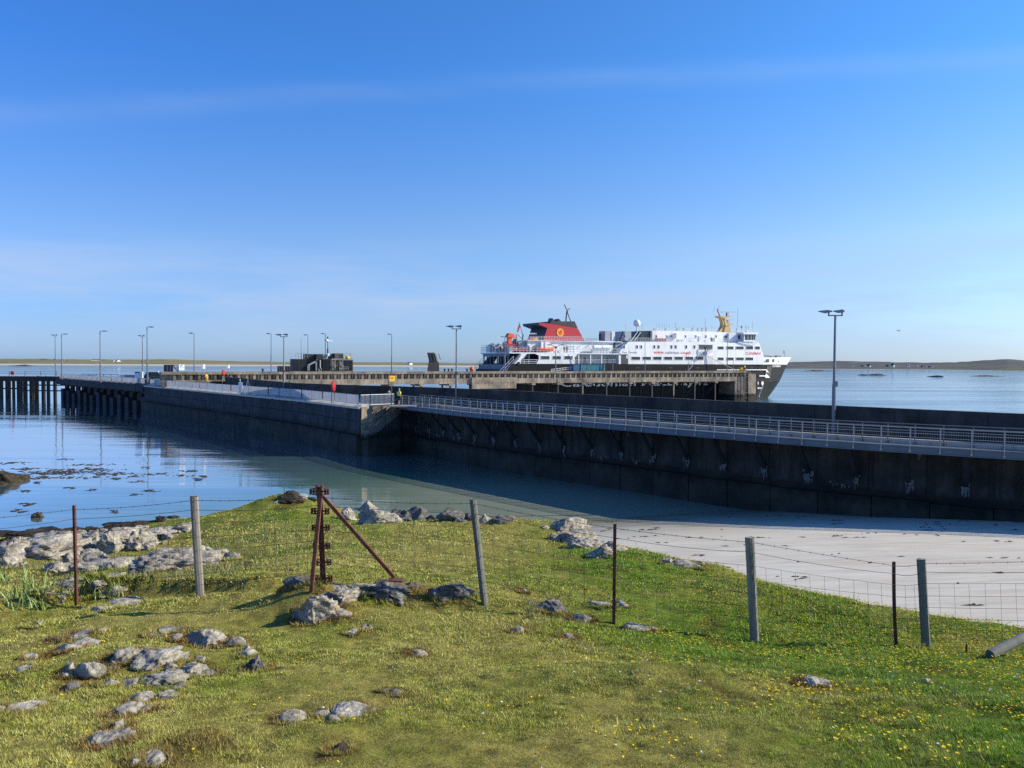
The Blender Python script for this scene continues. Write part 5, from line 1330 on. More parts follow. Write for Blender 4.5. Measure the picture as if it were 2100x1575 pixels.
lamp(631.5, 172, 8.1, 687, 'left', 'slim lamp rising at the left of the dark lifting tower', .08)
lamp(667, 174, 8.1, 684.5, 'left', 'slim lamp rising at the middle of the dark lifting tower beside its mast', .08)
lamp(803.5, yp(803.5), 8.1, 685.5, 'left', 'pier lamp rising above the small yellow sign', .095)
lamp(936, 84.2, 5.3, 674.5, 'yoke', 'twin-headed lamp post right of the raised black ramp', .09)
lamp(1035.5, yp(1035), 8.1, 691, 'left', 'pier lamp with one arm in front of the ferry stern deck', .10)
lamp(1139.7, yp(1140), 8.1, 709, 'wide', 'pier lamp with two long arms in front of the ferry funnel', .10)
lamp(1257, yp(1257), 8.1, 706, 'left', 'pale slim pier lamp at the gap in the ferry side', .075)
lamp(1323, yp(1323), 8.1, 697, 'left', 'slim pier lamp left of the red web address on the ferry', .075)
lamp(1411.5, yp(1411), 8.1, 725, 'left', 'short slim lamp below the web address on the ferry', .06)
lamp(1492, yp(1492), 8.1, 696, 'left', 'slim pier lamp in front of the ferry bridge', .085)
lamp(1504.5, yp(1504), 8.1, 735, 'left', 'shortest lamp, low beside the pier end block', .06)
lamp(1713, 53.0, 5.32, 647, 'yoke', 'nearest tall twin-headed lamp post, right of the ferry bow', .095)

# ---------------------------------------------------------------- crowd barriers
BL, BH = 3.45, 1.18
bar0 = thing('crowd_barrier', 'grey barred crowd barrier standing in the row along the quay edge', 'barrier', (0, 0, 0), 0, 'crowd barriers along the quay edge')
fr = MB(); g = .022
for x in (.06, BL - .06): fr.tube((x, 0, .16), (x, 0, BH - .08), g, None, 6)
for z in (.16, BH): fr.tube((.14 if z > 1 else .06, 0, z), (BL - .14 if z > 1 else BL - .06, 0, z), g, None, 6)
for x, s_ in ((.06, 1), (BL - .06, -1)): fr.tube((x, 0, BH - .08), (x + s_ * .08, 0, BH), g, None, 6)
fr.build('frame', m_galv, bar0)
inf = MB()
nbar = 34
for i in range(1, nbar): inf.box(.06 + (BL - .12) * i / nbar - .031, .06 + (BL - .12) * i / nbar + .031, -.008, .008, .17, BH - .01)
infill = inf.build('infill_bars', mat('zinc_infill', (0.40, 0.42, 0.44), 0.5, 0.12, 1.0, metal=0.2), bar0, fix=False, kind='stuff')
foot0 = []
for x in (.35, BL - .35):
    foot0.append(MB().tube((x, -.32, .02), (x, .32, .02), .025, None, 6).tube((x, 0, .02), (x, 0, .17), .02, None, 6).build('foot', m_galv, bar0))
bk = list(bar0.children) if bar0.children else [c for c in bpy.data.objects if c.parent == bar0]
first = [True]
def put_barrier(p, ang, label=None, group=None):
    if first[0]:
        first[0] = False; bar0.location = p; bar0.rotation_euler = (0, 0, ang); o = bar0
        if label: o['label'] = label
    else: o = copy_tree(bar0, p, ang, label, None, bk)
    if group: o['group'] = group
    return o
ORD = ('first', 'second', 'third', 'fourth', 'fifth', 'sixth', 'seventh', 'eighth', 'ninth', 'tenth', 'eleventh', 'twelfth', 'thirteenth', 'fourteenth', 'fifteenth', 'sixteenth', 'seventeenth', 'eighteenth', 'nineteenth', 'twentieth', 'twenty-first', 'twenty-second', 'twenty-third', 'twenty-fourth', 'twenty-fifth', 'twenty-sixth')
def row(L, t0, t1, inset, z, label=None, group=None, endlabels=None):
    n = int((t1 - t0) / (BL + .08)); 
    for i in range(n):
        ta = t0 + i * (BL + .08); p = L.at(ta); q = L.at(ta + BL); d = (q - p).normalized(); o = Vector((-d.y, d.x, 0)); o = o if o.y > 0 else -o
        lb = label
        if endlabels: lb = endlabels.replace('#', ORD[i])
        put_barrier(flat(p + o * (inset + random.uniform(-.06, .06)), z), math.atan2(d.y, d.x) + random.uniform(-.012, .012), lb, group)
row(LQ, 0.6, LQ.L - .3, 0.12, ZD + .03, 'grey barred crowd barrier standing in the row along the block quay edge', 'crowd barriers along the quay edge',
    '# grey crowd barrier along the quay edge, counted from the white balustrade')
row(LD, 0.4, LD.L - 1, 0.15, ZD + .10, 'grey crowd barrier standing on the far piled quay', 'crowd barriers on the far piled quay', '# grey barrier on the piled quay, counted outward from the block wall')
# a second row behind the apron edge
LR = Line([flat(ap[0] + Vector((1, 0.8, 0)), 0), flat(ap[1] + Vector((.4, .7, 0)), 0)])
row(LR, 0.5, LR.L - 0.5, 0.0, 6.35, 'grey crowd barrier in the inner row on the raised apron', 'crowd barriers in the inner row', '# barrier of the inner row on the raised apron, counted from the car')
q1 = at_z(150, 766, 5.9); q2 = at_z(178, 766, 5.9)
for i in range(4):
    put_barrier(at_y(142 + i * 8.5, 778.5, 200) * 1, 0.1, ORD[i] + ' barrier from the left behind the piled quay row by the blue rail', 'far barriers behind the piled quay')
for i in range(3):
    put_barrier(at_y(245 + i * 10, 779, 180) * 1, 0.05, ORD[i] + ' far grey barrier from the left, beside the red and white barrier', 'far barriers beside the car')
rb_ = thing('railing', 'blue open railing on the far quay edge between two groups of barriers', 'railing', at_y(205, 778, 200))
w_ = (244 - 169) / F * 200
for k in range(6): MB().box(-w_ / 2 + w_ * k / 5 - .06, -w_ / 2 + w_ * k / 5 + .06, -.05, .05, -.6, 1.35).build('post', m_fascia, rb_)
for z in (.55, 1.35): MB().box(-w_ / 2, w_ / 2, -.04, .04, z - .05, z + .05).build('rail', m_fascia, rb_)

# ---------------------------------------------------------------- signs, buoys, boxes
def sign_post(name, px, y0, y1, Y, plates, label, cat='sign', r=.035):
    p1 = at_y(px, y1, Y); p0 = at_y(px, y0, Y); o = thing(name, label, cat, (p0.x, Y, p0.z), 0.62)
    MB().tube((0, 0, 0), (0, 0, p1.z - p0.z), r, None, 8).build('post', m_lamp, o)
    s_ = Y / F
    for (xa, ya, xb, yb, mt, nm) in plates:
        x0 = (xa - px) * s_ * 1.2; x1 = (xb - px) * s_ * 1.2; z1 = p0.z + 0; zt = at_y(px, ya, Y).z - p0.z; zb = at_y(px, yb, Y).z - p0.z
        MB().box(x0, x1, -.07, -.045, zb, zt).build(nm, mt, o)
    return o
sg = sign_post('warning_sign', 372.5, 791, 747.5, 134, [(368.2, 747.5, 377.2, 753.8, m_white, 'sign_plate'), (368.2, 754.2, 377.2, 759.4, m_white, 'sign_plate')], 'white two-part warning sign on a pole at the quay edge left of the yellow worker')
s_ = 134 / F
MB().prism([(-.18, 3.30), (.02, 3.42), (.16, 3.62), (.05, 3.66), (-.05, 3.52), (-.22, 3.45)], -.085, -.072).build('pictogram', m_black, sg)
MB().box(-.25, .3, -.085, -.072, 3.12, 3.16).build('lettering_line', m_textgrey, sg)
sign_post('notice_board', 416, 782, 747, 138, [(413.5, 747.3, 416.2, 757, m_fgrey, 'sign_plate'), (416.4, 747, 420, 756.5, m_white, 'sign_plate')], 'white notice on a pole directly above the yellow worker')
sign_post('notice_board', 468, 771, 747.5, 141, [(465.5, 749, 468, 756, m_fgrey, 'sign_plate'), (468.2, 748.5, 470.4, 755, m_white, 'sign_plate')], 'narrow white notice on a pole right of the bright red lifebuoy case')
ys = sign_post('yellow_sign', 803, 832, 768, 84.6, [(798.8, 770.6, 808.8, 782.2, m_yellow, 'sign_plate')], 'yellow square sign on a pole near the top of the quay steps')
zz = at_y(803, 776, 84.6).z - ys.location.z
for k, w in enumerate((.10, .13, .08)): MB().box(-.02 - w, .06 + w, -.082, -.071, zz + .07 - k * .07, zz + .105 - k * .07).build('lettering_line', m_textred if k == 1 else m_black, ys)
def lifebuoy(px, yc, Y, hpx, base_z, label, rz=0.9):
    c = at_y(px, yc, Y); R = hpx / 2 * Y / F; o = thing('lifebuoy_station', label, 'lifebuoy', (c.x, Y, base_z), rz)
    h = c.z - base_z
    MB().tube((0, 0.1, 0), (0, 0.1, h), .05).build('post', m_lamp, o)
    sh = MB().lathe([(R * .25, -.02), (R * .96, .0), (R, .10), (R * .9, .22), (R * .3, .27)], (0, 0, 0), 20).build('case', m_red, o, smooth=False)
    sh.matrix_local = Matrix.Translation((0, 0, h)) @ Matrix.Rotation(math.pi / 2, 4, 'X')
    MB().torus((0, -.05, h), (0, 1, 0), R * .62, R * .16, 20, 8).build('ring', m_orange, o)
    MB().ball((0, -.26, h), R * .18, 8, 6, (1, .4, 1)).build('hub', m_fred, o)
    return o
lifebuoy(682, 792.5, 89.5, 23, ZD, 'red lifebuoy case on a post at the quay edge, nearest the steps', 1.55)
lifebuoy(457, 764, 139, 13, 5.3, 'bright red lifebuoy case at the far end of the parapet wall', 1.6)
lifebuoy(26, 765, 204.6, 8.5, Jz, 'round red lifebuoy board on the far-left jetty railing', 0.0)
by = at_y(967.5, 756, yp(967) + 2); bo = thing('orange_buoy', 'round orange buoy sitting on the pier just left of the ferry stern', 'buoy', (by.x, by.y, 8.12))
MB().ball((0, 0, .5), .55, 14, 10).build('float', m_orange, bo, smooth=True); MB().torus((0, 0, 1.08), (1, 0, 0), .12, .04, 12, 6).build('eye', m_dark, bo)
for px, lab in ((912, 'first dark bollard on the pier right of the raised ramp'), (920, 'second dark bollard on the pier right of the raised ramp'), (927, 'third dark bollard on the pier right of the raised ramp'), (958, 'dark bollard on the pier beside the orange buoy'), (539, 'lone dark bollard on the pier left of the slim lamp')):
    bd = thing('bollard', lab, 'bollard', (at_y(px, 760, yp(px)).x, yp(px), 8.12), 0, 'bollards on the pier')
    MB().lathe([(.22, 0), (.18, .35), (.2, .42), (.3, .5), (.26, .62)], (0, 0, 0), 12).build('body', m_dark, bd)
yb = thing('yellow_bollard', 'yellow mooring bollard with ropes on the pier end block', 'bollard', PO + exv * S(1519, 765, PO, 1.5)[0] + eyv * 1.5 + Vector((0, 0, 8.0)))
MB().lathe([(.5, 0), (.38, .3), (.36, .7), (.55, .85), (.5, 1.0)], (0, 0, 0), 14).build('body', m_yellow, yb); MB().bar((-1.0, -.2, .1), (.9, -.4, .45), .5, .35).build('base_arm', m_yellow, yb); MB().tube((.3, 0, .2), (1.2, 0, -.4), .12).build('rope_turn', m_dark, yb)
# container
ct = thing('container', 'blue and turquoise corrugated box on the pier in front of the ferry gap', 'container', PO + exv * S(1176, 755, PO, 2.2)[0] + eyv * 2.2 + Vector((0, 0, 8.12)), ROT)
cw = S(1241, 755, PO, 2.2)[0] - S(1176, 755, PO, 2.2)[0]; cb = S(1188.5, 755, PO, 2.2)[0] - S(1176, 755, PO, 2.2)[0]; chh = S(1200, 747.6, PO, 2.2)[1] - 8.12
m_cblue = mat('deep_blue_panel', (0.010, 0.075, 0.20), 0.5, 0.15, 1); m_teal = mat('turquoise_panel', (0.045, 0.21, 0.25), 0.5, 0.3, 1.2)
MB().box(0, cb, 0, 2.2, 0, chh).build('end_panel', m_cblue, ct)
MB().box(cb + .01, cw, .05, 2.2, 0, chh - .05).build('side_panel', m_teal, ct)
for k in range(20): x = cb + .3 + k * (cw - cb - .5) / 19; MB().box(x - .06, x + .06, 0, .048, .06, chh - .1).build('rib', m_teal, ct)
MB().box(-.05, cw + .05, -.08, 2.28, chh + .002, chh + .12).build('roof_edge', m_inner, ct)
for x in (cb + .45, cw - .35): MB().bar((x, -.12, 0), (x, -.12, chh + .3), .14, .14, (0, 1, 0)).build('corner_post', m_galvdull, ct)
gw = thing('gangway', 'pale lattice gangway sloping low along the pier towards the turquoise box', 'gangway', PO + exv * S(1130, 758, PO, 2.8)[0] + eyv * 2.8 + Vector((0, 0, 8.12)), ROT)
gl = S(1175, 757, PO, 2.8)[0] - S(1130, 758, PO, 2.8)[0]
for z0, z1 in ((.05, .55), (.45, 1.05)): MB().bar((0, 0, z0), (gl, 0, z1), .08, .08).build('rail', m_white, gw)
for k in range(9): MB().bar((gl * k / 8, 0, .05 + .5 * k / 8), (gl * min(1, (k + .5) / 8), 0, .45 + .6 * min(1, (k + .5) / 8)), .05, .05).build('lattice_bar', m_white, gw)
# gate frame at the head of the pier
gt = thing('pier_gate', 'dark framed steel gate with sheeted panels at the head of the pier', 'gate', at_y(350, 763.5, 147), 0.0)
s_ = 147 / F
for xa, xb, mt, nm in ((336, 341, m_dark, 'sheet_panel'), (341.2, 345, m_galvdull, 'sheet_panel'), (345.2, 348, m_dark, 'sheet_panel'), (348.2, 351.3, m_galvdull, 'sheet_panel'), (351.5, 354.3, m_dark, 'sheet_panel')):
    MB().box((xa - 350) * s_, (xb - 350) * s_, 0, .12, -1.6, 14.5 * s_).build(nm, mt, gt)
MB().bar(((336 - 350) * s_, .06, 14.8 * s_), ((365.5 - 350) * s_, .06, 14.8 * s_), .12, .12).bar(((365 - 350) * s_, .06, -1.6), ((365 - 350) * s_, .06, 15 * s_), .12, .12, (0, 1, 0)).bar(((354.5 - 350) * s_, .06, 14.5 * s_), ((364.5 - 350) * s_, .06, 1.2 * s_), .1, .1, (0, 1, 0)).bar(((354.5 - 350) * s_, .06, 9 * s_), ((365 - 350) * s_, .06, 9 * s_), .06, .06).build('gate_frame', m_dark, gt)
# red and white road barrier
rw = thing('traffic_barrier', 'red and white plastic traffic barrier left of the dark car', 'barrier', at_y(285, 775, 152))
MB().prism([(-.28, 0), (.28, 0), (.16, .95), (-.16, .95)], -.75, .75, 0).build('base', m_fwd, rw); MB().box(-.76, .3, -.18, .18, .96, 1.22).build('red_top', m_red, rw); MB().box(.31, .76, -.18, .18, .96, 1.2).build('white_top', m_white, rw)
# white trestles near the parapet
for px, lab, fl_ in ((492.5, 'pale folded trestle stand, left one of two against the dark parapet wall', 1), (507.5, 'thin leaning trestle stand, right one of two against the dark parapet wall', 0)):
    o = thing('trestle_stand', lab, 'trestle', (at_y(px, 800, 112).x, 112, ZD)); hh = at_y(px, 777.5, 112).z - ZD
    MB().bar((-.35, 0, 0), (.05, 0, hh), .08, .08, (0, 1, 0)).build('leg', m_white, o); MB().bar((.55, 0, 0), (.05 if not fl_ else -.1, 0, hh), .08, .08, (0, 1, 0)).build('leg', m_white if fl_ else m_galvdull, o)
    if fl_: MB().box(-.22, .32, -.05, .05, hh - 1.15, hh - .45).build('board', m_white, o)
# ---------------------------------------------------------------- parked car
def car():
    o = thing('parked_car', 'dark estate car parked on the quay behind the barriers', 'car', at_y(317.5, 0, 155) * 1)
    o.location.z = 6.36; o.rotation_euler.z = 0.06
    L, Wd = 4.8, 1.8
    m_car = mat('dark_car_paint', (0.018, 0.022, 0.028), 0.25, 0.1, 1); m_tyre = mat('tyre_rubber', (0.02, 0.02, 0.02), 0.8, 0.1, 3); m_rim = mat('alloy', (0.45, 0.46, 0.48), 0.35, 0.1, 3, metal=.7)
    lowp = [(-2.4, .35), (-2.42, .75), (-2.35, .95), (1.0, .98), (2.2, .84), (2.4, .70), (2.42, .40), (2.2, .28), (-2.2, .28)]
    up_ = [(-2.32, .951), (-2.0, 1.50), (-1.7, 1.56), (.1, 1.55), (.95, .981)]
    MB().prism(lowp, -Wd / 2, Wd / 2).build('body', m_car, o)
    MB().prism(up_, -Wd / 2 + .12, Wd / 2 - .12).build('cabin', m_car, o)
    for P in ([(-1.95, 1.0), (-1.72, 1.45), (-1.0, 1.46), (-1.0, 1.0)], [(-.93, 1.0), (-.93, 1.46), (-.05, 1.45), (-.05, 1.0)], [(.02, 1.0), (.02, 1.45), (.2, 1.42), (.78, 1.0)]):
        for y in (-Wd / 2 + .10, Wd / 2 - .12): MB().prism(P, y, y + .018).build('side_window', m_glass, o)
    MB().add([(.2, -.75, 1.52), (.2, .75, 1.52), (1.0, .78, 1.0), (1.0, -.78, 1.0)], [(0, 1, 2, 3)]).build('windscreen', m_teal if False else mat('sky_lit_glass', (0.12, 0.18, 0.20), 0.1, 0.1, 1), o, fix=False)
    MB().box(-1.5, 1.4, -Wd / 2 - .02, -Wd / 2 - .002, .62, .70).build('side_moulding', m_galvdull, o)
    for x in (-1.5, 1.45):
        for y in (-Wd / 2 - .01, Wd / 2 - .19):
            w = MB().lathe([(.31, 0), (.33, .05), (.33, .15), (.31, .2)], (0, 0, 0), 18).build('wheel', m_tyre, o)
            w.matrix_local = Matrix.Translation((x, y + .2, .32)) @ Matrix.Rotation(math.pi / 2, 4, 'X')
            MB().lathe([(.20, -.012), (.20, .212)], (0, 0, 0), 14).build('rim', m_rim, w)
    for y in (-.6, .6): MB().box(2.38, 2.44, y - .22, y + .22, .62, .76).build('headlight', m_white, o); MB().box(-2.45, -2.38, y - .18, y + .18, .72, .9).build('tail_light', m_red, o)
    MB().box(-.2, .05, -.2, .2, 1.57, 1.75).build('roof_light', m_white, o)
car()
# ---------------------------------------------------------------- people
def skin_mesh(name, pts_, edges, radii, mt, parent, sub=1, root=0):
    me = bpy.data.meshes.new(name); me.from_pydata(pts_, edges, [])
    o = bpy.data.objects.new(name, me); COL.objects.link(o)
    md = o.modifiers.new('skin', 'SKIN'); me.skin_vertices[0].data[root].use_root = True
    for i, r in enumerate(radii): me.skin_vertices[0].data[i].radius = (r, r) if not isinstance(r, tuple) else r
    ss = o.modifiers.new('sub', 'SUBSURF'); ss.levels = sub; ss.render_levels = sub
    m2 = bpy.data.meshes.new_from_object(o.evaluated_get(bpy.context.evaluated_depsgraph_get()))
    bpy.data.objects.remove(o); bpy.data.meshes.remove(me)
    m2.name = name; m2.materials.clear(); m2.materials.append(mt); m2.polygons.foreach_set('use_smooth', [True] * len(m2.polygons))
    r = bpy.data.objects.new(name, m2); COL.objects.link(r); r.parent = parent; return r
m_hiviz = mat('hi_vis_yellow', (0.62, 0.80, 0.02), 0.6, 0.08, 6); m_shorts = mat('dark_cloth', (0.02, 0.02, 0.024), 0.9, 0.2, 6); m_oil = mat('yellow_oilskin', (0.70, 0.50, 0.03), 0.5, 0.25, 4)
m_hairc = mat('grey_hair', (0.30, 0.27, 0.25), 0.8, 0.2, 10); m_navy = mat('navy_cloth', (0.02, 0.03, 0.07), 0.9, 0.2, 6); m_redc = mat('red_cloth', (0.35, 0.03, 0.03), 0.9, 0.2, 6); m_teeth = mat('reflective_tape', (0.7, 0.72, 0.7), 0.3, 0.05, 5)
def person(loc, rz, h, label, top, legs, bare_legs=False, bare_arms=False, lean=0.0, stride=.12, tape=False, cat='person', armup=0.0, group=None):
    o = thing('person', label, 'person', loc, rz, group); k = h / 1.78
    def P(x, y, z): 
        if z > .95: x += lean * (z - .95)
        return (x * k, y * k, z * k)
    B = [P(0, 0, .95), P(0, 0, 1.12), P(.01, 0, 1.32), P(0, 0, 1.46), P(.01, 0, 1.54), P(.02, 0, 1.66), P(.015, 0, 1.76),
         P(0, .19, 1.42), P(.02 + armup, .24, 1.14 + armup), P(.10 + armup, .23, .90 + armup * 2), P(.12 + armup, .22, .80 + armup * 2.1), P(0, -.19, 1.42), P(-.02, -.24, 1.14), P(.05, -.23, .90), P(.07, -.22, .80),
         P(.0, .10, .90), P(stride * .5, .10, .50), P(stride, .10, .09), P(stride + .15, .11, .03), P(.0, -.10, .90), P(-stride * .3, -.10, .50), P(-stride, -.10, .09), P(-stride + .15, -.11, .03)]
    E = [(0, 1), (1, 2), (2, 3), (3, 4), (4, 5), (5, 6), (3, 7), (7, 8), (8, 9), (9, 10), (3, 11), (11, 12), (12, 13), (13, 14), (0, 15), (15, 16), (16, 17), (17, 18), (0, 19), (19, 20), (20, 21), (21, 22)]
    R_ = [.12, .12, .14, .10, .055, .095, .06, .065, .045, .036, .04, .065, .045, .036, .04, .085, .058, .04, .035, .085, .058, .04, .035]
    skin_mesh('body', B, E, [r * k for r in R_], m_skin, o)
    n = 15
    tp = [0, 1, 2, 3, 7, 8, 11, 12] + ([] if bare_arms else [9, 13])
    ix = {v: i for i, v in enumerate(tp)}
    skin_mesh('jacket', [B[v] for v in tp], [(ix[a], ix[b_]) for a, b_ in E if a in ix and b_ in ix], [(R_[v] + .028) * k for v in tp], top, o)
    lp = [0, 15, 16, 19, 20] + ([] if bare_legs else [17, 21]); ix = {v: i for i, v in enumerate(lp)}
    skin_mesh('shorts' if bare_legs else 'trousers', [B[v] for v in lp], [(ix[a], ix[b_]) for a, b_ in E if a in ix and b_ in ix], [(R_[v] + .02) * k for v in lp], legs, o)
    hd = Vector(B[5]); MB().ball(hd + Vector((-.02 * k, 0, .05 * k)), .115 * k, 10, 6, (1, .9, .85)).build('hair', m_hairc if tape else m_shorts, o, smooth=True)
    MB().ball(hd + Vector((.10 * k, 0, -.01 * k)), .02 * k, 6, 4).build('nose', m_skin, o)
    for s_ in (-1, 1): MB().ball(Vector(B[18 if s_ > 0 else 22]) + Vector((-.03 * k, 0, -.005)), .055 * k, 8, 5, (1.9, .8, .7)).build('shoe', m_shorts, o)
    if tape:
        for z in (1.10, 1.24): q = Vector(P(0, 0, z)); MB().torus(q, (0, 0, 1), .165 * k, .022 * k, 16, 5).build('reflective_band', m_teeth, o)
    return o
pp = at_y(818, 829.5, 84.5)
person((pp.x, pp.y, 5.44), 0.9, 1.88, 'person in a yellow hi-vis vest and dark shorts walking at the quay steps', m_hiviz, m_shorts, True, True, .05, .16, True)
wl = flat(D0 + ed * 2.2 + nq * 0.5, 5.33)
tag(MB().obox(flat(pp + Vector((.4, .2, 0)), 5.37), Vector((1.5, 0, 0)), Vector((0, 1.2, 0)), Vector((0, 0, .06))).build('landing_slab', m_kerb), 'small pale concrete landing between the steps and the walkway', 'slab')
person((at_y(797.5, 800, 88).x, 88.0, 5.31), -0.8, 1.80, 'person in dark clothes behind the white balustrade by the yellow sign', m_shorts, m_navy, False, False, .05, .05)
person(at_y(424, 770, 136.5) * 1 + Vector((0, 0, 0)), 2.6, 1.75, 'worker in yellow oilskins and dark cap bending on the quay behind the barriers', m_oil, m_oil, False, False, .28, .2).location.z = 6.35
pq = PO + exv * S(1528, 765, PO, 2.0)[0] + eyv * 2.0
person((pq.x, pq.y, 8.1), 2.6, 1.70, 'worker in a hi-vis jacket leaning over the ropes at the pier end', m_hiviz, m_shorts, False, False, .25, .12)
def crew(zf, x, y, oy, z, label, top, rz=-1.3, h=1.75, group=None):
    q = SF(zf, x, y, oy); p = FO + exv * q[0] + eyv * oy; person((p.x, p.y, z), rz, h, label, top, m_shorts, False, False, 0, .04, False, 'person', 0, group)
crew(zG, 988, 1100, .9, zmain, 'person in a blue jacket standing in the grey gap of the ferry side', m_navy)
crew(zG, 1500, 1120, 1.3, zmain, 'person in dark green clothes at the gap beside the ferry doorway', mat('dark_green_cloth', (0.01, 0.07, 0.06), .9, .2, 5))
crew(zG, 520, 800, 1.0, zdeck, 'passenger in black, left of a pair leaning on the rail right of the orange boat', m_shorts)
crew(zG, 585, 800, 1.1, zdeck, 'passenger in black, right of a pair leaning on the rail right of the orange boat', m_shorts)
crew(zC, 1220, 400, 2.0, zdeck, 'passenger in dark green at the ferry stern rail beside the red crane post', mat('olive_cloth', (0.03, 0.05, 0.03), .9, .2, 5))
crew(zC, 1275, 400, 1.8, zdeck, 'passenger in navy at the ferry stern rail against the grey shaded end of the deckhouse', m_navy)
crew(zC, 1500, 420, 1.2, zdeck, 'passenger in black at the corner of the white after deckhouse', m_shorts)
crew(zC, 560, 450, 1.0, zdeck, 'passenger in grey at the rail near the ferry stern corner', mat('grey_cloth', (0.2, 0.2, 0.2), .9, .2, 5))
crew(zC, 860, 450, 1.0, zdeck, 'passenger standing behind the one-armed pier lamp on the ferry stern deck', m_navy)
crew(zC, 740, 450, 1.4, zdeck, 'passenger in red on the ferry stern deck', m_redc)
crew(zB, 1098, 460, .9, ztop, 'person in black on the upper deck walkway aft of the bridge', m_shorts)
crew(zB, 1030, 560, -.8, SF(zB, 1030, 584, 0)[1] - .8, 'crew member in black standing in the dark side opening of the ferry', m_shorts)
# gulls
def gull(p, label, flying=False):
    o = thing('gull', label, 'bird', p)
    MB().ball((0, 0, .2), .17, 10, 6, (2.2, .8, .8)).build('body', m_white, o, smooth=True); MB().ball((.42, 0, .30 if not flying else .22), .09, 8, 6).build('head', m_white, o, smooth=True)
    MB().tube((.5, 0, .29 if not flying else .21), (.6, 0, .26 if not flying else .2), .025, .005, 6).build('beak', m_yellow, o)
    for s_ in (-1, 1):
        if flying: MB().add([(.15, s_ * .1, .22), (-.15, s_ * .1, .22), (-.2, s_ * .75, .42), (.05, s_ * .75, .42), (-.25, s_ * 1.3, .25)], [(0, 1, 2, 3), (3, 2, 4)]).build('wing', m_galvdull, o, fix=False)
        else: MB().tube((0, s_ * .06, 0), (0, s_ * .06, .12), .015, None, 5).build('leg', m_yellow, o); MB().ball((-.08, s_ * .12, .22), .13, 8, 5, (2.2, .3, .7)).build('wing', m_galvdull, o)
    return o
gull(J0 + Jd * 6.2 + Jn * 1.5, 'white gull standing on the far-left jetty deck'); gull(J0 + Jd * 5.0 + Jn * 3.0, 'second pale gull sitting deeper on the far-left jetty deck').scale = (.8, .8, .8)
gull(at_y(1843, 680, 190), 'small gull flying over the bay right of the nearest lamp', True)
# ropes from the quay down into the bay
tag(sag(at_y(560, 818, 100.5), at_z(262, 856, .05), 1.2, .05, 16).build('mooring_line', m_darkwood), 'upper dark mooring line drooping along the old quay wall', 'rope', 'old mooring lines on the quay wall')
tag(sag(at_y(612, 828, 96), at_z(330, 872, .05), 1.0, .06, 16).build('mooring_line', m_darkwood), 'lower dark mooring line drooping along the old quay wall', 'rope', 'old mooring lines on the quay wall')

# ---------------------------------------------------------------- houses on the far shores
m_hwhite = mat('harled_white_wall', (0.80, 0.80, 0.78), 0.8, 0.05, .05); m_slate = mat('slate_roof', (0.07, 0.075, 0.085), 0.7, 0.2, .05); m_hgrey = mat('grey_wall', (0.32, 0.31, 0.29), 0.85, 0.2, .05)
def house(px, yb, wpx, hpx, D, label, rz=0.0, wall=m_hwhite, gable_front=False, chim=1):
    p = at_y(px, yb, D); s_ = D / F; W = wpx * s_; H = hpx * s_
    rz += 0.6; o = thing('house', label, 'house', (p.x, D, p.z), rz, 'houses on the far shore')
    we = H * .55
    if gable_front:
        MB().prism([(-W / 2, -4), (W / 2, -4), (W / 2, we), (0, H), (-W / 2, we)], 0, W * 1.6).build('wall', wall, o)
        for s2 in (-1, 1): MB().add([(s2 * (W / 2 + .3), -.4, we - .3), (0, -.4, H + .1), (0, W * 1.6, H + .1), (s2 * (W / 2 + .3), W * 1.6, we - .3), (s2 * (W / 2 + .3), -.4, we), (0, -.4, H + .45), (0, W * 1.6, H + .45), (s2 * (W / 2 + .3), W * 1.6, we)], [(0, 1, 2, 3), (4, 5, 6, 7), (0, 1, 5, 4), (1, 2, 6, 5), (2, 3, 7, 6), (3, 0, 4, 7)]).build('roof_slope', m_slate, o)
        MB().box(-W * .12, W * .12, -.1, -.01, we * .4, we * .8).build('window', m_glass, o)
    else:
        d = min(8.0, W * .6)
        MB().box(-W / 2, W / 2, 0, d, -4, we).build('wall', wall, o)
        MB().prism([(-.3, we + .01), (d + .3, we + .01), (d / 2, H)], -W / 2 - .2, W / 2 + .2, 0).build('roof', m_slate, o)
        for s2 in (-1, 1)[:chim]: MB().box(s2 * (W / 2 - 1.2), s2 * (W / 2 - .2), d / 2 - .5, d / 2 + .5, H - .8, H + 1.1).build('chimney', wall, o)
        for k in (-.28, .28): MB().box(W * k - .7, W * k + .7, -.1, -.01, we * .35, we * .8).build('window', m_glass, o)
        MB().box(-.6, .6, -.1, -.01, 0, we * .75).build('door', m_inner, o)
house(235.5, 746, 7, 8.5, 1700, 'left one of two joined white gables on the far left shore', 0, m_hwhite, True)
house(244, 746, 8.5, 9.5, 1700, 'right one of two joined white gables on the far left shore', 0, m_hwhite, True)
house(136, 743.5, 6, 5, 1720, 'small square white house just right of the second lamp from the left', 0, m_hwhite)
house(127, 742, 10, 4, 1760, 'low dark-roofed house behind the second lamp from the left', 0, m_hgrey)
house(196.5, 740.5, 17, 4.2, 1800, 'long low pale house left of the joined white gables', 0, m_hwhite)
house(213, 741, 8, 4, 1780, 'grey shed between the long low house and the white gables', 0, m_hgrey)
house(90, 741, 12, 4.5, 1760, 'grey ruined house with two chimneys near the left edge of the shore', 0, m_hgrey, False, 2)
house(105, 742, 6, 3, 1760, 'tiny grey byre beside the ruin on the far left shore', 0, m_hgrey)
house(843, 747, 10, 5, 1640, 'lone white house with a dark roof left of the raised ramp', 0.5, m_hwhite)
house(957, 748.5, 4, 3, 1640, 'tiny pale cottage just left of the ferry stern', 0, m_hwhite)
house(1751.4, 754.5, 5, 3, 1420, 'smallest white cottage at the left of the right-hand shore village', 0, m_hwhite)
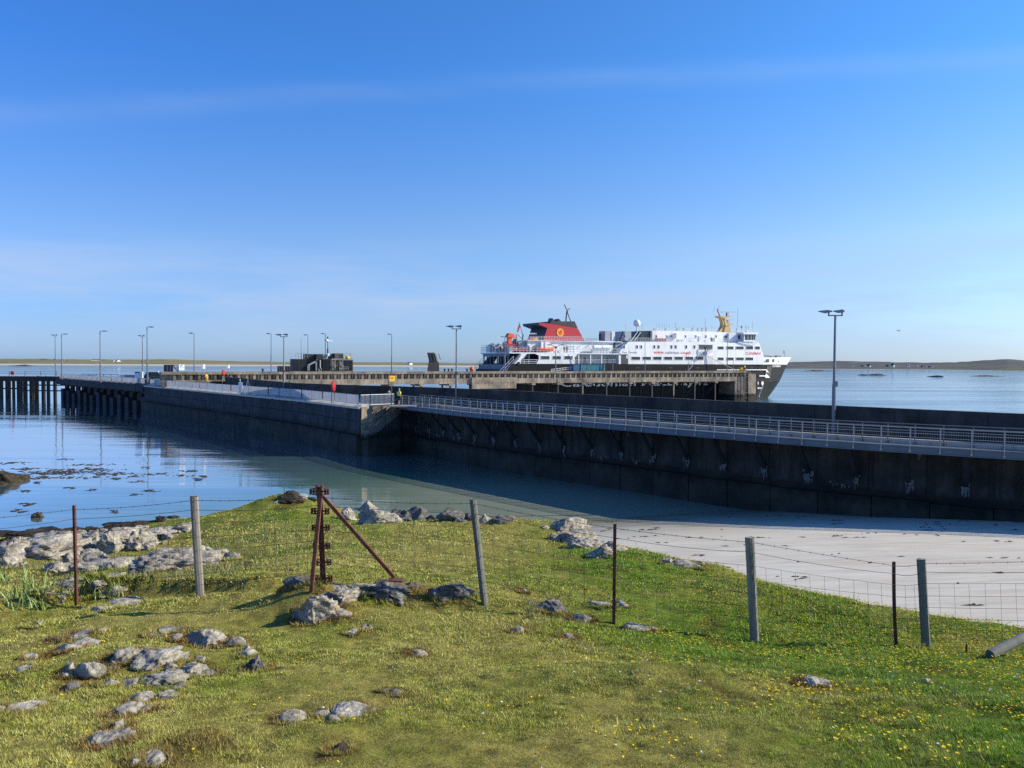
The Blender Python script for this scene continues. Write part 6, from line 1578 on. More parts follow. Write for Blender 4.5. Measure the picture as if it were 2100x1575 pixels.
house(1776, 752.5, 13, 4, 1430, 'long dark-roofed cottage joined to a white gable on the right shore', 0, m_hgrey)
house(1785, 753, 4, 5.5, 1420, 'white gable at the end of the long dark-roofed cottage', 0, m_hwhite, True)
house(1822, 752, 3, 3.5, 1430, 'narrow grey cottage left of the tall white gable', 0, m_hgrey, True)
house(1828.5, 752, 10, 4, 1440, 'dark-roofed house behind the tall white gable', 0, m_hgrey)
house(1833.8, 752.5, 4, 6.5, 1420, 'tallest white gable in the right-hand shore village', 0, m_hwhite, True)
house(1863.5, 751, 6, 4.5, 1450, 'white house highest up the slope in the right-hand village', -.4, m_hwhite)
house(1883, 753.5, 5, 3, 1440, 'low pale cottage right of the highest white house', 0, m_hwhite)
house(1894, 754.5, 3, 4, 1420, 'narrow white gable, third from the right of the village', 0, m_hwhite, True)
house(1902, 754.5, 10, 3.2, 1440, 'dark long barn between the two rightmost gables', 0, m_hgrey)
house(1908.5, 755.3, 3, 4, 1420, 'narrow white gable at the right end of the dark barn', 0, m_hwhite, True)
house(1914.5, 755, 3, 2.5, 1430, 'last tiny white cottage at the right end of the village', 0, m_hwhite)
# ---------------------------------------------------------------- rocks
def rock_material(name, base, dark, light, lichen=0.0, scale=1.0):
    m, t, b = new_mat(name)
    v = mapped(t, (1, 1, 1)); 
    a = noise_node(t, v, 3.2 * scale, 6, 0.65); d = noise_node(t, mapped(t, (1, 1, 2.2)), 11 * scale, 5, 0.7); e = noise_node(t, v, 34 * scale, 3, 0.6)
    vo = t.nodes.new('ShaderNodeTexVoronoi'); vo.feature = 'DISTANCE_TO_EDGE'; vo.inputs['Scale'].default_value = 5 * scale; t.links.new(v, vo.inputs['Vector'])
    c = ramp(t, a, [(0.32, dark), (0.48, base), (0.66, light)])
    c = mixc(t, 1.0, c, ramp(t, d, [(0.30, (0.45, 0.45, 0.45)), (0.52, (1, 1, 1)), (0.75, (1.3, 1.28, 1.22))]), 'MULTIPLY')
    cr = ramp(t, vo.outputs['Distance'], [(0.0, (0.35, 0.34, 0.33)), (0.06, (1, 1, 1))])
    c = mixc(t, 0.55, c, mixc(t, 1.0, c, cr, 'MULTIPLY'))
    if lichen:
        li = noise_node(t, v, 5.5 * scale, 3, 0.5)
        c = mixc(t, mth(t, 'MULTIPLY', ramp(t, li, [(0.62, (0, 0, 0)), (0.68, (1, 1, 1))]), lichen), c, (0.42, 0.24, 0.05))
    t.links.new(c, b.inputs['Base Color']); b.inputs['Roughness'].default_value = 0.9; b.inputs['Specular IOR Level'].default_value = 0.2
    bump(t, b, mth(t, 'ADD', mth(t, 'MULTIPLY', d, 1.0), mth(t, 'ADD', mth(t, 'MULTIPLY', e, 0.35), mth(t, 'MULTIPLY', vo.outputs['Distance'], 0.6))), 0.9, 0.035 / scale)
    return m
m_rock = rock_material('grey_gneiss', (0.32, 0.288, 0.232), (0.115, 0.102, 0.084), (0.51, 0.47, 0.39), 0.0, 2.0)
m_rockl = rock_material('lichen_gneiss', (0.32, 0.29, 0.24), (0.11, 0.10, 0.085), (0.50, 0.465, 0.39), 0.8, 2.0)
m_rockp = rock_material('pale_gneiss', (0.37, 0.335, 0.285), (0.13, 0.12, 0.105), (0.49, 0.455, 0.39), 0.2, 1.0)
m_rockd = rock_material('dark_boulder', (0.145, 0.136, 0.122), (0.06, 0.057, 0.052), (0.25, 0.238, 0.215), 0.15, 1.6)
m_weedrock = rock_material('weedy_rock', (0.050, 0.040, 0.026), (0.020, 0.017, 0.012), (0.090, 0.072, 0.045), 0.0, 0.5)
_ico = {}
def ico(sub):
    if sub not in _ico:
        bm = bmesh.new(); bmesh.ops.create_icosphere(bm, subdivisions=sub, radius=1.0)
        _ico[sub] = (np.array([v.co[:] for v in bm.verts]), [tuple(v.index for v in f.verts) for f in bm.faces]); bm.free()
    return _ico[sub]
def rock_obj(name, loc, dims, seed, mt, rot=0.0, sub=4, rough=0.22, facets=7, strata=0.0, parent=None):
    P, Fc = ico(sub); rg = np.random.default_rng(seed); Q = P.copy()
    for k in range(facets):                                # fracture planes
        n = rg.normal(size=3); n /= np.linalg.norm(n); dlim = rg.uniform(0.50, 0.84)
        d = Q @ n; Q -= np.clip(d - dlim, 0, None)[:, None] * n * 0.88
    N = P
    disp = rough * 0.9 * fbm(P * 1.5 + seed * 3.1, seed, 4, 0.5) + rough * 0.40 * fbm(P * 4.6 + seed, seed + 7, 4, 0.6)
    rid = np.abs(fbm(P * 2.6 + seed * 1.7, seed + 3, 3)); disp -= rough * np.clip(0.13 - rid, 0, 1) * 3.2
    if strata: 
        ph = P[:, 2] * 9 + P[:, 0] * 3.0 + fbm(P * 2, seed + 5, 2) * 1.4; disp += strata * (np.abs((ph % 2) - 1) - 0.5)
    Q = Q * (1 + disp[:, None])
    Q = Q * np.array(dims)[None] * 0.5
    c, s = math.cos(rot), math.sin(rot); Q = np.stack([Q[:, 0] * c - Q[:, 1] * s, Q[:, 0] * s + Q[:, 1] * c, Q[:, 2]], 1)
    me = bpy.data.meshes.new(name); me.from_pydata(Q.tolist(), [], Fc); me.materials.append(mt)
    me.polygons.foreach_set('use_smooth', [sub >= 4] * len(me.polygons))
    o = bpy.data.objects.new(name, me); COL.objects.link(o); o.location = loc
    if parent: o.parent = parent
    return o
_rs = [100]
def rock(px, py, w, h, label, mt=None, tall=0.74, depth=1.1, rot=0.0, name='rock', sub=None, rough=0.16, strata=0.0, sink=0.42, group=None, facets=17, foot=True, bits=0):
    """px,py: foot of the rock in the photograph; w,h its size there"""
    _rs[0] += 1
    g = ground_hit(px, py); s = g.y / F; W = w * s; Hh = max(h * s * 1.05, 0.06) * tall; W *= 1.28; D = W * depth
    c = Vector((g.x, g.y + D * 0.32, 0)); c.z = max(th(c.x, c.y), -0.2) if py < 5000 else g.z
    c.z = 0.5 * (c.z + g.z)
    sink = min(.72, sink + .16); full = Hh / (1 - sink); sub = sub or (5 if w > 44 else 4)
    o = rock_obj(name, (c.x, c.y, c.z + Hh - full * 0.5), (W * 1.08, D * 1.1, full), _rs[0], mt or m_rock, rot, sub, rough, facets, strata)
    tag(o, label, 'rock', group)
    if foot: ROCK_FOOT.append((c.x, c.y, W * 0.40, D * 0.36))
    rb_ = random.Random(_rs[0])
    for k in range(bits or (3 if w > 58 else 1 if w > 38 else 0)):            # broken pieces of the same outcrop
        a = rb_.uniform(0, 6.28); x = c.x + math.cos(a) * W * rb_.uniform(.38, .62); y = c.y + math.sin(a) * D * rb_.uniform(.30, .55); q = rb_.uniform(.16, .42) * W
        qh = max(.03, q * rb_.uniform(.28, .55)); z = max(th(x, y), -.1)
        p = rock_obj('rock_piece', (x - c.x, y - c.y, z + qh * .18 - o.location.z), (q * 1.2, q * rb_.uniform(.7, 1.1), qh * 1.6), _rs[0] * 13 + k, mt or m_rock, rb_.uniform(-.6, .6), 4, rough * 1.2, 15, strata, o)
        if foot: ROCK_FOOT.append((x, y, q * .42, q * .36))
    return o
# the cluster at lower left
rock(170, 1391, 62, 50, 'rounded grey boulder with a dark cleft, front left of the rock cluster', depth=.8)
rock(136, 1388, 28, 30, 'small dark grey stone tucked left of the rounded cleft boulder')
rock(245, 1364, 72, 34, 'broad pale slab sloping in the middle of the rock cluster', rough=.28)
rock(310, 1372, 90, 44, 'largest grey slab of the cluster, falling away to the right', rough=.28, rot=-.3)
rock(384, 1387, 52, 38, 'domed grey boulder at the right of the cluster with a pale lichen spot', mt=m_rockl)
rock(421, 1390, 34, 28, 'dark stone at the right end of the rock cluster', mt=m_rockd)
rock(404, 1358, 28, 18, 'small rounded stone perched behind the domed boulder')
rock(332, 1405, 82, 24, 'low flat grey ledge below the large slab of the cluster', rough=.3)
rock(412, 1326, 86, 36, 'pitted grey boulder alone behind the rock cluster, right of the bare ground', rough=.26)
rock(336, 1303, 60, 12, 'flat pale slab left of the pitted boulder', sink=.6)
rock(130, 1340, 48, 17, 'whitish low stone behind the left of the cluster', mt=m_rockp)
rock(152, 1328, 54, 14, 'knobbly pale stone just above the whitish low stone', mt=m_rockp)
rock(55, 1352, 30, 12, 'small pale stone near the left edge behind the cluster', mt=m_rockp)
rock(32, 1382, 48, 12, 'flat pale stone at the left edge of the grass', mt=m_rockp, sink=.55)
rock(138, 1420, 32, 16, 'small blue-grey stone in front of the cluster at left', mt=m_rockd)
rock(215, 1408, 40, 10, 'thin pale stone showing through the turf below the cluster', mt=m_rockp, sink=.55)
rock(258, 1412, 44, 14, 'pale worn stone in the middle below the cluster', sink=.5)
rock(278, 1440, 48, 20, 'squared pale block, left of a pair in front of the cluster', facets=10, rough=.16)
rock(335, 1438, 46, 20, 'squared pale block, right of a pair in front of the cluster', facets=10, rough=.16)
rock(358, 1414, 30, 14, 'small pale knob just right above the squared pair', mt=m_rockp)
rock(240, 1468, 66, 18, 'long low whitish stone with brown moss at its front', mt=m_rockl, sink=.5)
rock(475, 1326, 40, 14, 'pale worn stone right of the pitted boulder', sink=.5)
rock(502, 1340, 28, 16, 'small stone in the ragged line right of the pitted boulder')
rock(500, 1348, 36, 14, 'low white-topped stone in the ragged line of rocks', mt=m_rockp)
rock(520, 1378, 46, 32, 'ragged dark rock at the end of the line, below the tripod hump', mt=m_rockd, rough=.3)
rock(150, 1312, 66, 10, 'thin flat slab in the turf at left above the whitish stones', sink=.6)
rock(70, 1288, 30, 8, 'tiny pale slab in the turf near the far left', sink=.6, mt=m_rockp)
rock(205, 1530, 74, 20, 'low pale stone with dark earth below it at the bottom left', mt=m_rockp, sink=.5)
rock(30, 1462, 62, 9, 'flat stone rim at the far left above the lush green patch', sink=.6)
rock(238, 1497, 30, 8, 'small flat grey stone above the low pale stone', sink=.6)
rock(298, 1572, 64, 22, 'yellow-white stone cut by the bottom edge of the picture', mt=m_rockl, sink=.5)
rock(592, 1482, 58, 22, 'tilted grey slab beside the dry yellow patch', rot=.35, sink=.5, facets=14, tall=.55, bits=1)
rock(706, 1474, 84, 24, 'long ridge of lichen-yellow rock right of the tilted slab', mt=m_rockl, sink=.52, tall=.6)
rock(806, 1426, 40, 8, 'flat dark grey stone level with the turf in the middle', mt=m_rockd, sink=.6)
rock(692, 1545, 44, 16, 'brown earthy stone low in the middle of the grass', mt=m_weedrock, sink=.5)
rock(749, 1293, 26, 18, 'pointed grey stone, right of a pair below the tripod', rough=.3)
rock(720, 1302, 24, 12, 'smaller stone, left of a pair below the tripod')
rock(850, 1342, 40, 14, 'mossy stone sunk in a small dark hollow', mt=m_rockl, sink=.55)
# the tripod's hump and the rocks along the fence
rock(634, 1280, 78, 66, 'big white-streaked rock on the hump under the tripod', mt=m_rockl, rough=.26, strata=.07, sink=.30, depth=.9, tall=1.02, bits=1)
rock(690, 1235, 70, 40, 'crumbling ledge right of the white-streaked tripod rock', mt=m_rockl, rough=.30)
rock(725, 1208, 70, 16, 'flat grey slab between the two tripod footings', sink=.55)
rock(795, 1224, 84, 40, 'dark layered rock under the right leg of the tripod', mt=m_rockd, rough=.28, strata=.04)
rock(818, 1234, 26, 24, 'small block with an orange lichen spot below the dark layered rock', mt=m_rockl, facets=10)
rock(612, 1202, 60, 18, 'mossy edge of rock left behind the tripod', mt=m_rockd, sink=.5)
rock(930, 1226, 66, 32, 'dark rounded rock left of the leaning grey post', mt=m_rockd)
rock(895, 1222, 40, 18, 'low broken rock in the shade left of the dark rounded rock', mt=m_rockd)
rock(1122, 1258, 66, 30, 'black and grey boulder between the leaning post and the thin rusty post', mt=m_rockd)
rock(1140, 1243, 34, 18, 'pale top of a stone behind the black and grey boulder', mt=m_rockp)
rock(1190, 1273, 44, 14, 'smooth flat pale stone left of the thin rusty post', facets=10, sink=.5)
rock(1232, 1248, 44, 16, 'white broken stone left behind the thin rusty post', mt=m_rockp, rough=.3)
rock(1276, 1248, 32, 14, 'white stone right behind the thin rusty post', mt=m_rockp, rough=.3)
rock(1314, 1296, 46, 20, 'angular grey stone just right of the thin rusty post', facets=10, rot=-.3)
rock(1072, 1216, 18, 8, 'small white stone up the slope right of the leaning post', mt=m_rockp, sub=3)
rock(1062, 1300, 28, 8, 'chalky patch of stone in the turf below the leaning post', mt=m_rockp, sink=.6, sub=3)
rock(1166, 1312, 24, 8, 'dull grey stone flat in the grass among the first yellow flowers', sink=.6, sub=3)
rock(1680, 1405, 46, 12, 'thin pale stone in the grass below the third wooden post', mt=m_rockp, sink=.5)
rock(1906, 1404, 22, 12, 'small whitish stone among the yellow flowers at right', mt=m_rockp)
rock(238, 1246, 68, 14, 'flat grey slab on the shaded turf edge, right of the rusty post', sink=.5)
rock(195, 1258, 50, 9, 'second flat slab beside the foot of the left rusty post', sink=.55)
rock(1415, 1168, 66, 20, 'earthy rock lip where the bank breaks off above the sand', mt=m_rockl, sink=.45)
rock(1395, 1160, 30, 14, 'small mossy stone left of the earthy lip above the sand', mt=m_rockd)
# outcrop on the right shoulder of the bank: several slanting slabs
for (px, py, w, h, lb) in ((1160, 1092, 70, 34, 'topmost slab of the slanting outcrop at the edge of the bank'), (1180, 1112, 74, 34, 'left slanting slab of the outcrop above the sand'),
                           (1212, 1126, 60, 36, 'middle slanting slab of the outcrop above the sand'), (1240, 1142, 50, 30, 'lower right slab of the outcrop above the sand'), (1272, 1130, 30, 14, 'last small slab trailing off right of the outcrop')):
    rock(px, py, w, h, lb, mt=m_rock, rough=.22, strata=.07, rot=-.55, depth=1.3, sink=.4)
# boulders behind the brow
for (px, py, w, h, lb, mt) in ((712, 1066, 26, 34, 'small pale stone pile left of the tall boulder on the brow', m_rockp), (755, 1046, 30, 30, 'tall upright grey boulder on the brow right of the tripod', m_rock), (762, 1075, 62, 44, 'jumbled broken boulder below the tall one on the brow', m_rock),
                               (800, 1072, 34, 24, 'low broken stones between the jumbled boulder and the slab', m_rockp), (818, 1068, 46, 32, 'grey slab boulder with a slanted face on the brow', m_rockd), (852, 1066, 44, 36, 'dark domed boulder on the brow', m_rockd), (885, 1066, 30, 14, 'flat earthy stone between two dark boulders', m_weedrock),
                               (925, 1068, 40, 26, 'dark-sided pale boulder left of the leaning post top', m_rockd), (945, 1070, 22, 10, 'small pale stone at the foot of the dark-sided boulder', m_rockp), (962, 1068, 20, 22, 'dark stone half hidden by the leaning post', m_rockd), (994, 1072, 22, 22, 'pointed two-tone stone right of the leaning post', m_rockp), (1030, 1074, 38, 18, 'last dark low boulder at the right end of the brow', m_rockd)):
    rock(px, py, w, h, lb, mt=mt, rough=.26, facets=9, sink=.3, depth=.8)
rock(592, 1028, 60, 20, 'mossy brown hummock of rock on the skyline left of the tripod', mt=m_weedrock, sink=.45)
rock(566, 1033, 20, 9, 'small white stone left of the mossy skyline hummock', mt=m_rockp, sub=3)
rock(612, 1022, 30, 9, 'pale stones right on top of the skyline hummock', mt=m_rockp, sub=3)
# rocky shore at the left
for (px, py, w, h, lb, mt, ro) in ((70, 1142, 150, 40, 'long pale outcrop at the far left shore', m_rockp, .25), (28, 1128, 90, 26, 'pale ledge at the left edge above the long outcrop', m_rockp, .2), (120, 1118, 100, 26, 'pale upper ledge left of the rusty post', m_rockp, .3), (15, 1160, 40, 34, 'pale block cut by the left edge of the picture', m_rockp, .1),
                                    (135, 1160, 34, 26, 'grey stone in the grass just left of the rusty post', m_rock, 0), (215, 1138, 60, 40, 'big rounded grey boulder in the middle of the left shore', m_rock, .2), (180, 1128, 44, 30, 'smaller grey boulder left of the big rounded one', m_rock, .1), (275, 1128, 70, 34, 'long grey ledge right of the big rounded boulder', m_rock, .3),
                                    (320, 1102, 70, 16, 'thin ledge rising to the skyline from the left shore', m_rockp, .35), (240, 1110, 90, 22, 'broken pale shelf behind the big rounded boulder', m_rockp, .25), (172, 1148, 40, 24, 'white stone in front of the smaller grey boulder', m_rockp, 0),
                                    (190, 1172, 120, 24, 'dark-shadowed strata rib across the left slope', m_rock, .25), (180, 1198, 110, 22, 'long banded rib of rock behind the left rusty post', m_rock, .22), (120, 1212, 70, 22, 'left end of the banded rib, above the reeds', m_rock, .15),
                                    (345, 1168, 120, 34, 'long craggy rib with a dark shaded face left of the first wooden post', m_rock, .30), (420, 1150, 70, 28, 'right end of the craggy rib, behind the first wooden post', m_rock, .30), (290, 1178, 60, 26, 'shaded block at the low end of the craggy rib', m_rockd, .3), (375, 1090, 44, 14, 'small slanting ledge left of the first wooden post', m_rock, .4)):
    rock(px, py, w, h, lb, mt=mt, rough=.30, strata=.07, rot=ro, sink=.30, depth=.8, tall=1.0, bits=6)
for (px, py, w, h, lb) in ((185, 1096, 60, 22, 'brown weedy rock poking up on the left shore'), (60, 1100, 110, 14, 'weed-covered ledge at the left water edge'), (140, 1092, 90, 12, 'dark weedy ledge along the water edge'), (250, 1086, 90, 12, 'weedy rocks at the water edge right of the rusty post'), (20, 1112, 60, 16, 'dark weed heap at the far left water edge')):
    rock(px, py, w, h, lb, mt=m_weedrock, rough=.35, sink=.45, depth=.8)
def water_rock(px, py, w, h, label, mt=m_weedrock, depth=.8):
    _rs[0] += 1; g = at_z(px, py, 0.0); s = g.y / F
    o = rock_obj('rock', (g.x, g.y + w * s * depth * .3, h * s * .15), (w * s * 1.05, w * s * depth, h * s * 1.75), _rs[0], mt, 0, 4, .30, 6); return tag(o, label, 'rock')
water_rock(-4, 992, 70, 34, 'dark weedy reef at the left edge in the bay'); water_rock(42, 984, 26, 12, 'low dark stone right of the weedy reef'); water_rock(74, 1062, 23, 14, 'single small brown rock standing in the calm bay')
water_rock(352, 1062, 22, 4, 'last low dark stone awash off the grassy point')
# floating and awash weed
wd = MB(); rw_ = random.Random(5)
mats = [(rw_.uniform(20, 240), 968 + rw_.gauss(0, 8), rw_.uniform(25, 75)) for _ in range(16)] + [(rw_.uniform(240, 420), 975 + rw_.gauss(0, 10), rw_.uniform(12, 30)) for _ in range(10)] + [(rw_.uniform(20, 330), rw_.uniform(985, 1050), rw_.uniform(8, 22)) for _ in range(11)] + [(rw_.uniform(90, 180), 942, 18), (60, 962, 60), (110, 972, 80), (150, 980, 70)]
for mx_, my_, ml in mats:
    for j in range(int(6 + ml * .55)):
        px = mx_ + rw_.gauss(0, ml * .42); py = my_ + rw_.gauss(0, 1.3) - (px - mx_) * .01
        g = at_z(px, py, 0); w = abs(rw_.gauss(0, 1)) * .22 + .10; d = w * rw_.uniform(.5, 1.6); hh = rw_.uniform(.01, .06)
        n = 6; ring = [g + Vector((math.cos(2 * math.pi * k / n) * w * rw_.uniform(.6, 1.3), math.sin(2 * math.pi * k / n) * d * rw_.uniform(.6, 1.3), -.03)) for k in range(n)]
        wd.add(ring + [g + Vector((0, 0, hh))], [(k, (k + 1) % n, n) for k in range(n)])
tag(wd.build('floating_weed', m_weedrock, fix=True), 'dark patches of kelp breaking the calm water at the left', 'seaweed', kind='stuff')

# ---------------------------------------------------------------- the wire fence
m_post = mat('weathered_post_wood', (0.235, 0.215, 0.185), 0.9, 0.45, 9, 0.7, stretch=(1, 1, 0.12), bscale=30, bdist=.006)
m_postg = mat('greenish_post_wood', (0.150, 0.155, 0.140), 0.9, 0.45, 9, 0.7, stretch=(1, 1, 0.12), bscale=30, bdist=.006)
m_rust = mat('rusty_iron', (0.125, 0.040, 0.022), 0.85, 0.4, 14, 0.4, c2=(0.05, 0.018, 0.014))
m_rustl = mat('bright_rust_iron', (0.170, 0.058, 0.036), 0.85, 0.4, 12, 0.4, c2=(0.08, 0.028, 0.02))
m_wire = mat('fence_wire', (0.055, 0.052, 0.05), 0.6, 0.2, 5, metal=.4)
fence = thing('wire_fence', 'livestock wire fence on grey wooden and thin rusty posts across the bank', 'fence', ground_hit(993, 1240))
def world_at(px, py, Y): return at_y(px, py, Y)
tops = []
def wood_post(xb, yb, xt, yt, wpx, mt, label, seed):
    g = ground_hit(xb, yb); t_ = at_y(xt, yt, g.y - .02); rg = random.Random(seed); m = MB(); hw = wpx / 2 * g.y / F; ax = (t_ - g); L = ax.length; ax.normalize()
    rows = []; n = 14; N = 10; g0 = g - ax * .25
    rz = rg.uniform(0, 1)
    for k in range(n + 1):
        p = g0 + ax * ((L + .25) * k / n); rr_ = []
        for j in range(N + 1):
            a = 2 * math.pi * (j % N) / N + rz; e = 1 + .06 * math.sin(a * 3 + seed) + rg.uniform(-.02, .02) * (j % N != 0)
            sq = 1 / max(abs(math.cos(a - rz)), abs(math.sin(a - rz))) ** .6
            rr_.append(p + Vector((math.cos(a) * hw * e * sq * .92, math.sin(a) * hw * e * sq * .92, 0)))
        rr_[-1] = rr_[0]; rows.append(rr_)
    m.grid(rows); m.add([p + Vector((0, 0, rg.uniform(0, .012))) for p in rows[-1][:-1]], [tuple(range(N))])
    o = m.build('wooden_post', mt, fence, True, label=label)
    for zf in (.95, .9, .78, .62, .46):
        q = g + ax * (L * zf) + Vector((0, -hw * 1.05, 0)); MB().tube(q + Vector((-.012, 0, 0)), q + Vector((.012, 0, 0)), .003, None, 5).build('staple', m_wire, o).matrix_parent_inverse = Matrix.Identity(4)
        st = bpy.data.objects[-1] if False else None
    tops.append((g, t_)); return o
# staples are sub-parts of their post: same local frame as the post (parent offset zero)
def iron_post(xb, yb, xt, yt, wpx, mt, label, bend=0.0):
    g = ground_hit(xb, yb); t_ = at_y(xt, yt, g.y); hw = wpx / 2 * g.y / F; m = MB(); n = 8; pts_ = []
    for k in range(n + 1):
        u = k / n; p = (g - Vector((0, 0, .15))).lerp(t_, u) + Vector((bend * math.sin(u * math.pi), 0, 0)); pts_.append(p)
    for a, c in zip(pts_[:-1], pts_[1:]):
        m.bar(a, c + (c - a) * .02, hw * 2, .008, (0, 1, 0)); m.bar(a + Vector((hw * .8, .02, 0)), c + (c - a) * .02 + Vector((hw * .8, .02, 0)), .008, hw * 2, (0, 1, 0))
    o = m.build('iron_post', mt, fence, True, label=label); tops.append((g, t_)); return o
iron_post(156, 1243, 150.5, 1037, 4.4, m_rust, 'thin rusty iron post at the far left')
wood_post(411, 1223, 398, 1018, 16.5, m_post, 'first wooden post from the left, leaning slightly', 1)
wood_post(994, 1240, 970, 1024, 14.5, m_postg, 'wooden post that leans most, in the middle', 2)
iron_post(1258.5, 1280, 1261, 1075, 6.5, m_rust, 'straight thin rusty post right of the leaning wooden post')
wood_post(1547, 1315, 1536.5, 1103, 18, m_post, 'broadest pale wooden post in front of the sand', 3)
iron_post(1840, 1325, 1833, 1153, 7, m_rust, 'short crooked dark iron post beside the rightmost wooden post', -.012)
wood_post(1899, 1328, 1889, 1148, 16.5, m_postg, 'rightmost wooden post, darker', 4)
for o in [c for c in bpy.data.objects if c.name.startswith('staple')]:
    p = o.parent; pw = WM[fence.name].inverted(); o.data.transform(pw); 
# wires follow the ground line from post to post
gl_ = sorted([(g, t_) for g, t_ in tops], key=lambda q: q[0].x)
tri = (ground_hit(655, 1192), at_y(655, 1012, ground_hit(655, 1192).y))
gl_.insert(2, tri)
L0 = ground_hit(-150, 1300); L0.z = th(L0.x, L0.y); R0 = ground_hit(2280, 1345); 
gl_ = [(L0, L0 + Vector((0, 0, 1.2)))] + gl_ + [(R0, R0 + Vector((-.05, 0, 1.15)))]
def strand(frac, sagv, r, name, barbs=False, below=0.0):
    m = MB()
    for (g1, t1), (g2, t2) in zip(gl_[:-1], gl_[1:]):
        a = g1.lerp(t1, min(frac, 1.0)) + Vector((0, -.03, 0)); c = g2.lerp(t2, min(frac, 1.0)) + Vector((0, -.03, 0)); s_ = sagv * random.uniform(.3, 1.5); n = 7
        P = [a.lerp(c, i / n) - Vector((0, 0, 4 * s_ * (i / n) * (1 - i / n))) for i in range(n + 1)]
        for p, q in zip(P[:-1], P[1:]): m.tube(p, q, r, None, 4, False)
        if barbs:
            k = int((c - a).length / .14)
            for i in range(1, k):
                u = i / k; p = a.lerp(c, u) - Vector((0, 0, 4 * s_ * u * (1 - u))); m.tube(p - Vector((.004, 0, .012)), p + Vector((.004, 0, .012)), r * .9, None, 4, False)
    return m.build(name, m_wire, fence, True, fix=False)
strand(.965, .02, .0027, 'barbed_wire', True); strand(.87, .035, .0027, 'plain_wire')
net = MB(); rowsf = (.74, .60, .47, .345, .23, .12)
for (g1, t1), (g2, t2) in zip(gl_[:-1], gl_[1:]):
    s_ = .015; n = max(3, int((g2 - g1).length / .155)); off = Vector((0, -.034, 0))
    jit = [random.uniform(-.008, .008) for _ in range(n + 1)]
    def npt(u, f, i): 
        p = g1.lerp(t1, f).lerp(g2.lerp(t2, f), u) + off; p.z -= 4 * s_ * u * (1 - u) * (f + .2); p.x += jit[i] * (1 if f > .4 else -1); return p
    for f_ in rowsf:
        for i in range(n): net.tube(npt(i / n, f_, i), npt((i + 1) / n, f_, i + 1), .0020, None, 4, False)
    for i in range(1, n):
        for fa, fb in zip(rowsf[:-1], rowsf[1:]): net.tube(npt(i / n, fa, i), npt(i / n, fb, i), .0017, None, 4, False)
net.build('wire_netting', m_wire, fence, True, fix=False, kind='stuff')

# ---------------------------------------------------------------- rusty tripod straining post
def TP(px, py, Y): return at_y(px, py, Y)
tb = ground_hit(660, 1192); tY = tb.y
tp_ = thing('straining_post', 'rusty iron tripod straining post bolted to the white-streaked rock', 'fence post', tb)
s_ = tY / F
ptop = TP(655, 1003, tY)
ft = ground_hit(636, 1216); fl_ = TP(637, 1214, max(ft.y - .02, tY - .55)); fr_ = TP(808, 1185, tY + .1)
def angle_bar(p0, p1, w, name, mt, up=(0, 1, 0)):
    d = (p1 - p0).normalized(); u = Vector(up); sd = d.cross(u).normalized(); m = MB()
    m.bar(p0, p1, w, .010, up); m.bar(p0 + sd * w / 2 + u * w * .45, p1 + sd * w / 2 + u * w * .45, .010, w, up); return m.build(name, mt, tp_, True)
mpost = MB(); mpost.bar(TP(663, 1196, tY), ptop, .062, .012, (0, 1, 0)).bar(TP(663, 1196, tY) + Vector((0, .02, 0)), ptop + Vector((0, .02, 0)), .012, .06, (0, 1, 0)); mpost.build('upright', m_rust, tp_, True)
angle_bar(TP(657, 1012, tY - .03), fl_, .036, 'front_leg', m_rustl); angle_bar(TP(661, 1018, tY + .01), fr_, .034, 'right_leg', m_rustl)
MB().bar(fr_ + Vector((-.06, 0, -.02)), fr_ + Vector((.1, 0, -.03)), .12, .015).build('foot_plate', m_rust, tp_, True)
MB().obox(ptop + Vector((0, 0, -.02)), Vector((.035, 0, 0)), Vector((0, .04, 0)), Vector((0, 0, .05))).build('head_block', m_rust, tp_, True)
for yy, wx in ((1008, 12), (1048, 11), (1082, 11), (1119, 10), (1153, 11), (1186, 12)):
    k = (yy - 1003) / 190.0; cx_ = 655 + 8 * k
    for sd in (-1, 1):
        c = TP(cx_ + sd * wx, yy, tY - .02); br = MB()
        br.tube(c - Vector((sd * .045, 0, 0)), c + Vector((sd * .035, 0, 0)), .011, None, 7)
        br.lathe([(.006, -.038), (.020, -.036), (.020, -.026), (.011, -.02), (.011, .02), (.020, .026), (.020, .036), (.006, .038)], c, 8)
        br.lathe([(.004, -.034), (.014, -.034), (.014, .034), (.004, .034)], c + Vector((sd * .034, 0, 0)), 6)
        br.build('wire_strainer', m_rust, tp_, True)
for sd in (-1, 1):
    c = TP(655 + sd * 5, 1000, tY - .05); MB().lathe([(.005, -.03), (.016, -.028), (.01, 0), (.016, .028), (.005, .035)], c, 8).build('wire_strainer', m_rust, tp_, True)

# fallen post at the right edge
g1 = ground_hit(2030, 1348); g2 = at_y(2125, 1308, g1.y + .25)
lg = MB(); lg.tube(g1 + Vector((0, 0, .03)), g1.lerp(g2, 1.5) + Vector((0, .1, .03)), .052, .048, 12)
tag(lg.build('fallen_post', m_postg), 'old fallen wooden strainer post lying in the grass at the right edge', 'wooden post')
gs = ground_hit(1982, 1338); MB_ = MB().tube(gs - Vector((0, 0, .05)), gs + Vector((0, 0, .10)), .012, .010, 6)
tag(MB_.build('rusty_peg', m_rust), 'small dark peg in the grass left of the fallen post', 'peg')
make_ground()
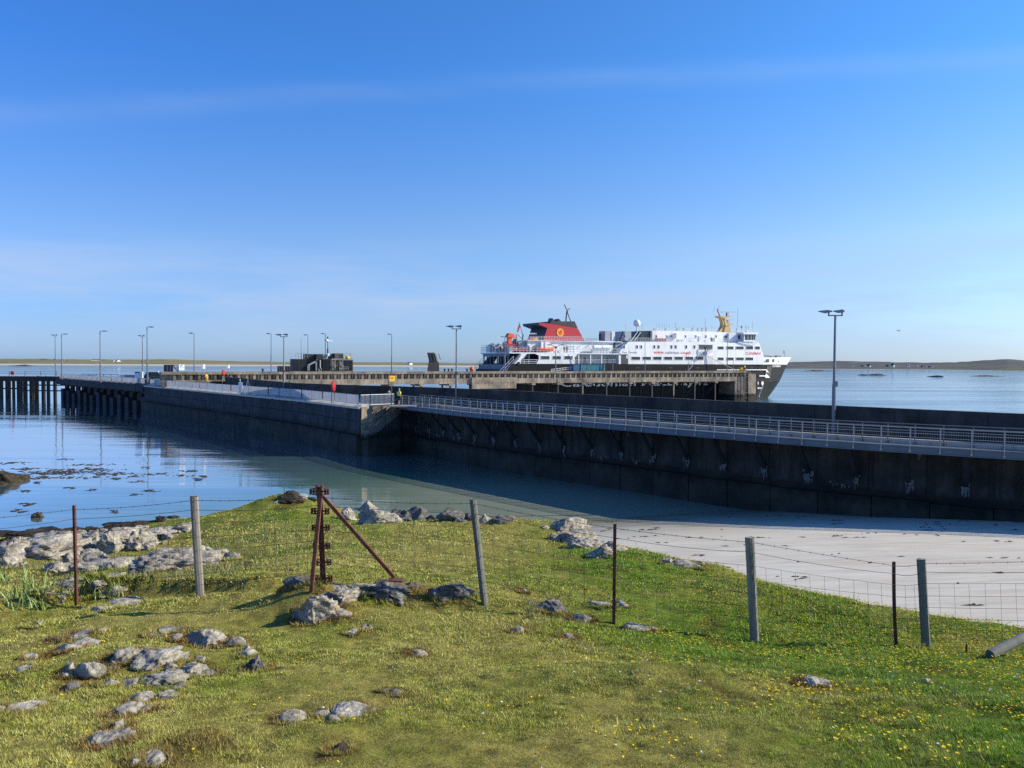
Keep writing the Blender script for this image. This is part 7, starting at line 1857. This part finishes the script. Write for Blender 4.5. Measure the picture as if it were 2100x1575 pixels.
# ---------------------------------------------------------------- grass: one thick short sward
def rock_mask(x, y):
    m = np.zeros(len(x), bool)
    for rx, ry, a, b_ in ROCK_FOOT: m |= ((x - rx) / a) ** 2 + ((y - ry) / b_) ** 2 < 1
    return m
def sow(n, rmin, rmax, spread, power, seed):
    rg = np.random.default_rng(seed)
    u = rg.random(n); p = power
    r = (rmin ** p + u * (rmax ** p - rmin ** p)) ** (1 / p)
    a = np.radians(rg.uniform(-spread, spread, n))
    return r * np.sin(a), r * np.cos(a), rg
def tri_mesh(name, V, tris_per, col, mt):
    n = len(V)
    me = bpy.data.meshes.new(name); me.vertices.add(n); me.vertices.foreach_set('co', V.ravel().astype(np.float32))
    nt = n // 3; me.loops.add(n); me.loops.foreach_set('vertex_index', np.arange(n, dtype=np.int32))
    me.polygons.add(nt); me.polygons.foreach_set('loop_start', (np.arange(nt) * 3).astype(np.int32)); me.update(calc_edges=True)
    a = me.color_attributes.new('tint', 'FLOAT_COLOR', 'POINT'); a.data.foreach_set('color', np.concatenate([col, np.ones((n, 1))], 1).ravel().astype(np.float32))
    me.materials.append(mt); o = bpy.data.objects.new(name, me); COL.objects.link(o); return o
m_blade, t, b = new_mat('grass_blade')
at = t.nodes.new('ShaderNodeAttribute'); at.attribute_name = 'tint'
t.links.new(at.outputs['Color'], b.inputs['Base Color']); b.inputs['Roughness'].default_value = 0.6; b.inputs['Specular IOR Level'].default_value = 0.25
out = t.nodes['Material Output']; tr = t.nodes.new('ShaderNodeBsdfTranslucent'); t.links.new(at.outputs['Color'], tr.inputs['Color'])
mx = t.nodes.new('ShaderNodeMixShader'); mx.inputs[0].default_value = 0.18; t.links.new(b.outputs[0], mx.inputs[1]); t.links.new(tr.outputs[0], mx.inputs[2]); t.links.new(mx.outputs[0], out.inputs['Surface'])
def blades(name, n, rmin, rmax, spread, power, seed, hbase, wbase, label, density=None, hvar=.5, tintfn=None, lean=.9):
    x, y, rg = sow(n, rmin, rmax, spread, power, seed)
    z = terrain(x, y); keep = (z > np.maximum(sand_z(x, y) + .04, 1.5)) & ~rock_mask(x, y)
    if density is not None: keep &= rg.random(n) < density(x, y)
    x, y, z = x[keep], y[keep], z[keep]; n = len(x); r = np.hypot(x, y)
    patch = np.clip(.75 + .6 * fbm2(x, y, .5, 141, 3) + .35 * fbm2(x, y, 2.2, 147, 2), .25, 1.9)
    h = hbase * patch * (1 - hvar + 2 * hvar * rg.random(n)) * np.clip(r / 7, .75, 1.15)
    w = wbase * np.clip(r / 5, .7, 5.0) * rg.uniform(.7, 1.4, n)
    az = rg.uniform(0, 2 * np.pi, n); la = rg.uniform(0, 2 * np.pi, n); ll = h * rg.uniform(.3, lean * 1.9, n)
    bx, by = np.cos(az) * w, np.sin(az) * w
    V = np.empty((n, 3, 3))
    V[:, 0] = np.stack([x - bx, y - by, z - .012], 1); V[:, 1] = np.stack([x + bx, y + by, z - .012], 1)
    V[:, 2] = np.stack([x + np.cos(la) * ll, y + np.sin(la) * ll, z + h], 1)
    c = turf_tint(x, y) if tintfn is None else tintfn(x, y, rg)
    j = rg.normal(0, .34, (n, 1)); c = np.clip(c * (1 + j) * (1 + rg.normal(0, .07, (n, 3))), .004, .6)
    straw = rg.random(n) < .09; c[straw] = np.array([.34, .30, .14]) * rg.uniform(.6, 1.2, (straw.sum(), 1))
    C = np.repeat(c[:, None], 3, 1)
    return tag(tri_mesh(name, V.reshape(-1, 3), 1, C.reshape(-1, 3), m_blade), label, 'grass', kind='stuff')
TD = lambda x, y: np.clip(.72 + 1.1 * fbm2(x, y, .055, 231, 2) + .35 * fbm2(x, y, .3, 233, 2), .08, 1)
blades('turf_grass', 950000, 3.0, 14, 44, 1.15, 201, .014, .0038, 'short cropped green and straw coloured turf covering the bank', TD)
blades('near_turf_grass', 820000, 2.9, 8.0, 44, .42, 202, .020, .0031, 'close fine blades of short turf nearest the viewpoint', TD)
blades('far_turf_grass', 420000, 11, 40, 44, 1.1, 203, .020, .0038, 'rougher grass on the far slope of the bank towards the shore')
def clump_density(x, y): return np.clip((fbm2(x, y, .45, 161, 3) - .35) * 2.6, 0, 1) * np.clip(.35 + x * .25, .12, 1)
blades('tall_grass_tufts', 110000, 3.2, 22, 44, 1.2, 207, .042, .0030, 'scattered longer tufts of green grass standing in the turf', clump_density, .5, None, .8)
# broad-leaved reeds (yellow flag) at the left
m_flag = mat('flag_leaf', (0.24, 0.34, 0.09), 0.5, 0.35, 3)
rgf = random.Random(3)
for i, (px, py, lb) in enumerate(((8, 1200, 'flag iris clump at the very left edge'), (30, 1225, 'flag iris clump at the left, lower of the first two'), (52, 1195, 'tall pale flag iris clump left of the rusty post'), (20, 1250, 'lowest flag iris clump by the left turf edge'), (48, 1238, 'darker flag iris clump above the turf edge'), (75, 1215, 'sparse flag iris clump nearest the left rusty post'), (122, 1212, 'small flag iris clump just left of the rusty post foot'), (205, 1212, 'low flag iris tuft right of the rusty post'), (232, 1218, 'outermost low flag iris tuft on the right'), (88, 1250, 'short flag iris tuft by the dark turf edge'))):
    g = ground_hit(px, py); o = thing('iris_plant', lb, 'plant', g, 0, 'flag iris plants at the left'); s_ = g.y / F
    for k in range(rgf.randint(14, 24)):
        a = rgf.uniform(0, 6.28); q = Vector((math.cos(a), math.sin(a), 0)) * rgf.uniform(0, .34); hh = rgf.uniform(12, 46) * s_; ln = Vector((rgf.gauss(0, .22), rgf.gauss(0, .22), 1)).normalized(); w = .009
        e = Vector((math.cos(a * 3), math.sin(a * 3), 0)); n3 = Vector((rgf.gauss(0, .02), rgf.gauss(0, .02), 0))
        m = MB(); m.add([q - e * w, q + e * w, q + ln * hh * .6 - e * w * .8 + n3, q + ln * hh * .6 + e * w * .8 + n3, q + ln * hh + n3 * 3, q + Vector((e.y, -e.x, 0)) * .006], [(0, 1, 3, 2), (2, 3, 4), (0, 5, 2), (5, 1, 3)]); m.build('leaf', m_flag, o, fix=False)
def sedge_density(x, y): return np.clip((-x - 2.2 - .25 * (y - 9)) * .6, 0, 1) * (y > 9.9) * (y < 20) * np.clip(.5 + fbm2(x, y, .8, 171, 2), 0, 1)
def sedge_tint(x, y, rg):
    c = np.array([.30, .26, .13]) * np.ones((len(x), 1)); g = rg.random(len(x)) < .45; c[g] = np.array([.12, .18, .035]); return c
blades('sedge_grass', 90000, 9.5, 24, 46, 1.2, 211, .085, .0026, 'pale straw sedge and rough grass in the damp hollow at the left', sedge_density, .5, sedge_tint, .5)
# flowers in the sward
def flowers(name, n, seed, dens, col, size, label, hz=.035):
    x, y, rg = sow(n, 3.2, 18, 42, 1.35, seed); z = terrain(x, y); keep = (z > sand_z(x, y) + .1) & ~rock_mask(x, y) & (rg.random(n) < dens(x, y)); x, y, z = x[keep], y[keep], z[keep]; n = len(x)
    m = []; 
    for k in range(n):
        c = np.array([x[k], y[k], z[k] + hz * rg.uniform(.7, 1.7)]); s_ = size * rg.uniform(.6, 1.3); a0 = rg.uniform(0, 6.28); tl = rg.normal(0, .35, 2)
        P = [c + np.array([math.cos(a0 + 2 * math.pi * i / 5) * s_, math.sin(a0 + 2 * math.pi * i / 5) * s_, s_ * (.35 + tl[0] * math.cos(a0 + i) + tl[1])]) for i in range(5)]
        for i in range(5): m += [c, P[i], P[(i + 1) % 5]]
    V = np.array(m); C = np.ones((len(V), 3)) * np.array(col)
    return tag(tri_mesh(name, V, 1, C, m_blade), label, 'flowers', kind='stuff')
def yd(x, y): return np.clip(-.25 + .23 * x + .55 * fbm2(x, y, .7, 181, 3) + .25 * np.exp(-((x - 1.6) / 1.2) ** 2 - ((y - 7.9) / .7) ** 2), .012, 1)
flowers('yellow_flowers', 46000, 221, yd, (0.80, 0.60, 0.01), .0098, 'many small bright yellow flowers in the grass, thickest at the right')
def wd_(x, y): return np.clip(.08 + .06 * x + .35 * fbm2(x, y, .6, 191, 3), .01, 1)
flowers('white_daisies', 2600, 223, wd_, (0.80, 0.80, 0.78), .0085, 'tiny white daisies scattered in the turf')

# longer grass pressed round the foot of every near rock
def ring_grass(name, seed, label):
    rg = np.random.default_rng(seed); X = []; Y = []
    for rx, ry, a, b_ in ROCK_FOOT:
        if ry > 16: continue
        n = int(260 + 1500 * (a + b_)); th_ = rg.uniform(0, 2 * np.pi, n); k = 1.0 + np.abs(rg.normal(0, .09, n)) + rg.uniform(-.06, .05, n)
        nz = 1 + .22 * np.sin(th_ * 3 + rx * 9) + .14 * np.sin(th_ * 7 + ry * 5)
        X.append(rx + np.cos(th_) * (a * 1.12 * k * nz + .012)); Y.append(ry + np.sin(th_) * (b_ * 1.12 * k * nz + .012))
    x = np.concatenate(X); y = np.concatenate(Y); z = terrain(x, y); n = len(x)
    h = .030 * rg.uniform(.5, 1.6, n) * np.clip(np.hypot(x, y) / 7, .8, 1.6); w = .0030 * np.clip(np.hypot(x, y) / 5, .8, 3)
    az = rg.uniform(0, 6.28, n); la = rg.uniform(0, 6.28, n); ll = h * rg.uniform(.2, 1.1, n); V = np.empty((n, 3, 3)); bx, by = np.cos(az) * w, np.sin(az) * w
    V[:, 0] = np.stack([x - bx, y - by, z - .012], 1); V[:, 1] = np.stack([x + bx, y + by, z - .012], 1); V[:, 2] = np.stack([x + np.cos(la) * ll, y + np.sin(la) * ll, z + h], 1)
    c = turf_tint(x, y) * (1 + rg.normal(0, .26, (n, 1))); s_ = rg.random(n) < .2; c[s_] = np.array([.40, .33, .14]); C = np.repeat(np.clip(c, .01, .6)[:, None], 3, 1)
    return tag(tri_mesh(name, V.reshape(-1, 3), 1, C.reshape(-1, 3), m_blade), label, 'grass', kind='stuff')
ring_grass('rock_edge_grass', 241, 'grass and dry stems crowding round the foot of the rocks')
def stem_density(x, y): return np.clip(.10 + .10 * x + .5 * fbm2(x, y, .9, 251, 2), .02, 1)
def stem_tint(x, y, rg):
    c = np.array([.42, .40, .16]) * np.ones((len(x), 1)); g = rg.random(len(x)) < .5; c[g] = np.array([.25, .34, .07]); return c
blades('seed_stems', 16000, 3.4, 20, 44, 1.3, 253, .085, .0012, 'thin pale seed stems standing above the turf', stem_density, .5, stem_tint, .35)
